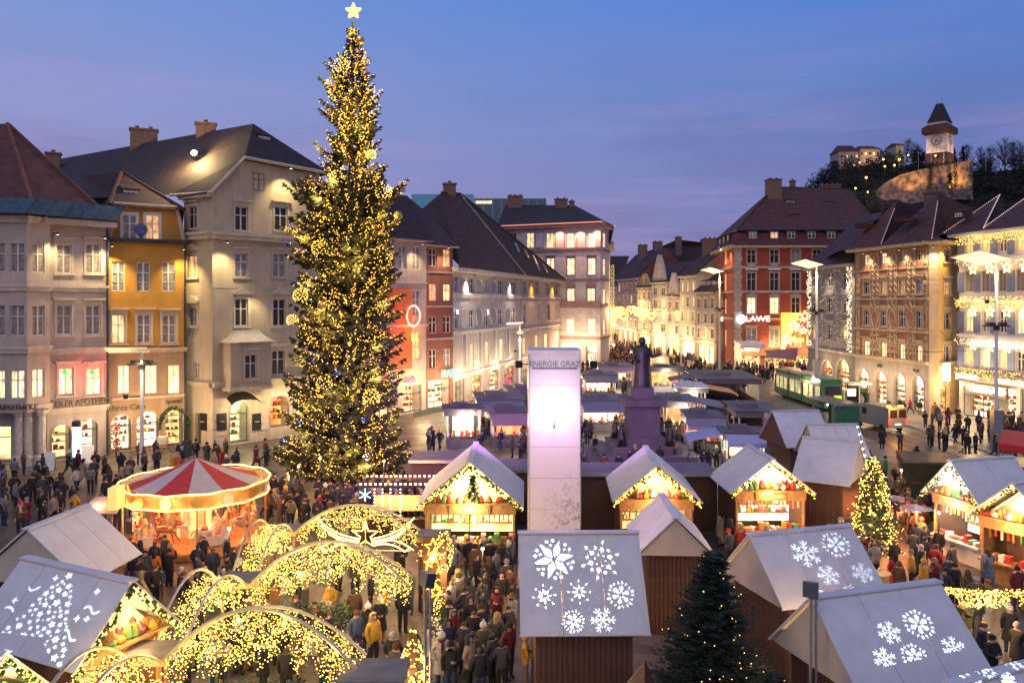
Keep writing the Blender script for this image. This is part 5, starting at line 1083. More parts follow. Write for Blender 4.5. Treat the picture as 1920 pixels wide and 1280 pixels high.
for px, py, s in ((652,138,.45),(648,345,.42),(705,300,.3),(622,472,.5),(580,555,.44),(632,708,.46),(711,735,.5),(729,368,.5),(555,600,.36)):
    y = py; lw, rw = prof(y); x = tx(px); yy = -sqrt(max(.02, 1-min(1, (x/(rw if x > 0 else lw))**2)))*(lw+rw)/2*.95-.2
    mb = MB()
    for k in range(60):
        g = pi*(1+5**.5)*k; ph = math.acos(1-2*(k+.5)/70); mb.octa((s*cos(g)*sin(ph), s*sin(g)*sin(ph), s*cos(ph)), .030)
    mb.build('light_ball', m_bulby, r, (x, yy, tz(y)))
for px, py, c in ((677,80,0),(749,406,0),(627,573,0),(612,672,1),(552,460,1),(568,530,1),(701,772,1),(585,778,1),(706,835,2),(545,818,1),(655,690,1)):
    lw, rw = prof(py); x = tx(px); yy = -sqrt(max(.02, 1-min(1, (x/(rw if x > 0 else lw))**2)))*(lw+rw)/2-.25; mb = MB(); mb.ball((0,0,0), .2 if c else .28, 0, 12, 8); mb.build('bauble', [m_gold, mat('blue bauble', (.10,.16,.4), .15, .9), mat('silver bauble', (.6,.6,.65), .12, .95)][c], r, (x, yy, tz(py)), smooth=True)
mb = MB(); c = Vector((tx(663), 0, tz(22))); 
for k in range(10):
    f0 = lambda i: ((.46 if i % 2 == 0 else .2)*sin(pi*i/5), (.46 if i % 2 == 0 else .2)*cos(pi*i/5))
    a, e = f0(k), f0(k+1); mb.tube([(c.x+a[0],-.02,c.z+a[1]),(c.x+e[0],-.02,c.z+e[1])], .05, 5); mb.tube([(c.x,-.12,c.z),(c.x+a[0],0,c.z+a[1])], .035, 4)
    for q in range(3): p = Vector((a[0],0,a[1])).lerp(Vector((e[0],0,e[1])), q/3); mb.octa((c.x+p.x,-.08,c.z+p.z), .07)
mb.build('star', m_bulb, r); lamp('star_light', TB+c+Vector((0,-1,0)), 60, WARM, None, 'POINT', .3)
for i in range(26):
    y = 80+820*((i+.5)/26)**.8; lw, rw = prof(y); a = i*2.4; rr = (lw+rw)/2*.8; lamp('tree_lights_glow', TB+Vector((rr*cos(a), -abs(rr*sin(a))-.3, tz(y))), 36+rr*15, (1,.58,.18), None, 'POINT', .25)
# light hearts and strings over the street
for k, d in enumerate((172, 186, 203)):
    a, c = P(1140+(172-d)*0, d, 12+(565-600)*d/F+3), None
    xL = 24 if k == 0 else 26; r = root('street_garland', 'string of glowing hearts across the street mouth, %s row' % ('nearest', 'middle', 'farthest')[k], 'light garland', (31, d, 0), 0, 'light garlands across the street'); mb = MB(); mt = MB()
    xa, xb = (1143-960)/F*d-31, min(39.0, (1340-960)/F*d)-31; zc = 12-(586-565)*d/F+k*.6; n = 9
    mt.tube([(xa+(xb-xa)*i/16, 0, zc+1.6-2.2*4*(i/16)*(1-i/16)*.5) for i in range(17)], .03, 3)
    for i in range(n):
        x = xa+(xb-xa)*(i+.5)/n; zq = zc-.6+R.uniform(-.3,.3)
        if i in (0,1,3,4,7): 
            hp = [(16*sin(t)**3/16*1.1, (13*cos(t)-5*cos(2*t)-2*cos(3*t)-cos(4*t))/16*1.0) for t in [2*pi*q/14 for q in range(15)]]; mb.tube([(x+u, 0, zq+v) for u, v in hp], .07, 4); mb.tube([(x+u*.6, .05, zq+v*.6) for u, v in hp], .05, 4)
        else: 
            for q in range(4): mb.octa((x+q*.8-1.2, 0, zq+.6+R.uniform(-.2,.2)), .16)
    mt.build('cable', m_black, r); mb.build('hearts', m_bulby, r)
    lamp('garland_glow', (31, d-1, zc), 480, WARM, None, 'POINT', .5)
r = root('corner_light_strings', 'vertical yellow light strings wrapping the edge of the pink corner building', 'light garland', P(1139, 156)); mb = MB()
for i in range(6):
    for q in range(60): mb.octa((i*.35-.8+R.uniform(-.05,.05), -i*.2-1.2, 3+q*.27), .06)
stuff(mb.build('strings', m_bulby, r)); lamp('string_glow', Vector(r.location)+Vector((1.5,-2.5,10)), 500, WARM, None, 'POINT', .5)
# ================================================================ market huts
m_litw = emit('hut interior warm', (1,.62,.26), 1.3, .6, 1.5, (1,1,1), .5); m_lity = emit('hut interior yellow', (.95,.85,.35), 1.4, .5, 1.5, (1,1,1), .5); m_liww = emit('hut interior white', (.95,.97,.85), 1.6, .4, 1.5, (1,1,1), .6); m_litr = emit('hut interior red', (1,.30,.12), 1.1, .6, 1.5, (1,1,1), .5)
m_gob = [mat('treat %s' % n, c, .45, 0, .25, 6) for n, c in (('red', (.55,.05,.04)), ('amber', (.6,.28,.05)), ('white', (.75,.7,.62)), ('green', (.1,.25,.08)), ('brown', (.28,.12,.05)), ('pink', (.6,.25,.25)))]
PLANK = {}
def plank_mesh(h, w=.15):
    k = (round(h, 2), w)
    if k not in PLANK: mb = MB(); mb.box(-w/2+.008, w/2-.008, -.03, 0, 0, h); mb.box(-w/2+.03, w/2-.03, -.036, -.0301, 0, h); PLANK[k] = mb.mesh('plank', m_wood)
    return PLANK[k]
def plank_wall(r, p0, p1, h, m=None, z=0, name='plank'):
    """upright planks from local p0 to p1"""
    p0, p1 = Vector((*p0, z)), Vector((*p1, z)); u = p1-p0; n = int(u.length/.15); rz = atan2(u.y, u.x); me = plank_mesh(h)
    for i in range(n): inst(me, name, r, p0+u*((i+.5)/n), rz, None, [m] if m else None)
HUTS = []
def hut(label, a, c, zr=4.6, ze=2.9, run=1.8, front=None, lit=None, npan=3, flip=False, gA=True, gB=True, planks=(), sheet=None, wallm=None, bulbs=None, nb=160, big=0, sign=None, group='white roofed market huts', gable_m=None, deco=True, energy=60, run2=None, lampcol=WARM, inner=None, open_gable=True):
    """ridge from photo point a to c (at height zr); front in ('A','B','N','F'): gable end A / B, near long side, far long side"""
    pa, pc = G(a[0], a[1], zr), G(c[0], c[1], zr); pa.z = pc.z = 0; m_ = (pa+pc)/2; u = pc-pa; Lh = u.length/2; rz = atan2(u.y, u.x); r2 = run2 or run
    r = root('market_hut', label, 'market hut', m_, rz, group); sh = sheet or m_sheet; wm = wallm or m_wood; HUTS.append((m_, Lh, run, rz))
    # roof panels (near side is local -y when the ridge runs left to right)
    for sg, rr in ((-1, run), (1, r2)):
        n = npan if npan > 1 else 1; mb = MB(); w = 2*Lh/n; T = .05; mb.slab([(-w/2+.008, 0, zr), (w/2-.008, 0, zr), (w/2-.008, sg*rr, ze), (-w/2+.008, sg*rr, ze)], T*sg)
        me = mb.mesh('roof_panel', sh)
        for i in range(n): inst(me, 'roof_panel', r, (-Lh+w*(i+.5), 0, 0))
        mb = MB(); mb.tube([(-Lh-.01, sg*(rr+.02), ze+.0), (Lh+.01, sg*(rr+.02), ze+.0)], .035, 5); mb.build('eave_trim', sh, r)
    mb = MB(); mb.box(-Lh-.02, Lh+.02, -.14, .14, zr-.0, zr+.05); mb.build('ridge_cap', sh, r)
    yi = run-.35; yo = r2-.35; xi = Lh-.45; zw = ze+.25
    gm = gable_m or m_sheetg
    for sgn, on, nm in ((-1, gA, 'A'), (1, gB, 'B')):
        if on and front != nm:
            x = sgn*(Lh-.10); mb = MB(); 
            mb.extr([(-run+.04, ze-.05), (r2-.04, ze-.05), (0, zr-.06)], lambda p, q, t: (x-sgn*t, p, q), 0, .04); mb.build('gable_sheet', gm, r)
            mb = MB(); mb.box(min(x-sgn*.06, x-sgn*.1), max(x-sgn*.06, x-sgn*.1), -.03, .03, ze, zr-.1); mb.build('gable_batten', m_woody, r)
    # body walls
    def wallbox(x0, x1, y0, y1): mb = MB(); mb.box(x0, x1, y0, y1, 0, zw); return mb.build('wall', wm, r)
    T = .06
    sides = {'N': (-xi, xi, -yi, -yi+T), 'F': (-xi, xi, yo-T, yo), 'A': (-xi, -xi+T, -yi+T, yo-T), 'B': (xi-T, xi, -yi+T, yo-T)}
    for k, q in sides.items():
        if k != front: wallbox(*q)
    for k in planks:
        if k == 'N': plank_wall(r, (-xi, -yi-.003), (xi, -yi-.003), zw-.1, wm)
        if k == 'A': plank_wall(r, (-xi-.003, yo), (-xi-.003, -yi), zw-.1, wm)
        if k == 'F': plank_wall(r, (xi, yo+.003), (-xi, yo+.003), zw-.1, wm)
        if k == 'B': plank_wall(r, (xi+.003, -yi), (xi+.003, yo), zw-.1, wm)
    mb = MB(); mb.box(-xi, xi, -yi, yo, .0, .1); mb.build('floor', m_woody, r)
    if front:
        # frame of the opening: origin at its middle, s across, t inward
        if front == 'A': fo = lambda s, t, z: (-xi+t, -s, z); hw = min(yi, yo); dep = 2*xi; gab = True; e0 = -Lh
        elif front == 'B': fo = lambda s, t, z: (xi-t, s, z); hw = min(yi, yo); dep = 2*xi; gab = True
        elif front == 'N': fo = lambda s, t, z: (s, -yi+t, z); hw = xi; dep = yi+yo; gab = False
        else: fo = lambda s, t, z: (-s, yo-t, z); hw = xi; dep = yi+yo; gab = False
        def fbox(mb, s0, s1, t0, t1, z0, z1, mi=0): mb.hexa([fo(s0,t0,z0), fo(s1,t0,z0), fo(s1,t1,z0), fo(s0,t1,z0), fo(s0,t0,z1), fo(s1,t0,z1), fo(s1,t1,z1), fo(s0,t1,z1)], mi)
        lm = lit or m_litw; td = min(dep-.2, 1.9)
        mb = MB(); fbox(mb, -hw+.08, hw-.08, td, td+.05, 1.0, zw+.0); mb.build('lit_back_wall', lm, r)
        mb = MB(); fbox(mb, -hw, hw, -.25, .35, .98, 1.06); fbox(mb, -hw, hw, .0, .06, 0, .98); mb.build('counter', inner or m_woody, r)
        mb = MB()
        for s in (-hw, hw-.1): fbox(mb, s, s+.1, -.02, .08, 1.06, zw)
        mb.build('post', m_woody, r)
        mb = MB(); fbox(mb, -hw-.05, hw+.05, -.09, -.0, ze-.42, ze+.02); mb.build('fascia', m_woody, r)
        if sign is not None: mb = MB(); fbox(mb, -hw*.45, hw*.45, -.16, -.095, ze-.36, ze-.02, 0); fbox(mb, -hw*.4, hw*.4, -.19, -.165, ze-.3, ze-.08, 1); mb.build('sign_board', [sign, m_woody], r)
        mb = MB(); s = -hw+.15
        while s < hw-.2:
            w = R.uniform(.12, .3); hh = R.uniform(.1, .38); fbox(mb, s, s+w, -.15+R.uniform(0,.1), .25, 1.063, 1.063+hh, R.randint(0, 5)); s += w+R.uniform(.02, .12)
        for zz in (1.45, 1.85, 2.25):
            fbox(mb, -hw+.15, hw-.15, td-.3, td-.02, zz, zz+.03, 4); s = -hw+.2
            while s < hw-.3: 
                w = R.uniform(.08, .22); 
                if R.random() < .85: fbox(mb, s, s+w, td-.26, td-.08, zz+.033, zz+.033+R.uniform(.1,.3), R.randint(0, 5))
                s += w+R.uniform(.02, .08)
        s = -hw+.2
        while s < hw-.2: fbox(mb, s, s+.07, .25, .32, ze-.75-R.uniform(0,.15), ze-.45, R.randint(0, 5)); s += R.uniform(.16, .35)
        stuff(mb.build('goods', m_gob, r))
        if gab and open_gable:
            mb = MB(); mb.extr([(-hw-.1, ze+.0), (hw+.1, ze+.0), (0, zr-.25)], lambda p, q, t: fo(p, t, q), .55, .6); mb.build('lit_gable_back', lm, r)
            mb = MB(); fbox(mb, -hw-.1, hw+.1, -.3, .3, ze+.03, ze+.09); mb.build('gable_shelf', m_woody, r)
            mb = MB()
            if deco:
                for k in range(26):
                    s = R.uniform(-hw*.85, hw*.85); zt2 = (zr-ze)*(1-abs(s)/run)-.3
                    if zt2 < .2: continue
                    q = fo(s, R.uniform(-.1,.3), 0); hh = R.uniform(.15, min(zt2, .5)); mb.lathe([(.13,0),(.15,hh*.4),(.09,hh*.8),(.02,hh)], 7, R.randint(0, 5), (q[0], q[1], ze+.095))
                stuff(mb.build('gable_figures', m_gob, r))
            x_ = -.25
            mb = MB(); gl = MB(); bm = bulbs or m_bulby
            for sg, rr in ((-1, run), (1, r2)):
                for k in range(nb//2): 
                    t = R.random(); q = fo(sg*rr*t, -.42+R.uniform(-.1,.1), zr-(zr-ze)*t-.14+R.uniform(-.13,.09)); mb.octa(q, R.uniform(.022,.036))
                    if k % 2 == 0: gl.octa((q[0]+R.uniform(-.05,.05), q[1], q[2]+R.uniform(-.05,.05)), .07)
                for k in range(big): t = (k+.5)/big; mb.ball(fo(sg*rr*t, -.5, zr-(zr-ze)*t-.12), .075, 0, 8, 5)
            stuff(mb.build('edge_lights', bm, r)); stuff(gl.build('edge_garland', m_green2, r))
            lamp('hut_gable_light', fo(0, -.1, ze+(zr-ze)*.45), energy*.35, lampcol, r, 'POINT', .15)
        lamp('hut_light', fo(0, .7, ze-.35), energy, lampcol, r, 'POINT', .15); lamp('hut_light', fo(0, -.75, ze-.15), energy*.5, lampcol, r, 'POINT', .15)
    return r
def zz_(x): return x
h1 = hut('hut with large white snowflakes projected on its roof, lower centre', (972,999), (1197,998), 4.9, 2.6, 2.0, front='F', npan=3, planks=('N',), run2=1.8, energy=60)
h2 = hut('hut with snowflakes projected on its roof, right of the dark fir', (1403,1003), (1595,985), 4.6, 2.9, 1.75, front='F', npan=3, planks=('N','A'), wallm=m_dwood)
h3 = hut('nearest snowflake hut at the lower right corner', (1520,1120), (1760,1090), 4.7, 3.0, 1.7, npan=3, planks=('N','A'), front='F', wallm=m_dwood)
h4 = hut('white hut roof cut by the bottom right corner of the photo', (1780,1284), (2010,1225), 4.7, 3.0, 1.7, npan=3)
h5 = hut('hut with a projected white Christmas tree on its roof', (45,1045), (250,1090), 4.7, 3.0, 1.6, front='B', lit=m_litw, npan=4, planks=('N',), bulbs=m_bulby, nb=260, energy=70)
h6 = hut('plain beige roofed hut behind the tree picture hut', (48,993), (167,946), 4.6, 2.9, 2.0, front=None, npan=3, gable_m=m_sheetg)
h7 = hut('hut with lit garland edge cut by the lower left corner', (-120,1215), (12,1226), 4.3, 2.9, 1.4, front='B', nb=260, energy=60)
h9 = hut('large hut with yellow lit gable and a small fir on its shelf', (880,867), (893,829), 4.75, 2.75, 2.4, front='A', lit=m_lity, npan=3, bulbs=m_bulby, nb=420, deco=True, energy=90, lampcol=(1,.85,.4), sign=m_woody)
h10 = hut('hut with glowing nativity gable, big bulbs and red figures', (1233,874), (1210,836), 4.5, 2.85, 2.0, front='A', lit=m_litw, npan=2, bulbs=m_bulb, nb=200, big=6, energy=85, sign=None, planks=('N','F'))
h11 = hut('food hut with red gable, bulb row and white lit kitchen', (1450,862), (1402,834), 4.5, 2.9, 2.0, front='A', lit=m_liww, npan=2, bulbs=m_bulb, nb=120, big=7, energy=80, sign=m_gold, planks=('N','F'))
h12 = hut('grey white roofed hut with brown plank wall behind the food hut', (1505,819), (1612,829), 4.9, 3.1, 2.2, npan=1, planks=('B','N'), front=None)
h13 = hut('small white roofed hut with bulb string behind the plank hut', (1512,796), (1608,795), 4.8, 3.0, 1.7, npan=4)
h14 = hut('cream roofed hut with wooden gable by the market kiosks', (1447,771), (1535,769), 4.9, 2.9, 1.9, npan=2, gable_m=m_wood)
h15 = hut('hut with white lit counter and menu boards facing left', (1780,864), (1900,856), 4.7, 2.9, 1.7, front='A', lit=m_liww, npan=2, bulbs=m_bulby, nb=160, energy=70, lampcol=(1,.93,.8), inner=m_white)
h16 = hut('wooden hut with baskets of sweets at the right edge', (1897,908), (2010,886), 4.5, 2.8, 1.9, front='A', lit=m_litw, npan=2, bulbs=m_bulb, nb=60, energy=90, gable_m=m_woody)
h17 = hut('small cream tent roofed hut in the centre with closed gable', (1268,972), (1240,926), 4.3, 3.0, 1.35, npan=2, planks=('A',), wallm=m_dwood)
h18 = hut('low white roof behind the small lit trees on the far right', (1935,905), (2050,890), 4.6, 2.9, 1.7)
# oddments on huts
r = h9; mb = MB(); 
for k in range(9): z = .12+k*.14; blob(mb, 0, 0, 2.87+z, (1-k/10)*.42, .12, 60, .14)
o = mb.build('potted_fir', m_green, r, (-2.5, 0, 0)); o.location = (-2.62, -.15, 0)
def hutworld(r, x, y, z): return Vector(r.location)+Vector((x*cos(r.rotation_euler.z)-y*sin(r.rotation_euler.z), x*sin(r.rotation_euler.z)+y*cos(r.rotation_euler.z), z))
# projected snowflakes: a lamp behind a metal mask, as the real projectors do it
def star_poly(cx, cy, r0, n, tooth, rot=0):
    pts = []
    for k in range(n*8):
        a = 2*pi*k/(n*8)+rot; q = k % 8; rr = r0*(1.0, .55, .72, .30, .22, .30, .72, .55)[q] if tooth == 0 else r0*(1.0, .62, .50, .28, .36, .28, .50, .62)[q]
        pts.append((cx+rr*cos(a), cy+rr*sin(a)))
    return pts
def flake(cx, cy, s, kind, rot=0, asp=1.0):
    out = []
    if kind == 0:    # arrow petals and double dots
        for k in range(6):
            a = rot+k*pi/3; f_ = lambda r, w: (cx+s*r*cos(a+w)*asp, cy+s*r*sin(a+w))
            out.append([f_(.12,-.2), f_(.45,-.42), f_(.62,-.2), f_(.98,0), f_(.62,.2), f_(.45,.42), f_(.12,.2)])
            for w in (-.16, .16): c = f_(.90, pi/6+w); out.append([(c[0]+s*.085*cos(q*pi/3)*asp, c[1]+s*.085*sin(q*pi/3)) for q in range(6)])
            c = f_(.70, pi/6); out.append([(c[0]+s*.07*cos(q*pi/3)*asp, c[1]+s*.07*sin(q*pi/3)) for q in range(6)])
    elif kind == 1:  # rhombs
        for k in range(6):
            a = rot+k*pi/3; f_ = lambda r, w: (cx+s*r*cos(a+w)*asp, cy+s*r*sin(a+w))
            out.append([f_(.34,0), f_(.50,-.28), f_(.68,0), f_(.50,.28)]); out.append([f_(.74,0), f_(.86,-.10), f_(1.0,0), f_(.86,.10)])
            c = f_(.26, pi/6); out.append([(c[0]+s*.055*cos(q*pi/3)*asp, c[1]+s*.055*sin(q*pi/3)) for q in range(6)])
            out.append([f_(.55,.42), f_(.62,.36), f_(.74,pi/6), f_(.62,.68), f_(.55,.62)])
    elif kind == 2:
        for k in range(6):
            a = rot+k*pi/3; ca, sa = cos(a), sin(a)
            g_ = lambda r, w: (cx+s*(r*ca-w*sa)*asp, cy+s*(r*sa+w*ca))
            out.append([g_(.13,-.05), g_(.13,.05), g_(.90,.05), g_(1.0,0), g_(.90,-.05)])
            for r_, l_ in ((.36,.20),(.62,.26)):
                for sg in (-1, 1): out.append([g_(r_,sg*.085), g_(r_+.11,sg*.085), g_(r_+l_*.8+.05,sg*(.085+l_*.62)), g_(r_+l_*.8-.07,sg*(.085+l_*.62))])
        out.append([(cx+s*.09*cos(q*pi/3)*asp, cy+s*.09*sin(q*pi/3)) for q in range(6)])
    elif kind == 3:
        for k in range(6):
            a = rot+k*pi/3; ca, sa = cos(a), sin(a); g_ = lambda r, w: (cx+s*(r*ca-w*sa)*asp, cy+s*(r*sa+w*ca))
            out.append([g_(.12,-.045), g_(.12,.045), g_(.5,.16), g_(.62,0), g_(.5,-.16)]); out.append([g_(.68,0), g_(.82,.11), g_(.98,0), g_(.82,-.11)])
            for sg in (-1, 1): out.append([g_(.62,sg*.19), g_(.74,sg*.17), g_(.86,sg*.30), g_(.74,sg*.33)])
    else:
        for k in range(8):
            a = rot+k*pi/4; f_ = lambda r, w: (cx+s*r*cos(a+w)*asp, cy+s*r*sin(a+w)); out.append([f_(.12,0), f_(.38,-.25), f_(.62,0), f_(.38,.25)]); out.append([f_(.72,0), f_(.86,-.09), f_(1,0), f_(.86,.09)])
    return out
m_kdk = mat('projector housing', (.09,.09,.10), .4, .3, .1, 3)
def projector(label, loc, r, x0, x1, ridge_z, ze, run, polys, energy, body=True, mast=True):
    loc = Vector(loc); O = hutworld(r, x0, -run, ze); U = hutworld(r, x1, -run, ze)-O; V = hutworld(r, x0, 0, ridge_z)-O; c = O+U*.5+V*.5
    pr = root('projector', label, 'projector', loc); w = (c-loc).normalized(); s = w.cross(Vector((0,0,1))).normalized(); t = s.cross(w); dz = .2
    cu = bpy.data.curves.new('mask', 'CURVE'); cu.dimensions = '2D'; cu.fill_mode = 'BOTH'
    def addloop(pts):
        sp = cu.splines.new('POLY'); sp.points.add(len(pts)-1); sp.use_cyclic_u = True
        for p, q in zip(sp.points, pts): p.co = (q[0], q[1], 0, 1)
    h_ = .172; addloop([(-h_,-h_),(h_,-h_),(h_,h_),(-h_,h_)])
    for poly in polys:
        pts = []
        for u, v in poly:
            p = O+U*u+V*v-loc; k = dz/p.dot(w); p = p*k; pts.append((p.dot(s), p.dot(t)))
        addloop(pts)
    tmp = bpy.data.objects.new('tmp', cu); COL.objects.link(tmp); bpy.context.view_layer.update()
    me = bpy.data.meshes.new_from_object(tmp.evaluated_get(bpy.context.evaluated_depsgraph_get())); bpy.data.objects.remove(tmp); me.materials.clear(); me.materials.append(m_black)
    M = Matrix((s, t, -w)).transposed().to_4x4(); o = inst(me, 'mask', pr); o.matrix_local = Matrix.Translation(w*dz) @ M
    l = lamp('projector_lamp', (0,0,0), energy, (.74,.87,1), pr, 'SPOT', .0003, None, radians(76), .05); l.rotation_euler = w.to_track_quat('-Z', 'Y').to_euler()
    mb = MB()
    for q in ((-.31,-.30),(.30,.31)): mb.box(q[0], q[1], -.31, .31, -.35, .12)
    mb.box(-.30,.30,.30,.31,-.35,.12); mb.box(-.30,.30,-.31,-.30,-.35,.12); mb.box(-.3,.3,-.3,.3,.1,.12)
    o = mb.build('housing', m_kdk, pr); o.matrix_local = M @ Matrix.Diagonal((.571,.571,.571,1))
    if mast:
        mb = MB(); mb.tube([(0,0,-loc.z),(0,0,-.2)], .04, 8); mb.tube([(.13,0,-loc.z),(.13,0,-.2)], .03, 8); mb.tube([(-.05,0,-.2),(.2,0,-.2)], .03, 6); mb.build('mast', m_metal, pr)
    return pr
pol = flake(.30,.73,.215,0,.2,.80)+flake(.68,.72,.215,1,.3,.80)+flake(.21,.36,.125,4,.1,.8)+flake(.49,.40,.125,4,0,.8)+flake(.82,.37,.15,3,.3,.8)+flake(.43,.12,.12,3,.2,.8)+flake(.66,.13,.13,2,0,.8)
for p in [h1]: projector('black projector on a green mast at the left of the snowflake hut', P(797, 20.2, 5.0), h1, -1.85, 1.85, 4.9, 2.6, 2.0, [q for q in pol], 1800)
pol = flake(.44,.68,.20,2,.3,.75)+flake(.77,.76,.20,3,.1,.75)+flake(.55,.36,.15,2,0,.75)+flake(.35,.14,.12,2,.2,.75)+flake(.88,.34,.15,2,.2,.75)+flake(.68,.10,.11,3,.2,.75)
projector('white projector box on a thin mast in front of the right snowflake roof', P(1520, 19.3, 5.05), h2, -1.9, 1.9, 4.6, 2.9, 1.75, pol, 1100)
pol = flake(.67,.60,.165,3,.3,.75)+flake(.42,.56,.125,2,.1,.75)+flake(.51,.30,.14,3,.26,.75)+flake(.29,.32,.12,2,.2,.75)+flake(.83,.32,.13,2,.2,.75)+flake(.36,.09,.085,2,.2,.75)+flake(.67,.11,.105,2,.2,.75)
projector('projector on a mast below the bottom edge of the photo, right', (8.6, 9.5, 7.2), h3, -1.9, 1.9, 4.7, 3.0, 1.7, pol, 3600)
pol = []; cen = [(.78+.02*i, .62+.03*sin(i*.9), .02) for i in range(8)]+[(.74+.02*i, .36-.02*i*.6+.02*sin(i), .02) for i in range(8)]+[(.20+.02*i, .70-.035*sin(i*.8), .02) for i in range(6)]+[(.12+.02*i, .42+.02*sin(i*.8), .02) for i in range(6)]+[(u, v, .05) for u, v in ((.38,.86),(.80,.82),(.86,.52),(.16,.52),(.78,.50))]
k = 0
for att in range(2600):
    v = R.uniform(.03, .92); hw_ = (.95-v)*.37+.02; u = .52+R.uniform(-hw_, hw_)+(.5-v)*.10
    s_ = R.uniform(.024, .052)*(1 if att < 800 else .6)
    if any(hypot((u-a)*1.25, v-c) < (s_+q)*1.03 for a, c, q in cen): continue
    cen.append((u, v, s_))
    n = R.choice((5, 5, 6)); ro = R.uniform(0, 2); pol.append([(u+s_*(1 if i % 2 == 0 else .5)*cos(ro+pi*i/n)*.8, v+s_*(1 if i % 2 == 0 else .5)*sin(ro+pi*i/n)) for i in range(2*n)])
def ribbon2(pts, w): L_ = [(x, y+w) for x, y in pts]; return L_+[(x, y-w) for x, y in reversed(pts)]
pol += [ribbon2([(.78+.02*i, .62+.03*sin(i*.9)) for i in range(8)], .012), ribbon2([(.74+.02*i, .36-.02*i*.6+.02*sin(i)) for i in range(8)], .013), ribbon2([(.20+.02*i, .70-.035*sin(i*.8)) for i in range(6)], .012), ribbon2([(.12+.02*i, .42+.02*sin(i*.8)) for i in range(6)], .012)]
for u, v in ((.38,.86),(.80,.82),(.86,.52),(.16,.52),(.78,.50)): pol.append([(u+.04*(1 if i % 2 == 0 else .4)*cos(.3+pi*i/4)*.8, v+.045*(1 if i % 2 == 0 else .4)*sin(.3+pi*i/4)) for i in range(8)])
projector('projector on a mast below the bottom edge of the photo, left', (-8.5, 9.5, 7.0), h5, -2.1, 2.1, 4.7, 3.0, 1.6, pol, 5200)
# ================================================================ light pavilion
XL, XR, YS = -9.1, -3.2, [32.3, 26.5, 21.0, 15.6]; ZA = 2.9
m_pipe = mat('gold lit pipe', (.55,.48,.30), .35, .6, .1, 4); m_slab = mat('grey bitumen slab', (.17,.16,.14), .8, 0, .25, 2)
NETB = 0
def net(mb, gr, p, q, rise, drop, n, yj, r=(.011,.021)):
    p, q = Vector(p), Vector(q); u = q-p; nn = Vector((-u.y, u.x, 0)).normalized()
    for i in range(n):
        t = R.random(); a = p+u*t+Vector((0,0,rise*4*t*(1-t))); dr = R.random()**1.3*drop*(.65+.35*sin(t*21+3*sin(t*9)))
        w = nn*R.uniform(-yj, yj); a = a+w-Vector((0,0,dr)); mb.octa(a, R.uniform(*r))
        if i % 3 == 0: 
            v1 = Vector((R.uniform(-.12,.12), R.uniform(-.1,.1), R.uniform(-.16,.02))); gr.face([a, a+v1, a+v1*.5+Vector((.03,0,-.06))])
def arch(label, p, q, rise, n=900, drop=1.0, yj=.35, star=False, dbl=True, e=70):
    p, q = Vector(p), Vector(q); m_ = (p+q)/2; r = root('light_arch', label, 'light arch', (m_.x, m_.y, 0), 0, 'light arches of the pavilion'); o = Vector((m_.x, m_.y, 0)); u = q-p; nn = Vector((-u.y, u.x, 0)).normalized()
    for sgn in ((-1, 1) if dbl else (0,)):
        hz_ = rise*(1 if sgn <= 0 else 1.22) if dbl else rise; mb = MB(); mb.tube([p-o+u*(i/20)+nn*sgn*-.42+Vector((0,0,hz_*4*(i/20)*(1-i/20))) for i in range(21)], .045, 6); mb.build('arch_pipe', m_pipe, r)
    mb = MB(); gr = MB(); net(mb, gr, p-o, q-o, rise, drop, n, yj); stuff(mb.build('light_net', m_bulby, r)); stuff(gr.build('net_garland', m_green2, r))
    for t in (.2, .5, .8): lamp('net_glow', m_-Vector((0,0,0))-u*.5+u*t+Vector((0,-.3,rise*4*t*(1-t)-.7)), e/3, (1,.70,.24), None, 'POINT', .2)
    return r
def node(label, x, y, w=1.25, d=1.1):
    r = root('pavilion_booth', label, 'booth', (x, y, 0), 0, 'flat topped corner booths of the light pavilion'); mb = MB(); mb.box(-w/2, w/2, -d/2, d/2, ZA-.12, ZA); mb.build('flat_roof', m_slab, r)
    for sx in (-1, 1):
        for sy in (-1, 1): mb = MB(); a, c = sx*(w/2-.1), sy*(d/2-.1); mb.box(a-.05, a+.05, c-.05, c+.05, 0, ZA-.122); mb.build('post', m_wood, r)
    mb = MB(); mb.box(-w/2-.01, w/2+.01, -d/2-.05, -d/2-.002, ZA-.2, ZA-.02); mb.build('lit_fascia', m_woody, r); mb = MB()
    for k in range(60): mb.octa((R.uniform(-w/2,w/2), -d/2-.08, ZA-.2-R.uniform(0,.7)), .026)
    stuff(mb.build('icicle_lights', m_bulby, r)); mb = MB(); mb.box(-w/2+.15, w/2-.15, -d/2+.15, d/2-.15, 0, .5); mb.build('planter', m_woody, r); mb = MB(); blob(mb, 0, 0, .95, .42, .5, 160, .16); mb.build('shrub', m_green2, r)
    mb = MB()
    for k in range(26): a = R.uniform(0, 6.3); mb.octa((.4*cos(a), .4*sin(a)-.1, R.uniform(.5,1.3)), R.uniform(.03,.06))
    stuff(mb.build('white_blossoms', mat('white blossom', (.8,.76,.6), .6), r)); lamp('booth_light', (x, y-.9, 2.2), 26, WARM, None, 'POINT', .12)
node('booth at the back left, near the carousel', XL-.1, YS[0]); node('booth on the left, second from the back', XL+.2, YS[1]); node('booth on the left, third from the back', XL-.3, YS[2]); node('booth at the back right, by the yellow hut', XR+.15, YS[0]-.8); node('booth at the front right beside the green mast', XR-.2, YS[2]-1.2, 1.6, 1.3)
arch('back arch carrying the glowing shooting star', (XL+.6, YS[0]-.4, ZA), (XR-.5, YS[0]-.9, ZA), .95, 1300, .95)
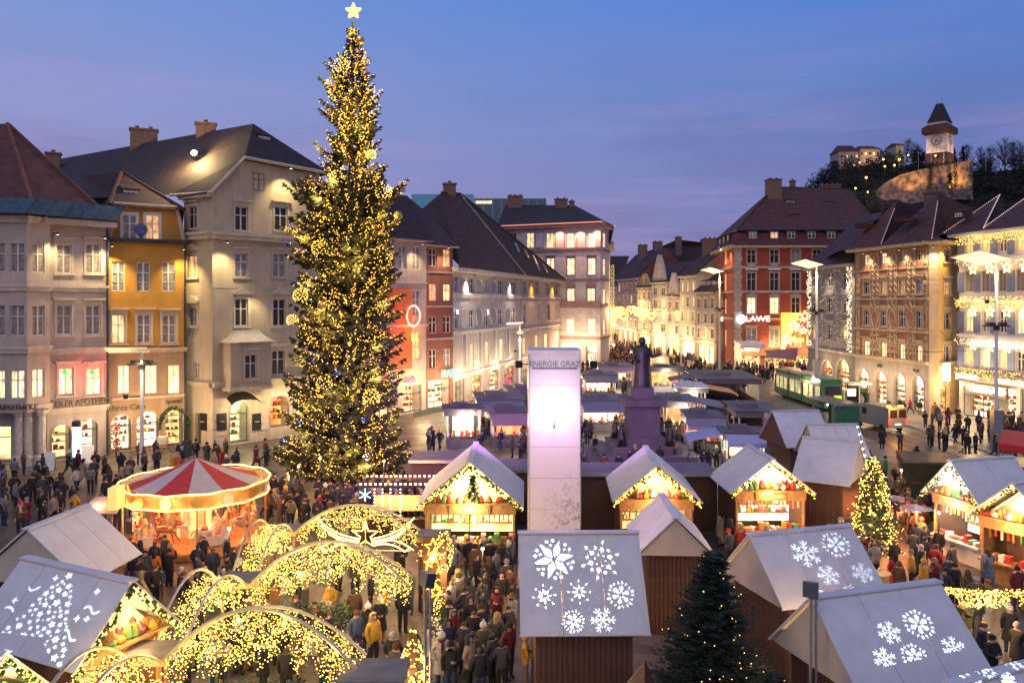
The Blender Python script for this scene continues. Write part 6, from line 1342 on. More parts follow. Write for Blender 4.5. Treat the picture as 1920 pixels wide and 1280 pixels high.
arch('middle arch with the widest double pipe', (XL+.7, YS[1]-.3, ZA), (XR-.1, YS[1]-.5, ZA), 1.15, 2300, 1.25, .6)
arch('front arch with bright double pipe near the bottom', (XL+.3, YS[2]-.3, ZA), (XR-.6, YS[2]-.8, ZA), 1.15, 2300, 1.25, .6)
arch('left side arch beside the carousel', (XL, YS[0]-.6, ZA-.05), (XL-.0, YS[1]+.7, ZA-.25), .9, 1050, 1.0)
arch('left side arch, middle one', (XL+.1, YS[1]-.7, ZA-.05), (XL-.2, YS[2]+.7, ZA-.25), .95, 1050, 1.0)
arch('left side arch cut by the bottom edge', (XL-.2, YS[2]-.7, ZA-.05), (XL-.6, YS[3]+.4, ZA-.25), .95, 1050, 1.0)
# shooting star figure
r = root('shooting_star', 'glowing five pointed star with two curved light tails', 'light figure', P(685, 31.2, 0)); z0 = ZP(1000, 31.2)
sx = lambda x: (x-685)/F*31.2; sz = lambda y: ZP(y, 31.2)
mb = MB(); pts = [((.52 if k % 2 == 0 else .21)*sin(pi*k/5), sz(1003)+(.52 if k % 2 == 0 else .21)*cos(pi*k/5)) for k in range(11)]; mb.tube([(a, 0, c) for a, c in pts], .028, 5); mb.build('star', m_tube, r)
for sg in (-1, 1):
    for q, (x0_, ya, x1_, yb, x2_, yc) in enumerate(((92,970,64,1002,10,1010), (84,984,58,1010,12,1014), (70,998,50,1016,14,1017), (90,1031,52,1000,12,1020), (74,1034,48,1012,14,1023), (90,1031,84,1024,74,1034))):
        mb = MB(); mb.tube([(sg*((x0_*(1-t)**2+2*x1_*t*(1-t)+x2_*t*t)/F*31.2), 0, sz(ya)*(1-t)**2+2*sz(yb)*t*(1-t)+sz(yc)*t*t) for t in [i/9 for i in range(10)]], .024, 4); mb.build('light_tail', m_tube, r)
mb = MB(); mb.tube([(sx(600),.03,sz(1030)),(sx(770),.03,sz(1033))], .03, 5); mb.tube([(0,.03,sz(1033)),(0,.03,sz(975))], .015, 4); mb.tube([(sx(595),.03,sz(973)),(sx(775),.03,sz(973))], .02, 4); mb.build('frame', m_pipe, r)
# right hand light column, hedge and garland pillar
for i, (px, d, h, lab) in enumerate(((832, 30.0, 3.3, 'tall pillar wrapped in dense yellow lights by the back booth'), (775, 21.2, 3.2, 'light wrapped pillar beside the green mast'), (744, 20.4, 2.4, 'leaning garland of lights in front of the green mast'))):
    p = P(px, d); r = root('light_pillar', lab, 'light pillar', p); mb = MB(); mb.box(-.12,.12,-.12,.12,0,h); mb.build('post', m_wood, r); mb = MB(); gr = MB()
    for k in range(520): a = R.uniform(0, 6.3); z = R.uniform(.1, h+.1); w = .22+.15*sin(z*3+i); q = (w*cos(a)+(.25*z if i == 2 else 0), w*sin(a), z); mb.octa(q, R.uniform(.018,.034)); gr.octa((q[0]+.03, q[1]+.03, q[2]), .05) if k % 3 == 0 else None
    stuff(mb.build('wrapped_lights', m_bulby, r)); stuff(gr.build('garland', m_green2, r)); lamp('pillar_light', p+Vector((0,-.7,h*.6)), 40, WARM, None, 'POINT', .2)
m_hf = emit('orange light figure', (1,.5,.06), 4)
r = root('comet_figure', 'orange glowing star and comet panel beside the tall light pillar', 'light figure', P(812, 30.6)); mb = MB()
for cx_2, cz, s in ((0, 2.6, .35), (-.15, 2.0, .2), (.2, 1.5, .28), (.1, .9, .25), (-.2, 1.1, .18)):
    mb.tube([(cx_2+(s if k % 2 == 0 else s*.42)*sin(pi*k/5), 0, cz+(s if k % 2 == 0 else s*.42)*cos(pi*k/5)) for k in range(11)], .025, 4)
mb.tube([(-.1, 0, 2.3), (-.3, 0, 1.6), (.3, 0, 1.0), (.1, 0, .5)], .03, 4); mb.build('tubes', m_hf, r); mb = MB(); mb.box(-.4,.4,.03,.06,.3,3.0); mb.build('backing', m_wood, r)
def planter(label, p, w, d, h, rz, hed, grp=None, m=None):
    r = root('planter', label, 'planter', p, rz, grp); mb = MB(); mb.box(-w/2,w/2,-d/2,-d/2+.05,0,h); mb.box(-w/2,w/2,d/2-.05,d/2,0,h); mb.box(-w/2,-w/2+.05,-d/2+.05,d/2-.05,0,h); mb.box(w/2-.05,w/2,-d/2+.05,d/2-.05,0,h); mb.box(-w/2+.05,w/2-.05,-d/2+.05,d/2-.05,0,h-.08); mb.build('box', m or m_sheetg, r)
    mb = MB(); n = int(w/.3)
    for k in range(n): blob(mb, -w/2+w*(k+.5)/n, 0, h+hed*.45, .3, hed*.55, 120, .13)
    mb.build('hedge', m_green2, r); return r
planter('long cream planter with clipped hedge right of the pavilion', P(822, 27.0), .8, 3.6, .75, .0, .9)
planter('cream planter with white blossoms near the green mast', P(780, 22.4), .9, 2.4, .7, 0, .7)
planter('broad hedge box in the middle of the pavilion', P(560, 27.5), 3.6, .9, .6, .1, 1.1); planter('low hedge box near the front arch', P(480, 23.0), 2.6, .8, .5, 0, .6)
for i, (px, d, lab) in enumerate(((800, 20.2, 1),)): pass
# wires
def wire(label, a, c, sag=.5, r_=.018, bulbs=0):
    a, c = Vector(a), Vector(c); r = root('cable', label, 'cable', a); mb = MB(); mb.tube([(c-a)*(i/14)+Vector((0,0,-sag*4*(i/14)*(1-i/14))) for i in range(15)], r_, 4); mb.build('wire', m_black, r)
    if bulbs:
        mb = MB(); 
        for i in range(bulbs): t = (i+.5)/bulbs; p = (c-a)*t+Vector((0,0,-sag*4*t*(1-t)-.08)); mb.ball(p, .055, 0, 6, 4)
        mb.build('bulbs', m_lampw, r)
wire('dark cable hanging from the snowflake hut corner to the light pillar', PZ(970, 1003, 24.3), PZ(838, 1145, 24.8), .35)
wire('bulb string sloping from the far white hut to the lit fir', PZ(1607, 790, 45), PZ(1640, 900, 37.2), .3, .02, 9)
# light curtain at the right edge
r = root('light_curtain', 'curtain of yellow icicle lights spanning the right edge', 'light curtain', P(1850, 26.5)); mb = MB(); gr = MB(); net(mb, gr, (-1.6, 0, ZP(1098, 26.5)), (2.2, -.4, ZP(1098, 26.5)+.1), -.12, .62, 620, .12, (.018,.032)); stuff(mb.build('icicles', m_bulby, r)); stuff(gr.build('garland', m_green2, r)); mb = MB(); mb.tube([(-1.6,0,ZP(1098,26.5)),(.3,-.2,ZP(1104,26.5)),(2.2,-.4,ZP(1094,26.5))], .02, 4); mb.build('cable', m_black, r)
for sx_ in (-1.6, 2.1): mb = MB(); mb.box(sx_-.05, sx_+.05, -.05, .05, 0, ZP(1090, 26.5)); mb.build('post', m_wood, r)
lamp('curtain_light', P(1850, 26.0, 2.2), 60, WARM, None, 'POINT', .2)
# ================================================================ carousel
CC = P(367.5, 40.2); RC = 3.5; r = root('carousel', 'small round carousel with red and white striped cone roof and lit rim', 'carousel', CC)
m_cw = mat('white canvas', (.52,.45,.42), .6, 0, .08, 2); m_co = mat('painted rounding board', (.62,.36,.12), .45, 0, .3, 3); m_cf = mat('carousel floor', (.36,.16,.06), .5, 0, .25, 4)
for k in range(12):
    a0, a1 = 2*pi*k/12-pi/12-pi/2, 2*pi*(k+1)/12-pi/12-pi/2; mb = MB()
    for j in range(4):
        r0_, r1_ = 3.15*(1-j/4), 3.15*(1-(j+1)/4); z0_, z1_ = 3.0+1.15*(j/4)**1.15, 3.0+1.15*((j+1)/4)**1.15
        mb.face([(r0_*cos(a0), r0_*sin(a0), z0_), (r0_*cos(a1), r0_*sin(a1), z0_), (max(r1_,.02)*cos(a1), max(r1_,.02)*sin(a1), z1_), (max(r1_,.02)*cos(a0), max(r1_,.02)*sin(a0), z1_)])
    mb.build('canopy_stripe', m_red if k % 2 == 0 else m_cw, r)
mb = MB(); mb.lathe([(3.2,2.95),(3.5,3.02),(3.52,3.0),(3.45,2.4),(3.35,2.36),(3.3,2.9)], 32); mb.build('rounding_board', m_co, r)
for k in range(16):
    a = 2*pi*k/16; mb = MB(); mb.lathe([(.001,0),(.26,0),(.28,.03),(.001,.03)], 12); o = mb.build('board_medallion', m_gold if k % 2 else m_cw, r, (3.50*cos(a), 3.50*sin(a), 2.7)); o.rotation_euler = (pi/2, 0, a+pi/2)
for zq, rr in ((3.05, 3.55), (2.36, 3.5)):
    mb = MB(); mb.tube([(rr*cos(2*pi*k/48), rr*sin(2*pi*k/48), zq+(.07*abs(sin(2*pi*k/48*6)) if zq > 3 else .05*abs(sin(2*pi*k/48*6)))) for k in range(49)], .03, 5, 0); mb.build('light_rim', emit('carousel light rim', (1,.62,.22), 5), r)
    mb = MB(); 
    for k in range(120): a = 2*pi*k/120; mb.octa((rr*1.005*cos(a), rr*1.005*sin(a), zq+.06*abs(sin(a*6))), .05)
    stuff(mb.build('rim_bulbs', m_bulb, r))
mb = MB(); mb.lathe([(.001,.35),(3.45,.35),(3.5,.32),(3.5,.02),(.001,.02)], 36); mb.build('platform', m_cf, r)
for k in range(24): a = 2*pi*(k+.5)/24; mb = MB(); mb.box(-.38,.38,-.02,0,.06,.30); mb.build('platform_panel', m_gold if k % 3 == 0 else m_co, r, (3.53*cos(a), 3.53*sin(a), 0), a+pi/2)
mb = MB(); mb.lathe([(.9,.35),(.9,.8),(.75,1.0),(.75,2.0),(1.0,2.5),(1.4,2.9)], 12, 0, mis=lambda j, q: q % 2); mb.build('centre_drum', [m_cw, emit('lit mirror panel', (1,.55,.22), .9)], r)
def horse_mesh(c):
    mb = MB(); mb.tube([(-.42,0,.0),(-.2,0,.04),(.15,0,.0),(.38,0,.08)], .17, 8, 0, .15); mb.tube([(.32,0,.1),(.5,0,.38),(.56,0,.52)], .12, 7, 0, .08); mb.tube([(.52,0,.52),(.68,0,.48),(.80,0,.38)], .085, 6, 0, .05)
    mb.tube([(.36,0,.2),(.44,0,.48),(.5,0,.62)], .05, 5, 1, .02)
    for x, y, a in ((-.34,.1,-.25),(-.34,-.1,-.05),(.32,.1,.30),(.32,-.1,.12)): mb.tube([(x,y,-.08),(x+a*.5,y,-.32),(x+a,y,-.56)], .06, 5, 0, .03)
    mb.tube([(-.42,0,.05),(-.58,0,-.05),(-.62,0,-.32)], .05, 5, 1, .01); mb.box(-.17,.12,-.18,.18,.10,.19,2); mb.tube([(0,0,-.6),(0,0,1.75)], .02, 6, 3)
    return mb.mesh('carousel_horse', [c, m_gold, m_red, m_gold])
HM = [horse_mesh(mat('horse cream', (.6,.48,.32), .4)), horse_mesh(mat('horse brown', (.30,.13,.06), .4)), horse_mesh(mat('horse white', (.7,.66,.6), .4))]
for k in range(10):
    a = 2*pi*k/10+.2; rr = 2.75; inst(HM[k % 3], 'carousel_horse', r, (rr*cos(a), rr*sin(a), 1.15+.15*(k % 2)), a+pi/2)
for k in range(6): a = 2*pi*k/6+.5; inst(HM[(k+1) % 3], 'carousel_horse', r, (1.75*cos(a), 1.75*sin(a), 1.2), a+pi/2, .85)
for k, a in enumerate((-2.1, -.9, .8, 2.4)):
    mb = MB(); mb.extr([(-.5,.0),(.5,.0),(.62,.55),(.45,.95),(.3,.5),(-.3,.45),(-.5,.9),(-.6,.5)], lambda u, v, t: (u, t, v), -.35, -.30, 0); mb.extr([(-.5,.0),(.5,.0),(.62,.55),(.45,.95),(.3,.5),(-.3,.45),(-.5,.9),(-.6,.5)], lambda u, v, t: (u, t, v), .30, .35, 0); mb.box(-.5,.5,-.3,.3,.0,.06,0); mb.box(-.45,-.2,-.29,.29,.3,.42,1); mb.box(.15,.4,-.29,.29,.3,.42,1)
    mb.build('carousel_carriage', [m_cw, m_red], r, (2.5*cos(a), 2.5*sin(a), .4), a+pi/2)
for k in range(8): a = 2*pi*k/8+.39; mb = MB(); mb.tube([(3.35*cos(a), 3.35*sin(a), .3),(3.35*cos(a), 3.35*sin(a), 2.4)], .04, 6); mb.build('pole', m_gold, r)
for k in range(6): a = 2*pi*k/6; lamp('carousel_light', CC+Vector((2.2*cos(a), 2.2*sin(a), 2.2)), 50, (1,.40,.12), None, 'POINT', .12)
lamp('carousel_light', CC+Vector((0,-4.4,2.7)), 46, (1,.42,.14), None, 'POINT', .2); lamp('carousel_light', CC+Vector((-3.2,-3.4,2.6)), 34, (1,.42,.14), None, 'POINT', .2); lamp('carousel_light', CC+Vector((3.2,-3.4,2.6)), 34, (1,.42,.14), None, 'POINT', .2)
# ticket booth
r = root('ticket_booth', 'small glowing ticket booth with folded cream awning left of the carousel', 'booth', P(196, 37.0)); mb = MB(); mb.slab([(-.9,-.7,2.35),(.9,-.7,2.35),(.7,.6,2.8),(-.7,.6,2.8)], .05); mb.build('awning', m_sheetg, r); mb = MB(); mb.box(.45,.85,-.6,.2,2.5,3.5); mb.build('glowing_sign', emit('amber sign box', (1,.5,.15), 1.1), r); mb = MB(); mb.box(-.6,.6,-.5,.5,0,1.0); mb.build('counter', m_woody, r); mb = MB()
for a in (-.6,.6):
    for c in (-.5,.5): mb.tube([(a,c,0),(a,c,2.5)], .04, 5)
mb.build('frame', m_woody, r); lamp('booth_light', P(196, 36.8, 2.1), 40, WARM, None, 'POINT', .1)
# ================================================================ firs near the camera and in the market
def fir(label, p, h, w, lights=0, dens=1, m=None, n=None, name='fir_tree', bulbs=None, seed=0, glow=0, strings=0):
    r = root(name, label, 'fir tree', p); mb = MB(); mb.tube([(0,0,0),(0,0,h)], .07*h/4, 6, 0, .01); mb.build('trunk', m_bark, r); lf = MB(); bp = MB(); z = .35; rings = []
    while z < h-.12:
        l0 = w*(1-z/h)**.8+.08; k = 11*dens
        for i in range(k):
            a = R.uniform(0, 2*pi); l = l0*R.uniform(.75, 1.12); d = Vector((cos(a), sin(a), R.uniform(-.05,.35))); c = Vector((0,0,z)); e = c+d*l; bp.tube([c, c.lerp(e,.5)-Vector((0,0,.04)), e], .012, 3, 0, .004, caps=False); sd = d.cross(Vector((0,0,1))).normalized(); rings.append(e)
            for j in range(int(7+l*9)):
                t = R.uniform(.15, 1); q = c+d*l*t; L_ = .20*R.uniform(.6,1.3)*(1.25-t*.6)
                for sg in (-1, 1): tw = (d*.7+sd*sg*R.uniform(.5,1)+Vector((0,0,R.uniform(-.2,.2)))).normalized()*L_; w_ = Vector((R.uniform(-1,1),R.uniform(-1,1),R.uniform(-.4,.4))).normalized()*L_*.16; lf.face([q, q+tw*.5+w_, q+tw, q+tw*.5-w_])
        z += .17/dens**.5
    lf.build('crown', m or m_green, r); bp.build('branches', m_bark, r)
    if lights:
        bl = MB()
        for i in range(lights): e = R.choice(rings); t = R.uniform(.65, 1.05); c = Vector((e.x*t, e.y*t, e.z+R.uniform(-.1,.1))); bl.octa(c, R.uniform(.02, .038) if dens == 1 else .016)
        stuff(bl.build('fairy_lights', bulbs or m_bulby, r))
    if strings:
        bl = MB()
        for s in range(strings):
            a = R.uniform(3.6, 5.8); z = h*R.uniform(.25,.85)
            for i in range(22): a += .045*(1 if s % 2 else -1); z -= .055*R.uniform(.2,1.2); q = w*(1-max(z,.1)/h)**.8*.98; bl.octa((q*cos(a), q*sin(a), max(z,.2)), .018)
        stuff(bl.build('light_string', bulbs or m_bulby, r))
    for i in range(glow): a = -pi/2+(i-glow/2)*.9; zq = h*(i+.6)/(glow+.6); q = w*(1-zq/h)+.35; lamp('fir_glow', Vector(p)+Vector((q*cos(a), q*sin(a), zq)), 26, WARM, None, 'POINT', .2)
    return r
fir('fir covered in yellow lights among the crowd on the right', P(1636, 36.5), 5.0, 1.4, 800, 1, m_green2, glow=5)
fir('low lit fir bough mound beside the big lit fir', P(1598, 34.0), 1.9, 1.0, 260, 1, m_green2, glow=1)
fir('big dark fir between the huts with few scattered lights', P(1337, 21.8), 5.25, 2.15, 90, 2, mat('dark fir twigs', (.016,.035,.022), .75, 0, .5, 2.0))
fir('dark fir tip with bare leader at the bottom right of centre', P(1452, 18.6), 3.5, .9, 8, 1, MATS['dark fir twigs'])
# masts of brown poles by the carousel
# ================================================================ kiosks of the fixed market
m_kd = mat('kiosk dark panel', (.10,.095,.10), .6, 0, .2, 1.5); m_kr = mat('kiosk roof membrane', (.17,.155,.17), .7, 0, .25, .8); m_krd = mat('dark kiosk roof membrane', (.13,.12,.13), .7, 0, .25, .8)
def awning(r, c, w, dep, z, m, rz=0, drop=.5):
    mb = MB(); mb.slab([(-w/2, -dep, z-drop), (w/2, -dep, z-drop), (w/2, 0, z), (-w/2, 0, z)], .04); mb.slab([(-w/2, -dep, z-drop-.22), (w/2, -dep, z-drop-.22), (w/2, -dep, z-drop-.001), (-w/2, -dep, z-drop-.001)], .03); o = mb.build('awning', m, r, c, rz)
def kiosk(label, px, py, w, l, rz=-.1, h=3.0, roof=None, lit=None, num=None, aw=(), side='front', e=90, wall=None):
    p = G(px, py, h); p.z = 0; r = root('market_kiosk', label, 'kiosk', p, rz, 'flat roofed market kiosks')
    mb = MB(); mb.box(-w/2, w/2, -l/2, l/2, h-.5, h); mb.build('roof_fascia', m_kd, r); mb = MB(); mb.box(-w/2-.08, w/2+.08, -l/2-.08, l/2+.08, h+.003, h+.08); mb.box(-w*.3, w*.1, -l*.2, l*.2, h+.083, h+.4); mb.build('roof', roof or m_kr, r)
    mb = MB(); mb.box(-w/2+.3, w/2-.3, l/2-.4, l/2-.3, .0, h-.5); mb.box(-w/2+.3, w/2-.3, -l/2+.3, -l/2+.4, 0, .95); mb.box(-w/2+.3, -w/2+.4, -l/2+.41, l/2-.41, 0, .95); mb.box(w/2-.4, w/2-.3, -l/2+.41, l/2-.41, 0, .95); mb.build('wall', wall or m_kd, r)
    for a in (-1, 1):
        for c in (-1, 0, 1): mb = MB(); mb.box(a*(w/2-.34)-.05, a*(w/2-.34)+.05, c*(l/2-.34)-.05, c*(l/2-.34)+.05, .951, h-.501); mb.build('post', m_white, r)
    if lit:
        mb = MB(); mb.box(-w/2+.8, w/2-.8, -l*.12, l/2-.8, .9, h-.75); mb.build('lit_core', emit('kiosk interior', (1,.80,.55), 1.0, .7, 2.0, (1,1,1), .25) if lit is m_liww else lit, r); mb = MB()
        for k in range(int(w*4)): x = R.uniform(-w/2+.4, w/2-.5); mb.box(x, x+R.uniform(.1,.25), -l/2+.2, -l/2+.5, .96, .96+R.uniform(.15,.55), R.randint(0,5))
        for k in range(int(l*5)): 
            y = R.uniform(-l/2+.4, l/2-.6); x = R.choice((-w/2+.25, w/2-.5)); mb.box(x, x+.25, y, y+R.uniform(.1,.3), .96, .96+R.uniform(.15,.5), R.randint(0,5))
        stuff(mb.build('goods', m_gob, r)); lamp('kiosk_light', (0, -l/2-.5, h-.7), e*.5, (1,.82,.6), r, 'POINT', .15); lamp('kiosk_light', (-w/2-.5, 0, h-.7), e*.3, (1,.82,.6), r, 'POINT', .15)
    if num:
        c = bpy.data.curves.new('number_plate', 'FONT'); c.body = num; c.size = .5; c.extrude = .02; c.align_x = 'CENTER'; c.materials.append(m_black); o = bpy.data.objects.new('number_plate', c); COL.objects.link(o); o.parent = r; o.location = (w*.28, -l/2-.04, h-.42); o.rotation_euler = (pi/2, 0, 0)
        mb = MB(); mb.box(w*.28-.5, w*.28+.5, -l/2-.02, -l/2-.002, h-.48, h-.04); mb.build('number_board', m_sheetg, r)
    for (sd, ww, dep, mm) in aw:
        if sd == 'f': awning(r, (0, -l/2, 0), ww, dep, h-.1, mm)
        if sd == 'l': awning(r, (-w/2, 0, 0), ww, dep, h-.1, mm, -pi/2)
        if sd == 'r': awning(r, (w/2, 0, 0), ww, dep, h-.1, mm, pi/2)
        if sd == 'b': awning(r, (0, l/2, 0), ww, dep, h-.1, mm, pi)
    return r
m_awl = mat('lilac canvas', (.22,.19,.25), .7, 0, .1, 2); m_awg = mat('olive yellow canvas', (.40,.42,.12), .7, 0, .1, 2); m_awp = mat('dusty pink canvas', (.42,.24,.26), .7, 0, .1, 2); m_awo = mat('orange canvas', (.62,.33,.12), .7, 0, .1, 2); m_awn = mat('navy canvas', (.06,.08,.16), .7, 0, .1, 2); m_awb = mat('pale blue canvas', (.34,.36,.52), .7, 0, .08, 2)
kiosk('white and black kiosk number 7 with olive and pink awnings', 868, 763, 3.3, 3.3, .12, 3.2, m_krd, m_liww, '7', (('l', 3.0, 2.4, m_awg), ('r', 3.0, 3.0, m_awp)), e=150)
kiosk('long lilac roofed kiosk right of the hut number 7', 935, 742, 4.5, 6, .1, 3.0, m_kr, m_liww, None, (('f', 4, 2.0, m_awl),), e=80)
kiosk('flat pale roofed kiosk before the grey house arcades', 985, 728, 4, 6, .1, 3.0, m_kr, None, None, (('r', 5, 2.0, m_awl),))
kiosk('low purple kiosk directly left of the banner column', 955, 768, 3.6, 3.6, .1, 2.9, m_krd, m_litr, None, (('f', 3.4, 1.6, m_awp),), e=60)
kiosk('round edged pinkish kiosk right of the banner column, farthest', 1150, 683, 5, 6, 0, 3.0, m_kr, m_liww, None, (('f', 5, 2, m_awp),), e=160)
kiosk('pinkish kiosk with white glowing counter near the statue', 1122, 700, 4.4, 4.4, 0, 3.0, m_kr, m_liww, None, (('f', 4, 1.6, m_awl),), e=220)
kiosk('lilac awning kiosk at the foot of the banner column, right', 1128, 745, 4.6, 4.2, .05, 3.0, m_kr, m_liww, None, (('f', 4.6, 2.2, m_awl), ('r', 4, 2, m_awp)), e=220)
kiosk('white framed glass kiosk just right of the statue', 1246, 688, 5, 3.6, -.05, 3.2, m_krd, m_litr, None, (), e=160, wall=m_white)
kiosk('pale kiosk number 14 with lilac awning to its right', 1268, 746, 3.0, 6.5, -.1, 3.0, m_kr, m_litr, '14', (('r', 6, 2.8, m_awl), ('l', 6, 2.0, m_awl)), e=110)
kiosk('cream roofed kiosk with orange awning', 1293, 722, 3.2, 6, -.1, 3.0, m_sheet, m_liww, None, (('r', 5.5, 3.0, m_awo),), e=130)
kiosk('large dark flat roofed market pavilion', 1352, 702, 7, 12, -.1, 3.3, m_krd, None, None, (('l', 5, 2.5, m_krd),))
kiosk('brown walled kiosk number 15 by the tram street', 1408, 762, 3.6, 6.5, -.12, 2.9, m_krd, None, '15', (('r', 2.5, 1.2, m_red),), wall=m_wood)
kiosk('yellow lit kiosk under a pale blue awning', 1392, 806, 3.2, 2.8, -.1, 2.8, m_krd, m_lity, None, (('l', 3.4, 2.4, m_awb), ('f', 2.8, 1.0, m_awb)), e=120)
kiosk('dark kiosk with red lit goods behind the fountain', 1316, 775, 3.0, 4, -.1, 2.9, m_krd, m_litr, None, (('f', 3, 1.4, m_awl),), e=90)
# long dark back sheds facing the camera behind the front row of huts
for lab, x0, x1, yy, d, h, mm in (('long low dark shed behind the gabled huts', 1090, 1345, 886, 41.8, 3.05, m_kd), ('dark brown shed with sloped roof left of the yellow hut', 770, 880, 850, 46, 2.9, m_dwood), ('dark shed behind the banner column', 905, 1085, 872, 43, 3.0, m_kd)):
    a, c = P(x0, d), P(x1, d); r = root('market_shed', lab, 'shed', (a+c)/2); w = (c-a).length/2; mb = MB(); mb.box(-w, w, 0, 2.6, 0, h-.1); mb.build('wall', mm, r); mb = MB(); mb.box(-w-.1, w+.1, -.25, 2.8, h-.098, h); mb.build('roof', m_krd, r); mb = MB(); mb.box(-w-.1, w+.1, -.29, -.252, h-.14, h+.03); mb.build('roof_edge', m_metal, r)
    plank_wall(r, (-w, -.003), (w, -.003), h-.2, m_wood)
# round shelter with bulb strings between tree and yellow hut
r = root('mulled_wine_stand', 'open stand with bulb strings and blue snowflake below the giant tree', 'stand', P(752, 41)); mb = MB()
for x in (-1.9, 1.9):
    for y in (-.9, .9): mb.box(x-.05, x+.05, y-.05, y+.05, 0, 2.7)
for y in (-.9, .9): mb.box(-2, 2, y-.05, y+.05, 2.7, 2.8)
mb.box(-2, -1.9, -.85, .85, 2.7, 2.8); mb.box(1.9, 2, -.85, .85, 2.7, 2.8); mb.build('frame', m_dwood, r); mb = MB()
for y in (-.95, .9):
    for k in range(16): mb.ball((-1.9+k*.25, y, 2.86), .05, 0, 6, 4)
for x in (-1.2, -.8, -.4, .1): 
    for k in range(9): mb.octa((x, -.95, 2.6-k*.16), .035)
mb.build('bulbs', m_lampw, r); mb = MB()
for k in range(6): a = k*pi/3; mb.tube([(0,0,0),(.32*sin(a),0,.32*cos(a))], .025, 4)
mb.build('blue_snowflake', emit('blue snowflake lamp', (.25,.6,1), 5), r, (-1.65,-1.05,2.35)); mb = MB(); mb.box(-1.8, 1.8, -.8, -.4, 0, 1.05); mb.build('counter', m_dwood, r); mb = MB(); mb.box(-1.4, 1.4, .3, .34, 1.2, 2.0); mb.build('lit_board', m_litr, r); lamp('stand_light', P(752, 40.5, 2.3), 70, (1,.5,.2), None, 'POINT', .1)
# ================================================================ banner column
CPX = 1040; CD_ = 32.0; p = P(CPX, CD_); r = root('banner_column', 'tall white advertising column reading ENERGIE GRAZ with snowy branch print', 'advertising column', p); wc = 96/F*CD_/2; zt_ = ZP(664, CD_)
m_pr = bpy.data.materials.new('printed banner'); m_pr.use_nodes = True; t = m_pr.node_tree; n = t.nodes; l_ = t.links; bb = n['Principled BSDF']; bb.inputs['Roughness'].default_value = .5
tcn = n.new('ShaderNodeTexCoord'); wv = n.new('ShaderNodeTexNoise'); wv.inputs['Scale'].default_value = 3.2; wv.inputs['Detail'].default_value = 9; wv.inputs['Roughness'].default_value = .72; wv.inputs['Distortion'].default_value = 1.2; l_.new(tcn.outputs['Object'], wv.inputs[0])
sp = n.new('ShaderNodeSeparateXYZ'); l_.new(tcn.outputs['Object'], sp.inputs[0])
mk = n.new('ShaderNodeMapRange'); l_.new(sp.outputs[2], mk.inputs[0]); mk.inputs[1].default_value = 5.4; mk.inputs[2].default_value = 2.4; mkx = n.new('ShaderNodeMapRange'); l_.new(sp.outputs[0], mkx.inputs[0]); mkx.inputs[1].default_value = -.7; mkx.inputs[2].default_value = .5
mm_ = n.new('ShaderNodeMath'); mm_.operation = 'MULTIPLY'; l_.new(mk.outputs[0], mm_.inputs[0]); l_.new(mkx.outputs[0], mm_.inputs[1]); th = n.new('ShaderNodeMapRange'); l_.new(wv.outputs[0], th.inputs[0]); th.inputs[1].default_value = .50; th.inputs[2].default_value = .56
m3 = n.new('ShaderNodeMath'); m3.operation = 'MULTIPLY'; l_.new(mm_.outputs[0], m3.inputs[0]); l_.new(th.outputs[0], m3.inputs[1]); mixn = n.new('ShaderNodeMix'); mixn.data_type = 'RGBA'; l_.new(m3.outputs[0], mixn.inputs[0]); mixn.inputs[6].default_value = (.62,.60,.62,1); mixn.inputs[7].default_value = (.12,.13,.18,1); l_.new(mixn.outputs[2], bb.inputs['Base Color'])
mb = MB(); mb.box(-wc+.02, wc-.02, .02, wc*2, 0, zt_); mb.build('column_core', m_metal, r)
for k in range(8):
    mb = MB(); mb.box(-wc, wc, -.0, .018, zt_*k/8+.008, zt_*(k+1)/8-.008); mb.build('banner_panel', m_pr, r)
for sg in (-1, 1): mb = MB(); mb.box(sg*wc-.02 if sg > 0 else -wc-.02, sg*wc+.02, -.022, wc*2+.01, 0, zt_+.001); mb.build('edge_profile', m_metal, r)
mb = MB(); mb.box(-wc-.04, wc+.04, -.04, wc*2+.04, zt_+.003, zt_+.16); mb.build('cap', m_sheet, r); mb = MB(); mb.box(-wc+.12, wc-.12, -.012, -.002, ZP(692,CD_), ZP(690,CD_)+.03); mb.build('printed_line', mat('slate print', (.12,.15,.18), .5), r)
c = bpy.data.curves.new('lettering', 'FONT'); c.body = 'ENERGIE GRAZ'; c.size = .30; c.extrude = .005; c.align_x = 'CENTER'; c.materials.append(MATS['slate print']); o = bpy.data.objects.new('lettering', c); COL.objects.link(o); o.parent = r; o.location = (0, -.015, ZP(688,CD_)+.03); o.rotation_euler = (pi/2,0,0)
zf = ZP(775, CD_-1.2); fp = P(CPX, CD_-1.1, zf); r = root('event_floodlight', 'blinding white round floodlight in front of the banner column', 'light', fp); mb = MB(); mb.ball((0,0,0), .30, 0, 16, 10); mb.build('lens', emit('violet white flood lens', (1,.78,1), 25), r); mb = MB(); mb.lathe([(.22,.2),(.24,.3),(.1,.5),(.001,.5)], 14); o = mb.build('housing', m_iron, r); o.rotation_euler = (-pi/2,0,0); mb = MB(); mb.tube([(0,.2,-.1),(0,.3,-.6),(0,1.05,-.7)], .03, 6); mb.build('bracket', m_iron, r)
lamp('column_flare_light', fp+Vector((0,.78,.05)), 34, (1,.62,1), None, 'POINT', .25); lamp('flood_light', fp+Vector((0,-1.3,-.6)), 30, (1,.45,.95), None, 'POINT', .3); l = lamp('flood_light_up', fp+Vector((0,-.5,0)), 5, (.95,.9,1), None, 'POINT', .2); l.location.z = ZP(700, 31)  # unseen lamp added behind the lens imitates a flare glow on the column
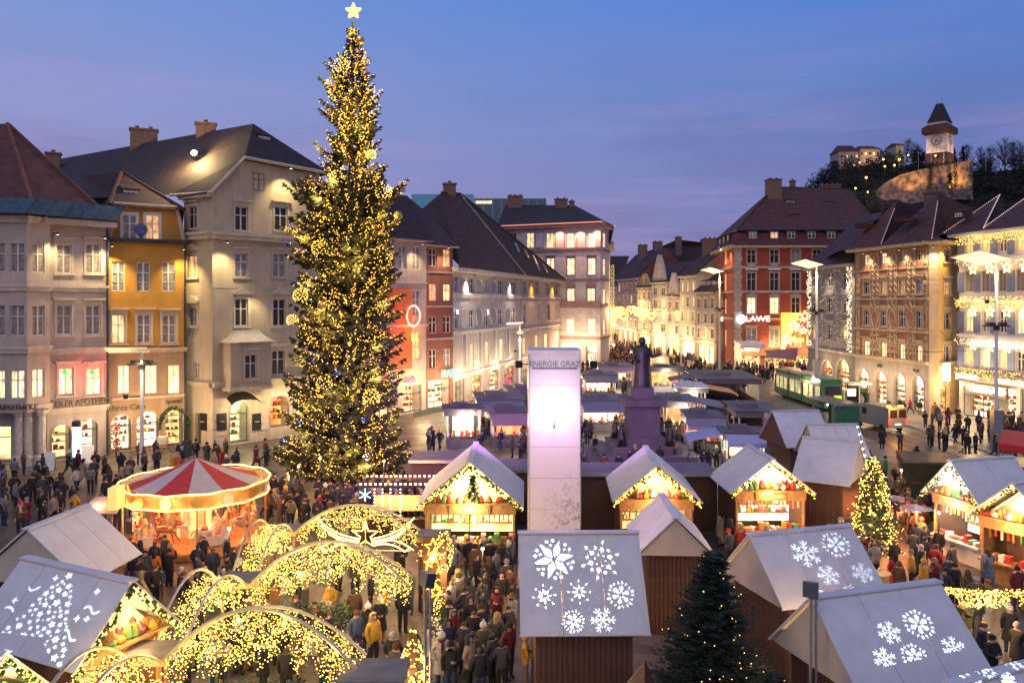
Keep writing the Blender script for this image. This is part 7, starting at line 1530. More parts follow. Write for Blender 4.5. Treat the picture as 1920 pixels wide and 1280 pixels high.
for i, (x, tx_, ty_, e) in enumerate(((.2, -12, 66, 3000), (3.6, 12, 66, 1500), (2.0, 3, 90, 2400))):
    l = lamp('column_back_light', (x, 34.6, 9.3), e, (.62,.25,1), None, 'SPOT', .3, None, radians(62), .9); aim(l, (tx_, ty_, 0))
r = root('column_back_floods', 'row of violet spotlights on the rear of the banner column', 'light', (1.7, 34.4, 9.3)); mb = MB()
for x in (-1.4, .3, 1.8): mb.box(x-.15, x+.15, -.1, .1, -.15, .15)
mb.tube([(-1.5,0,0),(1.9,0,0)], .03, 5); mb.build('housing', m_iron, r)
# ================================================================ street lamps
def lamp_post(label, px, d, ptop, pw, ang, e, mid=None, tilt=.12, base=None):
    p = P(px, d); z = ZP(ptop, d); r = root('street_lamp', label, 'street lamp', p, 0, 'tall reflector street lamps'); w = pw*d/F/2; mb = MB(); mb.tube([(0,0,0),(0,0,z-.2)], .17, 10, 0, .10); mb.build('pole', m_white, r)  # pole made white: the lamplight falling on it is put into its colour
    mb = MB(); c, s = cos(ang), sin(ang); q = [(-w*1.05,-w*.7),(w*.85,-w*.7),(w*.85,w*.7),(-w*1.05,w*.7)]; q = [(x*c-y*s-w*.62, x*s+y*c) for x, y in q]; mb.slab([(x, y, z+x*tilt-y*.22) for x, y in q], .06); mb.build('reflector', m_white, r)
    zl = z-4.2 if not mid else ZP(mid, d); mb = MB(); mb.box(-.9,.9,-.4,.4,zl,zl+.12); mb.tube([(0,0,zl-.3),(0,0,zl+.02)], .25, 8); mb.box(-.7,-.2,-.3,.3,zl+.121,zl+.35); mb.box(.2,.7,-.3,.3,zl+.121,zl+.35); mb.build('uplight_bracket', m_dmetal, r)
    l = lamp('uplight', (-w*.6, -.6, z-3.2), e*1.1, (1,.72,.32), r, 'SPOT', .15, None, radians(100), .5); l.rotation_euler = (pi, 0, 0)
    mb = MB(); mb.lathe([(.001,0),(.16,0),(.2,.3),(.001,.3)], 8, 0, (-w*.6, -.6, z-3.5)); mb.tube([(0,0,z-3.4),(-w*.6,-.6,z-3.4)], .04, 5); mb.build('uplight_head', m_dmetal, r)
    lamp('pole_light', (0, -1.1, z-2.2), e*.08, (1,.78,.42), r, 'POINT', .1); l = lamp('street_light', (0, -.4, z-.9), e*.5, (1,.72,.38), r, 'SPOT', .5, None, radians(150), .6) if False else lamp('street_light', (0, -.4, z-.9), e*.9, (1,.66,.30), r, 'SPOT', .5, None, radians(150), .6)
    if base: mb = MB(); mb.box(-.35,.35,-.3,.3,0,base); mb.build('base_pier', m_metal, r)
    return r
lamp_post('street lamp with huge glowing square reflector at the right edge', 1868, 65, 488, 86, .4, 520, 612, -.10, 3.2)
lamp_post('street lamp with glowing reflector before the red house, nearer one', 1531, 90, 497, 52, .5, 560, 585, -.08, 5.5)
lamp_post('street lamp with tilted reflector left of the red house, farther one', 1349, 128, 509, 38, .5, 700, 580, -.1)
lamp_post('street lamp with small glowing head before the tan pink house', 975, 98, 606, 30, .2, 700, 626, .05, 2)
lamp_post('street lamp with blue topped reflector before the yellow house', 266, 58, 655, 76, .3, 260, 684, .06)
# ================================================================ statue
r = root('fountain_statue', 'dark bronze robed statue on a high stone pedestal with steps', 'statue', P(1204, 60)); ps = stucco('pedestal granite', (.13,.11,.12)); m_bz = mat('bronze', (.07,.065,.06), .45, .7, .3, 3)
mb = MB()
for k, (w, z0_, z1_) in enumerate(((4.2,0,.5),(3.4,.503,1.0),(2.5,1.003,1.5))): mb.box(-w,w,-w,w,z0_,z1_)
mb.build('steps', ps, r); mb = MB(); mb.box(-1.5,1.5,-1.5,1.5,1.503,2.0); mb.box(-1.15,1.15,-1.15,1.15,2.003,4.3); mb.box(-1.55,1.55,-1.55,1.55,4.303,4.75); mb.box(-.75,.75,-.75,.75,4.753,5.6); mb.build('pedestal', ps, r)
mb = MB(); 
prof_ = [(.72,0),(.70,.6),(.60,1.3),(.58,1.9),(.66,2.5),(.60,2.85),(.28,3.08),(.16,3.15)]; n_ = 16; base_ = len(mb.v)
for j, (rr, z) in enumerate(prof_):
    for q in range(n_): a = 2*pi*q/n_; w = rr*(1+.09*sin(a*5+z*1.3)); mb.v.append((w*cos(a)*(1.0 if z < 2 else 1.05), w*sin(a)*.72, 5.6+z))
for j in range(len(prof_)-1):
    for q in range(n_): mb.f.append((base_+j*n_+q, base_+j*n_+(q+1)%n_, base_+(j+1)*n_+(q+1)%n_, base_+(j+1)*n_+q)); mb.m.append(0)
mb.ball((0,-.03,9.03), .28, 0, 12, 8, 1.2); mb.tube([(.5,-.1,8.35),(.72,-.35,7.9),(1.05,-.75,8.05),(1.25,-.95,8.1)], .17, 8, 0, .09); mb.tube([(-.52,-.1,8.35),(-.68,-.25,7.7),(-.30,-.55,7.55)], .17, 8, 0, .10); mb.build('bronze_figure', m_bz, r, smooth=True)
for sx_, sy_ in ((-1,-1),(1,-1),(-1,1),(1,1)):
    mb = MB(); mb.tube([(0,0,0),(0,0,.5),(.05*sx_,.0,.95),(0,0,1.25)], .36, 8, 0, .18); mb.ball((0,-.02,1.48), .17, 0, 10, 7); mb.tube([(0,-.1,.35),(.3*sx_,-.5,.4),(.35*sx_,-.6,-.1)], .17, 6, 0, .1); mb.build('seated_figure', m_bz, r, (sx_*1.75, sy_*1.75, 2.0 if False else 1.5), smooth=True)
# ================================================================ tram
r = root('tram', 'long green and cream articulated tram standing at the stop', 'tram', (35.1, 90.5, 0)); m_tg = mat('tram green', (.04,.16,.06), .3, 0, .08, 2, coat=.5); m_tc = mat('tram cream', (.40,.39,.34), .35, 0, .06, 2, coat=.4); hw_ = 1.2
for i, (y0, y1) in enumerate(((-2.5,3.0),(3.4,7.6),(8.0,12.5))):
    mb = MB(); mb.box(-hw_,hw_,y0,y1,.35,1.15,0); mb.box(-hw_,hw_,y0,y1,2.6,2.95,1); mb.box(-hw_+.05,hw_-.05,y0+.05,y1-.05,2.953,3.4,0); n_ = max(2, int((y1-y0)/1.5))
    for k in range(n_+1): y = y0+(y1-y0-.12)*k/n_; mb.box(-hw_,-hw_+.06,y,y+.12,1.153,2.597,2); mb.box(hw_-.06,hw_,y,y+.12,1.153,2.597,2)
    mb.build('body', [m_tg, m_tc, m_black], r); mb = MB(); mb.box(-hw_+.10,-hw_+.12,y0+.1,y1-.1,1.153,2.597); mb.box(hw_-.12,hw_-.1,y0+.1,y1-.1,1.153,2.597); mb.build('window', emit('tram interior light', (.95,.85,.40), .45, .9, 2.2, (1,1,1), .05), r)
    if i: mb = MB(); mb.box(-hw_+.1,hw_-.1,y0-.38,y0-.02,.5,3.2); mb.build('bellows', m_black, r)
    mb = MB(); mb.box(-.8,.8,(y0+y1)/2-1.2,(y0+y1)/2+1.2,3.403,3.65); mb.build('roof_unit', m_metal, r)
for sy_ in (-1, 1):
    mb = MB(); y = 12.5 if sy_ > 0 else -2.5; mb.hexa([(-hw_,y,.35),(hw_,y,.35),(hw_*.9,y+sy_*.9,.35),(-hw_*.9,y+sy_*.9,.35),(-hw_,y,2.95),(hw_,y,2.95),(hw_*.85,y+sy_*.35,2.95),(-hw_*.85,y+sy_*.35,2.95)], 0); mb.build('cab', m_tg, r); mb = MB(); mb.hexa([(-.85,y+sy_*.74,1.3),(.85,y+sy_*.74,1.3),(.85,y+sy_*.76,1.3),(-.85,y+sy_*.76,1.3),(-.8,y+sy_*.46,2.7),(.8,y+sy_*.46,2.7),(.8,y+sy_*.50,2.7),(-.8,y+sy_*.50,2.7)]); mb.build('windscreen', m_glass, r)
    for x in (-.7,.7): mb = MB(); mb.ball((x, y+sy_*.92, .8), .12, 0, 8, 5); mb.build('headlight', m_lampw, r)
mb = MB(); mb.tube([(0,1,3.65),(0,2.2,4.6),(0,1.2,5.4)], .05, 5); mb.box(-.7,.7,1.15,1.25,5.4,5.45); mb.build('pantograph', m_iron, r); lamp('tram_light', (33, 92, 3), 40, (1,.9,.5), None, 'POINT', .3)
# van
r = root('delivery_van', 'white delivery van with amber roof lights on the tram street', 'van', (34.7, 75.6, 0), radians(12)); m_vn = mat('van white', (.36,.33,.29), .35, 0, .06, 2, coat=.4); mb = MB()
mb.extr([(-2.6,.45),(-2.6,2.3),(1.0,2.35),(1.7,1.5),(2.5,1.25),(2.6,.45)], lambda u, v, t: (t, u, v), -.98, .98); mb.build('body', m_vn, r); mb = MB(); mb.hexa([(-.9,1.09,2.25),(.9,1.09,2.25),(.9,1.13,2.26),(-.9,1.13,2.26),(-.88,1.70,1.56),(.88,1.70,1.56),(.88,1.76,1.58),(-.88,1.76,1.58)]); mb.box(-1.0,-.985,.5,1.15,1.35,1.95); mb.box(-.8,-.1,-2.63,-2.605,1.4,2.1); mb.box(.1,.8,-2.63,-2.605,1.4,2.1); mb.build('window', m_glass, r)
for x in (-.9,.9):
    for y in (-1.6, 1.7): mb = MB(); mb.lathe([(.001,-.1),(.2,-.11),(.34,-.1),(.34,.1),(.001,.1)], 14); o = mb.build('wheel', m_black, r, (x, y, .34)); o.rotation_euler = (0, pi/2, 0)
for x in (-.9,.9): mb = MB(); mb.box(x-.08, x+.08, -2.64, -2.605, .8, 1.2); mb.build('tail_light', emit('tail light', (1,.03,.02), 5), r); mb = MB(); mb.box(x*.7-.18, x*.7+.18, -2.3, -2.1, 2.31, 2.45); mb.build('beacon', emit('amber beacon', (1,.4,.03), 10), r)
mb = MB(); mb.box(-.3,.3,-2.64,-2.606,.72,.84); mb.build('number_plate', emit('lit plate', (.7,.8,1), 3), r); lamp('beacon_light', Vector((34.7, 72.2, 2.6)), 60, (1,.42,.05), None, 'POINT', .2)
# shelters and stop displays
def shelter(label, p, w, l, rz, h=2.8, disp=None, m=None, box=False):
    r = root('tram_shelter', label, 'shelter', p, rz, 'tram stop shelters'); mb = MB(); mb.box(-w/2,w/2,-l/2,l/2,h,h+.12); mb.build('roof', m or mat('shelter glass roof', (.10,.14,.12), .15, .3, .2, 1), r); mb = MB(); mb.box(-w/2-.05,w/2+.05,-l/2-.06,-l/2-.003,h-.08,h+.16); mb.build('edge', m_metal, r)
    for y in (-l/2+.3, 0, l/2-.3): mb = MB(); mb.box(w/2-.25,w/2-.15,y-.05,y+.05,0,h-.001); mb.build('post', m_dmetal, r)
    mb = MB(); mb.box(w/2-.21,w/2-.19,-l/2+.36,-.06,.3,2.3); mb.box(w/2-.21,w/2-.19,.06,l/2-.36,.3,2.3); mb.build('glass_wall', mat('shelter glass', (.06,.09,.08), .1, .1, .2, 1), r)
    if box: mb = MB(); mb.box(-w/2,w/2-.3,-l/2,-l/2+.6,0,h-.001); mb.build('cabinet', mat('green cabinet', (.03,.14,.08), .5), r)
    return r
def display(label, p, txt, rz=0, s=1.0, h=3.2):
    r = root('stop_display', label, 'sign', p, rz, 'tram stop displays'); mb = MB(); mb.box(-.9*s,.3*s,-.12,.12,h,h+.6*s); mb.build('case', m_black, r); mb = MB(); mb.box(.32*s,.9*s,-.1,.1,h,h+.6*s); mb.build('stop_sign', emit('yellow green stop sign', (.45,.8,.06), 1.2), r); mb = MB(); mb.tube([(0,0,0),(0,0,h-.001)], .06, 6); mb.build('post', m_metal, r)
    for k, (tx_, x, mm, sz_) in enumerate(((txt, -.3*s, emit('white display glow', (.85,.95,1), 4), .5*s), ('H', .61*s, mat('sign green', (.02,.12,.05), .5), .42*s))):
        c = bpy.data.curves.new('digits', 'FONT'); c.body = tx_; c.size = sz_; c.extrude = .01; c.align_x = 'CENTER'; c.materials.append(mm); o = bpy.data.objects.new('digits', c); COL.objects.link(o); o.parent = r; o.location = (x, -.14, h+.12*s); o.rotation_euler = (pi/2,0,0)
shelter('long low glass roofed tram shelter at the right', G(1850, 866, 2.8)-Vector((0,0,2.8)), 3.2, 9, 1.25, 2.8, box=True); shelter('tram shelter with green cabinet behind the cream hut', G(1560, 752, 2.8)-Vector((0,0,2.8)), 2.6, 6, .1, 2.8, box=True); shelter('far tram shelter by the ornate house', G(1590, 716, 2.8)-Vector((0,0,2.8)), 2.6, 5, .1, 2.8)
display('glowing stop display on the right shelter', P(1895, 59.5), '1 3', 0, 1.35, ZP(848, 59.5)); display('glowing stop display near the far tram shelter', P(1556, 78), '1 3', 0, 1.25, ZP(756, 78))
r = root('light_kiosk_frame', 'white framed glass information case by the arcade', 'display case', P(1597, 88)); mb = MB()
for a in ((-.9,-.8),(.8,.9)): mb.box(a[0],a[1],-.05,.05,0,3.2)
mb.box(-.8,.8,-.05,.05,3.1,3.2); mb.build('frame', m_white, r); mb = MB(); mb.box(-.45,.45,-.02,.02,1.6,2.4); mb.build('lit_poster', emit('white poster', (1,.97,.9), 1.6), r)
# blue white digital column by the pharmacy, sandwich boards, rickshaw bicycle, decorated flower stand
r = root('digital_column', 'slim glowing white and blue digital column before the pharmacy', 'display column', P(144, 57.0)); mb = MB(); mb.lathe([(.28,0),(.28,.9),(.3,.95),(.3,3.1),(.33,3.15),(.3,3.5),(.001,3.6)], 14, 0, mis=lambda j, q: 1 if j == 2 else 0); mb.build('cylinder', [m_dmetal, emit('digital screen', (.5,.72,1), 1.8, .8, 1.5, (1,1,1), .05)], r)
for lab, px, py in (('white sandwich board leaning open before the oriel piers', 92, 880), ('white sandwich board beside the pharmacy window', 165, 866), ('dark sandwich board left of the beige house', 349, 856)):
    r = root('sandwich_board', lab, 'sign board', G(px, py), .3, 'sandwich boards'); mm = m_white if 'white' in lab else m_black
    for sg in (-1, 1): mb = MB(); mb.slab([(-.4, sg*.38, 0), (.4, sg*.38, 0), (.4, sg*.03, 1.25), (-.4, sg*.03, 1.25)], .03*sg); mb.build('board', mm, r)
r = root('flower_stand', 'tall stand of red and white flowers at the yellow house door', 'flower stand', G(218, 858)); mb = MB(); mb.tube([(0,0,0),(0,0,2.6)], .05, 6); mb.build('pole', m_iron, r); mb = MB()
for k in range(150): z = R.uniform(.5,2.7); q = R.uniform(0,.42); a = R.uniform(0,6.3); mb.octa((q*cos(a), q*sin(a), z), R.uniform(.05,.11), R.choice((0,0,1,2)))
mb.build('blossoms', [m_red, MATS['white blossom'], m_green2], r)
def cyc(label, px, py, rz=0, tri=False):
    r = root('bicycle', label, 'bicycle', G(px, py), rz); 
    for x in (-.52, .52): mb = MB(); mb.tube([(x+.34*cos(2*pi*k/16), 0, .35+.34*sin(2*pi*k/16)) for k in range(17)], .02, 4); [mb.tube([(x,0,.35),(x+.33*cos(a), 0, .35+.33*sin(a))], .006, 3) for a in (0,.8,1.6,2.4,3.1,3.9,4.7,5.5)]; mb.build('wheel', m_black, r)
    mb = MB(); mb.tube([(-.52,0,.35),(-.15,0,.85),(.38,0,.85),(.52,0,.35)], .02, 5); mb.tube([(-.15,0,.85),(.0,0,.33),(.38,0,.82)], .02, 5); mb.tube([(-.52,0,.35),(0,0,.33)], .015, 4); mb.build('frame', m_red if not tri else m_iron, r); mb = MB(); mb.box(-.28,-.04,-.07,.07,.93,.98); mb.build('saddle', m_black, r); mb = MB(); mb.tube([(.38,-.25,1.02),(.36,0,1.05),(.38,.25,1.02)], .015, 4); mb.build('handlebar', m_black, r)
    if tri: mb = MB(); mb.box(-.6,.1,-.35,.35,.7,1.3); mb.build('passenger_hood', m_sheetg, r)
cyc('rickshaw bicycle with cream hood before the yellow house', 312, 848, .2, True); cyc('dark bicycle leaning near the yellow house arch', 268, 853, .5)
for lab, px, py, m_ in (('dark green parasol before the red house', 1432, 690, mat('dark green canvas', (.03,.06,.04), .7)), ('small blue grey parasol over heaters in the right crowd', 1718, 1035, m_awl), ('pale parasol beside the lit fir', 1668, 1012, m_awl)):
    big = py < 800; p = G(px, py); r = root('parasol', lab, 'parasol', p); s = 3.2 if big else 0.75; h = 3.0 if big else 2.3; mb = MB(); mb.lathe([(s,h-.45*s/2),(s*.5,h-.15),(.02,h)], 8); mb.build('canopy', m_, r); mb = MB(); mb.tube([(0,0,0),(0,0,h)], .04, 6); mb.build('pole', m_metal, r)
    if not big: lamp('heater_glow', p+Vector((0,-.3,2.0)), 120, (1,.30,.08), None, 'POINT', .12)
r = root('shop_banner', 'sagging pink and grey banner strung before the red house', 'banner', P(1465, 132, 3.4)); mb = MB(); mb.slab([(-2.8,0,.6),(2.8,0,.9),(2.4,-.2,-1.0),(-2.3,-.2,-.7)], .04); mb.build('cloth', m_awp, r)
# bar tables
def table(label, px, py, top, h=1.1):
    r = root('bar_table', label, 'table', G(px, py), R.uniform(0,1), 'standing bar tables'); mb = MB(); mb.lathe([(.001,h),(.42,h),(.44,h-.03),(.001,h-.04)], 16); mb.build('table_top', top, r); mb = MB(); mb.tube([(0,0,.03),(0,0,h-.04)], .05, 8); mb.build('leg', m_dwood, r); mb = MB(); mb.lathe([(.28,0),(.28,.03),(.001,.04)], 12); mb.build('foot', m_dmetal, r)
    for k in range(3): a = R.uniform(0,6.3); mb = MB(); mb.lathe([(.035,0),(.045,.1),(.001,.1)], 8); o = tag(mb.build('mug', m_gob[k], None, G(px, py)+Vector((.25*cos(a), .25*sin(a), h+.001))), '%s mug on the %s' % (('red','amber','white')[k], label.replace('standing ','')), 'mug', 'mugs on bar tables')
m_rt = mat('red table top', (.55,.12,.05), .4); m_yt = mat('pine table top', (.55,.36,.12), .5)
table('red topped standing table left of the far crowd', 1684, 938, m_rt); table('red topped standing table in the right crowd', 1716, 936, m_rt); table('round red table between the food hut and snowflake hut', 1377, 1046, m_rt); table('round pine table beside the lit fir base', 1650, 1122, m_yt, 1.05)
r = root('round_standing_table', 'folding pine stool frame under the light curtain', 'stool', G(1862, 1165), .3); mb = MB(); mb.lathe([(.001,1.0),(.3,1.0),(.3,.96),(.001,.95)], 12); mb.build('seat', m_woody, r)
for a in range(4): mb = MB(); w = a*pi/2+.7; mb.tube([(.2*cos(w), .2*sin(w), .95),(.42*cos(w), .42*sin(w), 0)], .03, 5); mb.build('leg', m_yt, r)
r = root('litter_bin', 'dark ribbed litter bin beside the carousel', 'bin', G(250, 1010)); mb = MB(); mb.lathe([(.001,.0),(.3,0),(.33,.9),(.36,.92),(.3,1.0),(.001,.98)], 14); mb.build('drum', mat('ribbed bin', (.12,.10,.09), .5, .3, .1, 3), r)
# red coloured open shutter flap beside the snowflake hut
r = root('hut_flap', 'half open plank shutter lit orange beside the snowflake hut', 'shutter', P(1192, 20.2)); mb = MB(); mb.extr([(-.35,.6),(.22,.6),(.22,2.9),(-.35,2.2)], lambda u, v, t: (u, t, v), 0, .05); mb.build('flap', m_woody, r); mb = MB(); mb.extr([(.24,.3),(.85,.3),(.6,2.1),(.24,2.95)], lambda u, v, t: (u, t, v), .05, .1); mb.build('panel', m_dwood, r)

for i, (a, c, lab) in enumerate(((P(1531, 90, 8.5), P(1741, 84.6, 9.5), 'thin overhead cable from the nearer lamp mast to the painted house'), (P(1868, 65, 8.5), P(1761, 84.2, 9), 'thin overhead cable from the right lamp mast to the painted house'), (P(1349, 128, 8.5), P(1531, 90, 8.5), 'thin overhead tram cable between the two centre lamp masts'), (P(1531, 90, 8.2), P(1868, 65, 8.2), 'thin overhead tram cable between centre and right lamp masts'), (P(975, 98, 8.8), P(1349, 128, 9), 'thin overhead cable crossing high above the lilac kiosks'))): wire(lab, a, c, .9, .022)
# ================================================================ people
m_eye = mat('dark eyes', (.02,.015,.012), .3)
SKIN = [mat('skin %d' % i, c, .55, 0, .05, 4) for i, c in enumerate(((.52,.30,.21), (.46,.26,.18), (.36,.19,.12)))]
COATS = {'black': (.018,.018,.02), 'navy blue': (.02,.023,.040), 'dark grey': (.06,.06,.065), 'brown': (.11,.06,.035), 'olive': (.09,.09,.04), 'red': (.42,.03,.03), 'cream': (.52,.46,.36), 'grey': (.20,.20,.21), 'mustard': (.50,.28,.03), 'green': (.04,.28,.07), 'beige': (.36,.27,.18), 'wine red': (.14,.02,.03), 'blue': (.05,.085,.18), 'orange': (.60,.18,.04)}
CM = {k: mat('%s coat cloth' % k, v, .85, 0, .25, 5, .2, 30) for k, v in COATS.items()}
TM = [mat('%s trousers' % n_, c, .85, 0, .2, 5) for n_, c in (('black', (.02,.02,.022)), ('denim', (.035,.05,.10)), ('grey', (.10,.10,.10)), ('tan', (.25,.18,.12)))]
HATS = {'red beanie': (.5,.03,.03), 'white bobble hat': (.65,.62,.56), 'black beanie': (.02,.02,.02), 'mustard bobble hat': (.6,.32,.04), 'grey beanie': (.2,.2,.2), 'dark hair': (.025,.015,.01), 'brown hair': (.09,.045,.02), 'blond hair': (.45,.30,.12), 'grey hair': (.35,.33,.31), 'dark hood': (.03,.03,.035), 'fur hood': (.30,.22,.13)}
HM_ = {k: mat('%s fabric' % k, v, .9, 0, .3, 12) for k, v in HATS.items()}
def skel(pose):
    J = dict(pel=(0,0,.95), sp=(0,0,1.15), ch=(0,.01,1.36), nk=(0,0,1.50), hd=(0,-.015,1.60), tp=(0,-.01,1.70))
    A = {}
    rest = [((.18,.0,1.41), (.25,.03,1.15), (.23,-.06,.92), (.225,-.09,.83)), ((-.18,.0,1.41), (-.25,.03,1.15), (-.23,-.06,.92), (-.225,-.09,.83))]
    legs = [((.10,0,.90),(.11,-.02,.50),(.11,.02,.09),(.12,-.13,.045)), ((-.10,0,.90),(-.11,-.02,.50),(-.11,.02,.09),(-.12,-.13,.045))]
    if pose == 'cup': rest[0] = ((.18,0,1.41),(.25,-.04,1.15),(.10,-.28,1.20),(.06,-.33,1.24))
    if pose == 'both': rest = [((s*.18,0,1.41),(s*.26,-.05,1.15),(s*.10,-.28,1.12),(s*.05,-.33,1.13)) for s in (1,-1)]
    if pose == 'phone': rest = [((s*.18,0,1.41),(s*.24,-.18,1.30),(s*.10,-.34,1.52),(s*.05,-.38,1.58)) for s in (1,-1)]
    if pose == 'walk': legs = [((.10,0,.90),(.11,-.20,.52),(.11,-.26,.09),(.12,-.42,.06)), ((-.10,0,.90),(-.11,.10,.50),(-.11,.38,.16),(-.12,.28,.06))]; rest = [((.18,0,1.41),(.25,.14,1.18),(.22,.12,.93),(.215,.10,.84)), ((-.18,0,1.41),(-.25,-.10,1.17),(-.22,-.25,.98),(-.21,-.31,.93))]
    if pose == 'pocket': rest = [((s*.18,0,1.41),(s*.30,.06,1.16),(s*.19,-.06,1.0),(s*.15,-.09,.97)) for s in (1,-1)]
    if pose == 'lean': 
        for k, dy in (('sp',-.05),('ch',-.12),('nk',-.17),('hd',-.24),('tp',-.26)): x, y, z = J[k]; J[k] = (x, y+dy, z-.03)
        rest = [((s*.18,-.12,1.38),(s*.26,-.28,1.14),(s*.14,-.50,1.10),(s*.10,-.56,1.10)) for s in (1,-1)]
    return J, rest, legs
def person_mesh(pose, bulk=1.0):
    J, arms, legs = skel(pose); V = []; E_ = []; Rr = []
    def add(p, r, par=None): V.append(p); Rr.append(r); (E_.append((par, len(V)-1)) if par is not None else None); return len(V)-1
    b = bulk; pel = add(J['pel'], .165*b); sp_ = add(J['sp'], .165*b, pel); ch = add(J['ch'], .175*b, sp_); nk = add(J['nk'], .068, ch); hd = add(J['hd'], .098, nk); add(J['tp'], .088, hd)
    for a in arms: s_ = add(a[0], .085*b, ch); e = add(a[1], .068*b, s_); w = add(a[2], .052, e); add(a[3], .038, w)
    for q in legs: h = add(q[0], .115*b, pel); k = add(q[1], .083, h); a_ = add(q[2], .058, k); add(q[3], .048, a_)
    me = bpy.data.meshes.new('person'); me.from_pydata(V, E_, []); o = bpy.data.objects.new('tmp', me); COL.objects.link(o)
    md = o.modifiers.new('skin', 'SKIN'); md.use_smooth_shade = True
    for i, r_ in enumerate(Rr): me.skin_vertices[0].data[i].radius = (r_, r_); me.skin_vertices[0].data[i].use_root = (i == 0)
    ss = o.modifiers.new('sub', 'SUBSURF'); ss.levels = 1; ss.render_levels = 1
    bpy.context.view_layer.update(); out = bpy.data.meshes.new_from_object(o.evaluated_get(bpy.context.evaluated_depsgraph_get())); bpy.data.objects.remove(o)
    hc = Vector(J['hd']); hands = [Vector(a[3]) for a in arms]; mb = MB(); mb.v = [tuple(v.co) for v in out.vertices]
    for p in out.polygons:
        c = p.center; mi = 1
        if (c-hc).length < .165 and c.z > J['nk'][2]-.02: mi = 0
        elif min((c-h).length for h in hands) < .075: mi = 0
        elif c.z < .12: mi = 3
        elif c.z < .86 and abs(c.x) < .205: mi = 2
        mb.f.append(tuple(p.vertices)); mb.m.append(mi)
    for a in arms:      # palm, four fingers, thumb
        w, h = Vector(a[2]), Vector(a[3]); d = (h-w).normalized(); s = d.cross(Vector((0,-1,.2))).normalized(); nrm = d.cross(s)
        mb.tube([w, h, h+d*.035], .026, 6, 0, .030)
        for k, L_ in enumerate((.060,.072,.068,.052)): b_ = h+d*.02+s*(k-1.5)*.018; mb.tube([b_, b_+d*L_*.55+nrm*.008, b_+d*L_*.9+nrm*.030], .009, 4, 0, .006)
        sg = 1 if a[0][0] < 0 else -1; b_ = h-d*.01+s*sg*.03; mb.tube([b_, b_+s*sg*.03+d*.02, b_+s*sg*.035+d*.05+nrm*.012], .010, 4, 0, .007)
    for x in (-.033, .033): mb.octa((x, hc.y-.088, hc.z+.045), .013, 4)
    mb.face([(0,hc.y-.095,hc.z+.045),(-.016,hc.y-.095,hc.z+.005),(0,hc.y-.125,hc.z+.010)], 0); mb.face([(0,hc.y-.095,hc.z+.045),(0,hc.y-.125,hc.z+.010),(.016,hc.y-.095,hc.z+.005)], 0); mb.face([(-.016,hc.y-.095,hc.z+.005),(.016,hc.y-.095,hc.z+.005),(0,hc.y-.125,hc.z+.010)], 0)
    mb.box(-.024,.024,hc.y-.100,hc.y-.085,hc.z-.032,hc.z-.024,4)
    for x in (-.098,.098): mb.octa((x, hc.y+.01, hc.z+.03), .024, 0)
    bpy.data.meshes.remove(out); return mb.mesh('person', [SKIN[0], CM['black'], TM[0], m_black, m_eye], True), J
POSES = {k: person_mesh(k, b) for k, b in (('stand', 1.0), ('cup', 1.08), ('both', 1.0), ('phone', 1.0), ('walk', 1.05), ('pocket', 1.1), ('lean', 1.0))}
def hat_mesh(kind):
    mb = MB()
    if kind == 'short': mb.lathe([(.112,-.01),(.118,.05),(.095,.11),(.05,.138),(.001,.145)], 12); mb.lathe([(.105,-.06),(.112,-.01)], 12, 0, a0=.3, a1=pi-.3)
    elif kind == 'long': mb.lathe([(.118,.0),(.120,.05),(.097,.11),(.05,.14),(.001,.146)], 12); mb.lathe([(.135,-.22),(.13,-.08),(.118,.0)], 12, 0, a0=-.35, a1=pi+.35)
    elif kind == 'beanie': mb.lathe([(.122,.0),(.126,.03),(.122,.045),(.117,.08),(.09,.13),(.04,.165),(.001,.17)], 12)
    elif kind == 'bobble': mb.lathe([(.122,.0),(.126,.04),(.117,.09),(.085,.14),(.03,.175),(.001,.18)], 12); mb.ball((0,0,.205), .042, 0, 8, 5)
    else: mb.lathe([(.15,-.12),(.145,-.02),(.135,.08),(.10,.14),(.05,.17),(.001,.175)], 12, 0, a0=-.5, a1=pi+.5); mb.lathe([(.10,.14),(.05,.17),(.001,.175)], 12)
    return mb.mesh('hat', m_black, True)
HK = {k: hat_mesh(k) for k in ('short', 'long', 'beanie', 'bobble', 'hood')}
mb = MB(); mb.v = []; prof_ = [(.27,.52),(.24,.75),(.20,.98),(.185,1.2)]; mb.lathe(prof_, 14); mb.v = [(x, y*.78, z) for x, y, z in mb.v]; SKIRT = mb.mesh('coat_skirt', CM['black'], True)
mb = MB(); mb.hexa([(-.14,.12,1.05),(.14,.12,1.05),(.13,.28,1.07),(-.13,.28,1.07),(-.13,.12,1.42),(.13,.12,1.42),(.11,.22,1.40),(-.11,.22,1.40)]); PACK = mb.mesh('backpack', CM['black'])
mb = MB(); mb.lathe([(.10,1.44),(.125,1.46),(.125,1.52),(.09,1.54)], 12); mb.box(-.05,.05,-.19,-.15,1.15,1.46); SCARF = mb.mesh('scarf', CM['red'])
PLACED = []
def hit_hut(x, y, pad=.0):
    for m_, L_, run, rz in HUTS:
        dx, dy = x-m_.x, y-m_.y; u = dx*cos(rz)+dy*sin(rz); v = -dx*sin(rz)+dy*cos(rz)
        if abs(u) < L_-.2+pad and abs(v) < run+.0+pad: return True
    return (x-CC.x)**2+(y-CC.y)**2 < 3.9**2 or hypot(x-TB.x, y-TB.y) < 3.2 or hypot(x-2.4, y-60) < 0
PCOUNT = {}
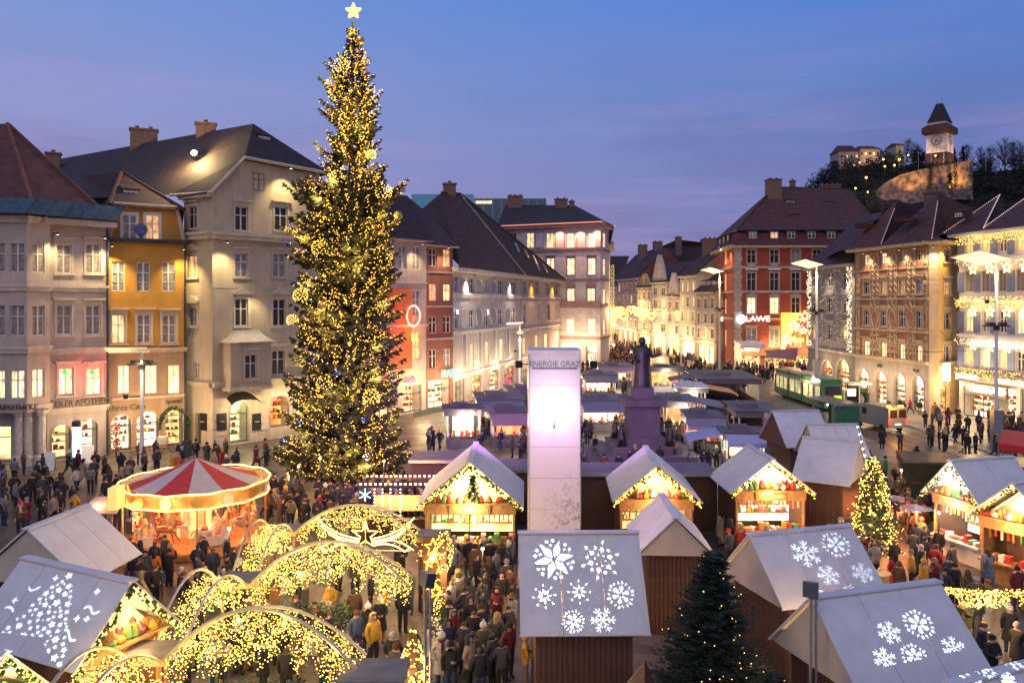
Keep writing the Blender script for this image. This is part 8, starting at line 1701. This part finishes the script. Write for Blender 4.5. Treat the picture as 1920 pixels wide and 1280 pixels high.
def person(p, pose='stand', coat='black', hat='dark hair', rz=None, sc=None, tr=None, where='', extra='', long=None, pack=False, scarf=None, label=None, grp=None):
    me, J = POSES[pose]; r = inst(me, 'person', None, p, rz if rz is not None else R.uniform(0, 2*pi), sc or R.uniform(.93, 1.04)); cm_ = CM[coat]; t_ = TM[tr if tr is not None else R.choice((0,0,0,1,1,2,3))]
    for i, m_ in enumerate((R.choice(SKIN[:2]+SKIN[:1]), cm_, t_, m_black, m_eye)): r.material_slots[i].link = 'OBJECT'; r.material_slots[i].material = m_
    hk = 'bobble' if 'bobble' in hat else 'beanie' if 'beanie' in hat else 'hood' if 'hood' in hat else ('long' if ('blond' in hat or R.random() < .4) else 'short')
    inst(HK[hk], 'hair' if 'hair' in hat else 'hat', r, (J['hd'][0], J['hd'][1]+.008, J['hd'][2]+.012), 0, None, [HM_[hat]])
    lg = long if long is not None else R.random() < .35
    if lg: inst(SKIRT, 'coat_skirt', r, None, 0, None, [cm_])
    if pack: inst(PACK, 'backpack', r, None, 0, None, [CM[R.choice(('navy blue','red','dark grey'))]])
    if scarf or (scarf is None and R.random() < .2): inst(SCARF, 'scarf', r, (0, 0, 0), 0, None, [CM[scarf or R.choice(('brown','cream','grey','wine red'))]])
    r['category'] = 'person'; r['group'] = grp or 'visitors '+where; PLACED.append((p.x, p.y))
    if label: r['label'] = label
    else: PCOUNT.setdefault((('long ' if lg else '')+coat, hat, where), []).append(r)
    return r
CW_ = ['black']*10+['navy blue']*5+['dark grey']*6+['brown']*4+['olive']*2+['red']+['cream']+['grey']*3+['beige']*2+['wine red']*2+['mustard','orange']
HW_ = ['dark hair']*5+['brown hair']*4+['blond hair']*3+['grey hair']*2+['black beanie']*3+['red beanie']+['white bobble hat']*2+['grey beanie']*2+['dark hood']*2+['fur hood','mustard bobble hat']
def crowd(where, n, x0, x1, y0, y1, poses=('stand','cup','pocket','both','walk'), mind=.5, face=None, tries=60, coats=None):
    k = 0; n = int(n*.72)
    for i in range(n*tries):
        if k >= n: break
        py = R.uniform(y0, y1); px = R.uniform(x0, x1)
        p = G(px, py)
        if hit_hut(p.x, p.y) or any((p.x-a)**2+(p.y-b_)**2 < mind*mind for a, b_ in PLACED): continue
        person(p, R.choice(poses), R.choice(coats or CW_), R.choice(HW_), None if face is None else face+R.uniform(-.9,.9), where=where); k += 1
# people one can single out
SP = [
 ((80,947),'pocket','dark grey','dark hood',.5,'person in a long charcoal hooded coat, left of the trio facing the market',True),
 ((90,938),'pocket','black','brown hair',.2,'tall person in black jacket standing behind the hooded one on the left plaza',False),
 ((113,936),'cup','black','dark hair',.1,'person in black printed sweater and pale trousers on the left plaza',False),
 ((129,893),'walk','navy blue','white bobble hat',1.4,'person in navy coat walking past the digital column',False),
 ((147,890),'stand','wine red','dark hair',2.6,'person in dark red jacket beside the digital column',False),
 ((338,872),'pocket','black','grey hair',3.0,'person in black seen from behind above the carousel top',False),
 ((367,868),'stand','navy blue','black beanie',3.1,'person with white backpack right behind the carousel peak',False),
 ((388,870),'pocket','dark grey','dark hair',3.0,'person in dark grey coat right of the carousel peak',True),
 ((480,880),'walk','wine red','dark hair',1.2,'tall person in wine coloured coat walking left of the giant tree',True),
 ((497,866),'walk','red','dark hair',1.8,'person in bright red jacket before the orange lit arch',False),
 ((526,985),'stand','brown','brown hair',3.0,'person in tan brown coat seen from behind right of the carousel',True),
 ((545,990),'pocket','beige','black beanie',3.1,'person in beige jacket from behind, right of the carousel',False),
 ((563,968),'cup','red','dark hair',.4,'child in red jacket below the giant tree',False),
 ((317,1102),'phone','black','black beanie',3.0,'person in black raising a phone towards the carousel',False),
 ((290,1104),'stand','orange','dark hair',3.1,'person in rust orange jacket watching the carousel',False),
 ((272,1112),'cup','dark grey','dark hood',.3,'person in dark coat with cap below the carousel, facing camera',False),
 ((300,1122),'stand','blue','black beanie',.2,'child in blue jacket held up below the carousel',False),
 ((424,1165),'pocket','green','dark hair',3.0,'person in bright green jacket inside the pavilion',False),
 ((380,1150),'walk','black','dark hair',1.5,'tall dark coated person striding through the pavilion',True),
 ((612,1200),'pocket','cream','mustard bobble hat',2.8,'person in cream coat and glowing yellow hat in the pavilion',True),
 ((668,1235),'stand','blue','brown hair',.6,'person in blue puffer jacket near the front arch',False),
 ((690,1222),'cup','black','white bobble hat',.2,'person in black coat and cream hat near the front arch',True),
 ((713,1205),'both','black','white bobble hat',.1,'person in black with long pale scarf by the right pavilion posts',True),
 ((700,1252),'stand','mustard','fur hood',.8,'person with yellow jacket and fur hood near the front arch',False),
 ((405,1290),'cup','grey','red beanie',.3,'person in red Santa style hat under the front arch',False),
 ((917,1122),'both','black','brown hair',3.0,'person in black jacket and tan trousers seen from behind in the hut lane',False),
 ((890,1095),'walk','brown','dark hair',2.0,'person in brown coat walking in the hut lane',True),
 ((950,1130),'pocket','dark grey','grey beanie',.5,'person in dark grey by the garland post left of the snowflake hut',False),
 ((903,1225),'both','navy blue','dark hair',1.0,'person in navy puffer jacket holding a drink in the hut lane',False),
 ((932,1246),'cup','dark grey','blond hair',2.6,'person in dark grey coat with blond hair beside the navy one',True),
 ((858,1150),'stand','grey','blond hair',2.9,'blond person in grey coat at the edge of the cream planter',True),
 ((828,1290),'pocket','cream','white bobble hat',.3,'person in cream coat and cream knitted hat beside the green mast',True),
 ((845,1310),'cup','black','dark hair',.1,'person in black at the bottom edge right of the green mast',False),
 ((880,1300),'pocket','beige','dark hood',1.2,'person in beige parka with hood at the bottom of the lane',False),
 ((985,1290),'both','mustard','mustard bobble hat',1.6,'person in yellow puffer and yellow hood at the left hut corner',False),
 ((1735,802),'pocket','navy blue','dark hair',.2,'lone person in navy jacket standing mid pavement before the arcades',False),
 ((1688,848),'phone','dark grey','dark hair',-.6,'person in grey coat holding up a bright phone on the tram street',False),
 ((1654,842),'pocket','black','dark hair',2.9,'person in long black coat standing on the tram street',True),
 ((1719,880),'walk','black','dark hair',2.0,'dark coated person with pale bag crossing the tram street',True),
 ((1640,905),'cup','mustard','brown hair',.8,'person in mustard yellow jacket by the bulb string',False),
 ((1660,900),'stand','green','dark hair',.8,'person in bright green jacket by the bulb string',False),
 ((1688,885),'stand','red','red beanie',.2,'person in red jacket and hat at the crowd edge near the street',False),
 ((1708,920),'both','mustard','fur hood',.5,'person in mustard jacket at the red topped tables',False),
 ((1718,1025),'pocket','brown','grey beanie',3.1,'tall person in brown coat walking away in the right crowd',True),
 ((1692,1015),'walk','dark grey','black beanie',3.1,'person in dark grey with pale trousers in the right crowd aisle',False),
 ((1732,1128),'cup','mustard','mustard bobble hat',1.6,'person in bright yellow puffer and knitted hat in the right crowd',False),
 ((1752,1122),'cup','wine red','fur hood',-1.4,'person in dark red jacket with fur hood facing the yellow puffer',False),
 ((1790,1136),'pocket','black','dark hair',.2,'slim person in black standing right of the yellow puffer',True),
 ((1815,1150),'walk','olive','brown hair',3.0,'person in olive parka walking near the light curtain',True),
 ((1853,1105),'walk','blue','dark hair',3.1,'person in slate blue coat walking past the sweets hut',True),
 ((1812,1222),'phone','olive','blond hair',-1.0,'person in olive quilted jacket standing right of the front snowflake roof',False),
 ((1893,1225),'stand','black','white bobble hat',2.8,'person in black with cream hat by the right edge',True),
 ((1845,1262),'cup','navy blue','brown hair',.4,'person in navy coat with long hair at the lower right',True),
 ((1860,1290),'both','black','dark hair',.2,'person in black looking down at the lower right edge',False),
 ((1702,1000),'cup','cream','red beanie',.8,'person in red and cream jacket at the tables left of the white lit hut',False),
]
for (px, py), po, co, ha, rz, lab, lg in SP:
    person(G(px, py), po, co, ha, rz, sc=.72 if 'child' in lab else None, long=lg, label=lab, grp='market visitors', tr=3 if ('pale trousers' in lab or 'tan trousers' in lab) else None, pack='backpack' in lab)
crowd('on the left plaza', 26, -10, 250, 880, 1010, mind=.7)
crowd('along the left shopfronts', 12, 200, 560, 862, 905, ('walk','stand'))
crowd('in front of the carousel', 16, 225, 500, 1070, 1165)
crowd('inside the light pavilion', 26, 340, 790, 1090, 1330, mind=.8)
crowd('in the snowflake hut lane', 22, 838, 965, 1010, 1330, mind=.7, face=0)
crowd('between giant tree and arches', 46, 500, 800, 935, 990, mind=.5)
crowd('at the yellow hut counter', 9, 800, 980, 985, 1030, face=pi)
crowd('at the food hut counter', 14, 1340, 1545, 985, 1065, face=pi, mind=.5)
crowd('beside the lit fir', 44, 1560, 1800, 915, 1130, mind=.55)
crowd('at the white lit counter', 10, 1700, 1790, 960, 1040, mind=.5)
crowd('near the right light curtain', 9, 1770, 1930, 1140, 1330, mind=.8)
crowd('before the white star house', 34, 1740, 1925, 790, 860, mind=.7)
crowd('before painted house arcades', 16, 1605, 1760, 762, 790, mind=.6)
crowd('around the statue', 30, 1060, 1400, 800, 900, mind=.7)
crowd('beside kiosk number 7', 8, 790, 830, 835, 850, mind=.5, coats=['red','black','wine red'])
crowd('among the lilac roofed kiosks', 12, 900, 1010, 790, 860, mind=.7)
crowd('before the red house', 20, 1370, 1500, 712, 740, mind=.6)
for (c, h, w), lst in PCOUNT.items():      # one label each: look, place, and order from the left where the look repeats
    lst.sort(key=lambda o: o.location.x/o.location.y)
    od = ['leftmost', 'second from left', 'third from left', 'fourth from left', 'fifth from left', 'sixth from left', 'seventh from left']
    for i, o in enumerate(lst): o['label'] = 'person, %s coat, %s, %s' % (c, h, w)+('' if len(lst) == 1 else ', '+od[min(i, 6)])
for px_, py_ in ((1690,985),(1760,1090),(1640,960),(600,955),(720,962),(560,975),(880,1060),(905,1180),(1420,1010),(430,1130),(560,1240),(1500,1000)):  # pole lamps added to light the crowd warmly
    q_ = G(px_, py_); r_ = root('crowd_fill_lamp', 'added fill lamp on a pole, %s' % {1690:'left of the white lit hut',1760:'in front of the white lit hut',1640:'behind the lit fir',600:'below the giant tree, left',720:'below the giant tree, right',560:'right of the carousel',880:'at the head of the hut lane',905:'in the middle of the hut lane',1420:'left at the food hut',430:'left in the pavilion',1500:'right at the food hut'}[px_], 'lamp', q_, 0, 'added fill lamps above the crowd') if px_ != 560 or py_ == 975 else root('crowd_fill_lamp', 'added fill lamp on a thin pole under the front arch', 'lamp', q_, 0, 'added fill lamps above the crowd'); mb_ = MB(); mb_.tube([(0,0,0),(0,0,2.9)], .025, 5); mb_.build('pole', m_iron, r_); mb_ = MB(); mb_.ball((0,0,2.96), .06, 0, 8, 5); mb_.build('bulb', m_lampw, r_); lamp('crowd_fill_light', q_+Vector((0,-.25,2.9)), 34, (1,.55,.22), None, 'POINT', .1)
# far crowd filling the street mouth: one mass
mb = MB()
def farp(x, y, s, mi): mb.lathe([(.17*s,0),(.24*s,.75*s),(.22*s,1.35*s),(.09*s,1.48*s)], 5, mi, (x, y, 0)); mb.octa((x, y, 1.6*s), .13*s, 5)
zones = [(1150,1330,628,668,260), (1130,1210,655,700,150), (1255,1400,672,712,130), (1080,1180,690,740,60), (1480,1600,690,720,60), (1360,1500,690,712,60), (1600,1640,735,760,12), (1870,1920,790,815,10)]
for x0, x1, y0, y1, n in zones:
    for i in range(n):
        py = R.uniform(y0, y1); p = G(R.uniform(x0, x1), py)
        if p.x > 37.5 and p.y > 150 or 33.2 < p.x < 37 and 76 < p.y < 106 or p.y > 330: continue
        farp(p.x, p.y, R.uniform(.92,1.05), R.choice((0,0,0,1,1,2,3,4)))
stuff(tag(mb.build('street_crowd', [CM['black'], CM['navy blue'], CM['dark grey'], CM['brown'], CM['wine red'], SKIN[0]]), 'distant crowd filling the street mouth behind the statue', 'crowd'))
pm_ = [me for me, J in (POSES['stand'], POSES['pocket'], POSES['cup'])]
mb = MB(); tot = 0
def masscrowd(n, x0, x1, y0, y1, mind):
    k = 0
    for i in range(n*40):
        if k >= n: break
        p = G(R.uniform(x0, x1), R.uniform(y0, y1))
        if hit_hut(p.x, p.y) or any((p.x-a)**2+(p.y-b_)**2 < mind*mind for a, b_ in PLACED): continue
        me = R.choice(pm_); a = R.uniform(0, 6.3); ca, sa = cos(a), sin(a); b0 = len(mb.v); mb.v += [(p.x+v.co.x*ca-v.co.y*sa, p.y+v.co.x*sa+v.co.y*ca, v.co.z) for v in me.vertices]
        c1, c2, c3 = R.choice((1,1,1,2,2,3,3,4,5)), R.choice((1,1,6)), R.choice((1,3,7,7,4))
        for f_ in me.polygons:
            zc = f_.center.z; mi = {0:0,1:c1,2:c2,3:1,4:1}[f_.material_index]
            if mi == 0 and (zc > 1.62 or (zc > 1.5 and f_.center.y > 0)): mi = c3
            mb.f.append(tuple(b0+q for q in f_.vertices)); mb.m.append(mi)
        PLACED.append((p.x, p.y)); k += 1
for q in ((34, -10, 240, 885, 1010, .8), (14, 250, 560, 866, 900, .7), (44, 500, 830, 930, 1000, .5), (40, 1560, 1800, 890, 1130, .5), (22, 838, 965, 1010, 1330, .55), (60, 1060, 1400, 790, 900, .55), (30, 890, 1010, 780, 870, .6), (26, 1740, 1925, 790, 860, .6), (16, 225, 500, 1070, 1165, .6), (20, 340, 790, 1090, 1330, .8)): masscrowd(*q)
stuff(tag(mb.build('crowd_mass', [SKIN[0], CM['black'], CM['navy blue'], CM['dark grey'], CM['brown'], CM['grey'], TM[1], HM_['brown hair']], smooth=True), 'rest of the dense crowd standing between the people in front', 'crowd'))
for px, py in ((1264, 678), (1239, 664)): person(G(px, py), 'walk', 'mustard', 'dark hair', 0, label='person in bright yellow safety jacket in the street, %s' % ('nearer one' if py > 670 else 'farther one'), grp='market visitors', long=False)
# ---------------------------------------------------------------- lettering to real mesh
bpy.context.view_layer.update(); dg = bpy.context.evaluated_depsgraph_get()
for o in [o for o in S.objects if o.type == 'FONT']:
    me = bpy.data.meshes.new_from_object(o.evaluated_get(dg)); me.name = o.name; n = bpy.data.objects.new('tmp', me); nm = o.name
    n.parent = o.parent; n.location = o.location; n.rotation_euler = o.rotation_euler; n.scale = o.scale; COL.objects.link(n); bpy.data.objects.remove(o); n.name = nm
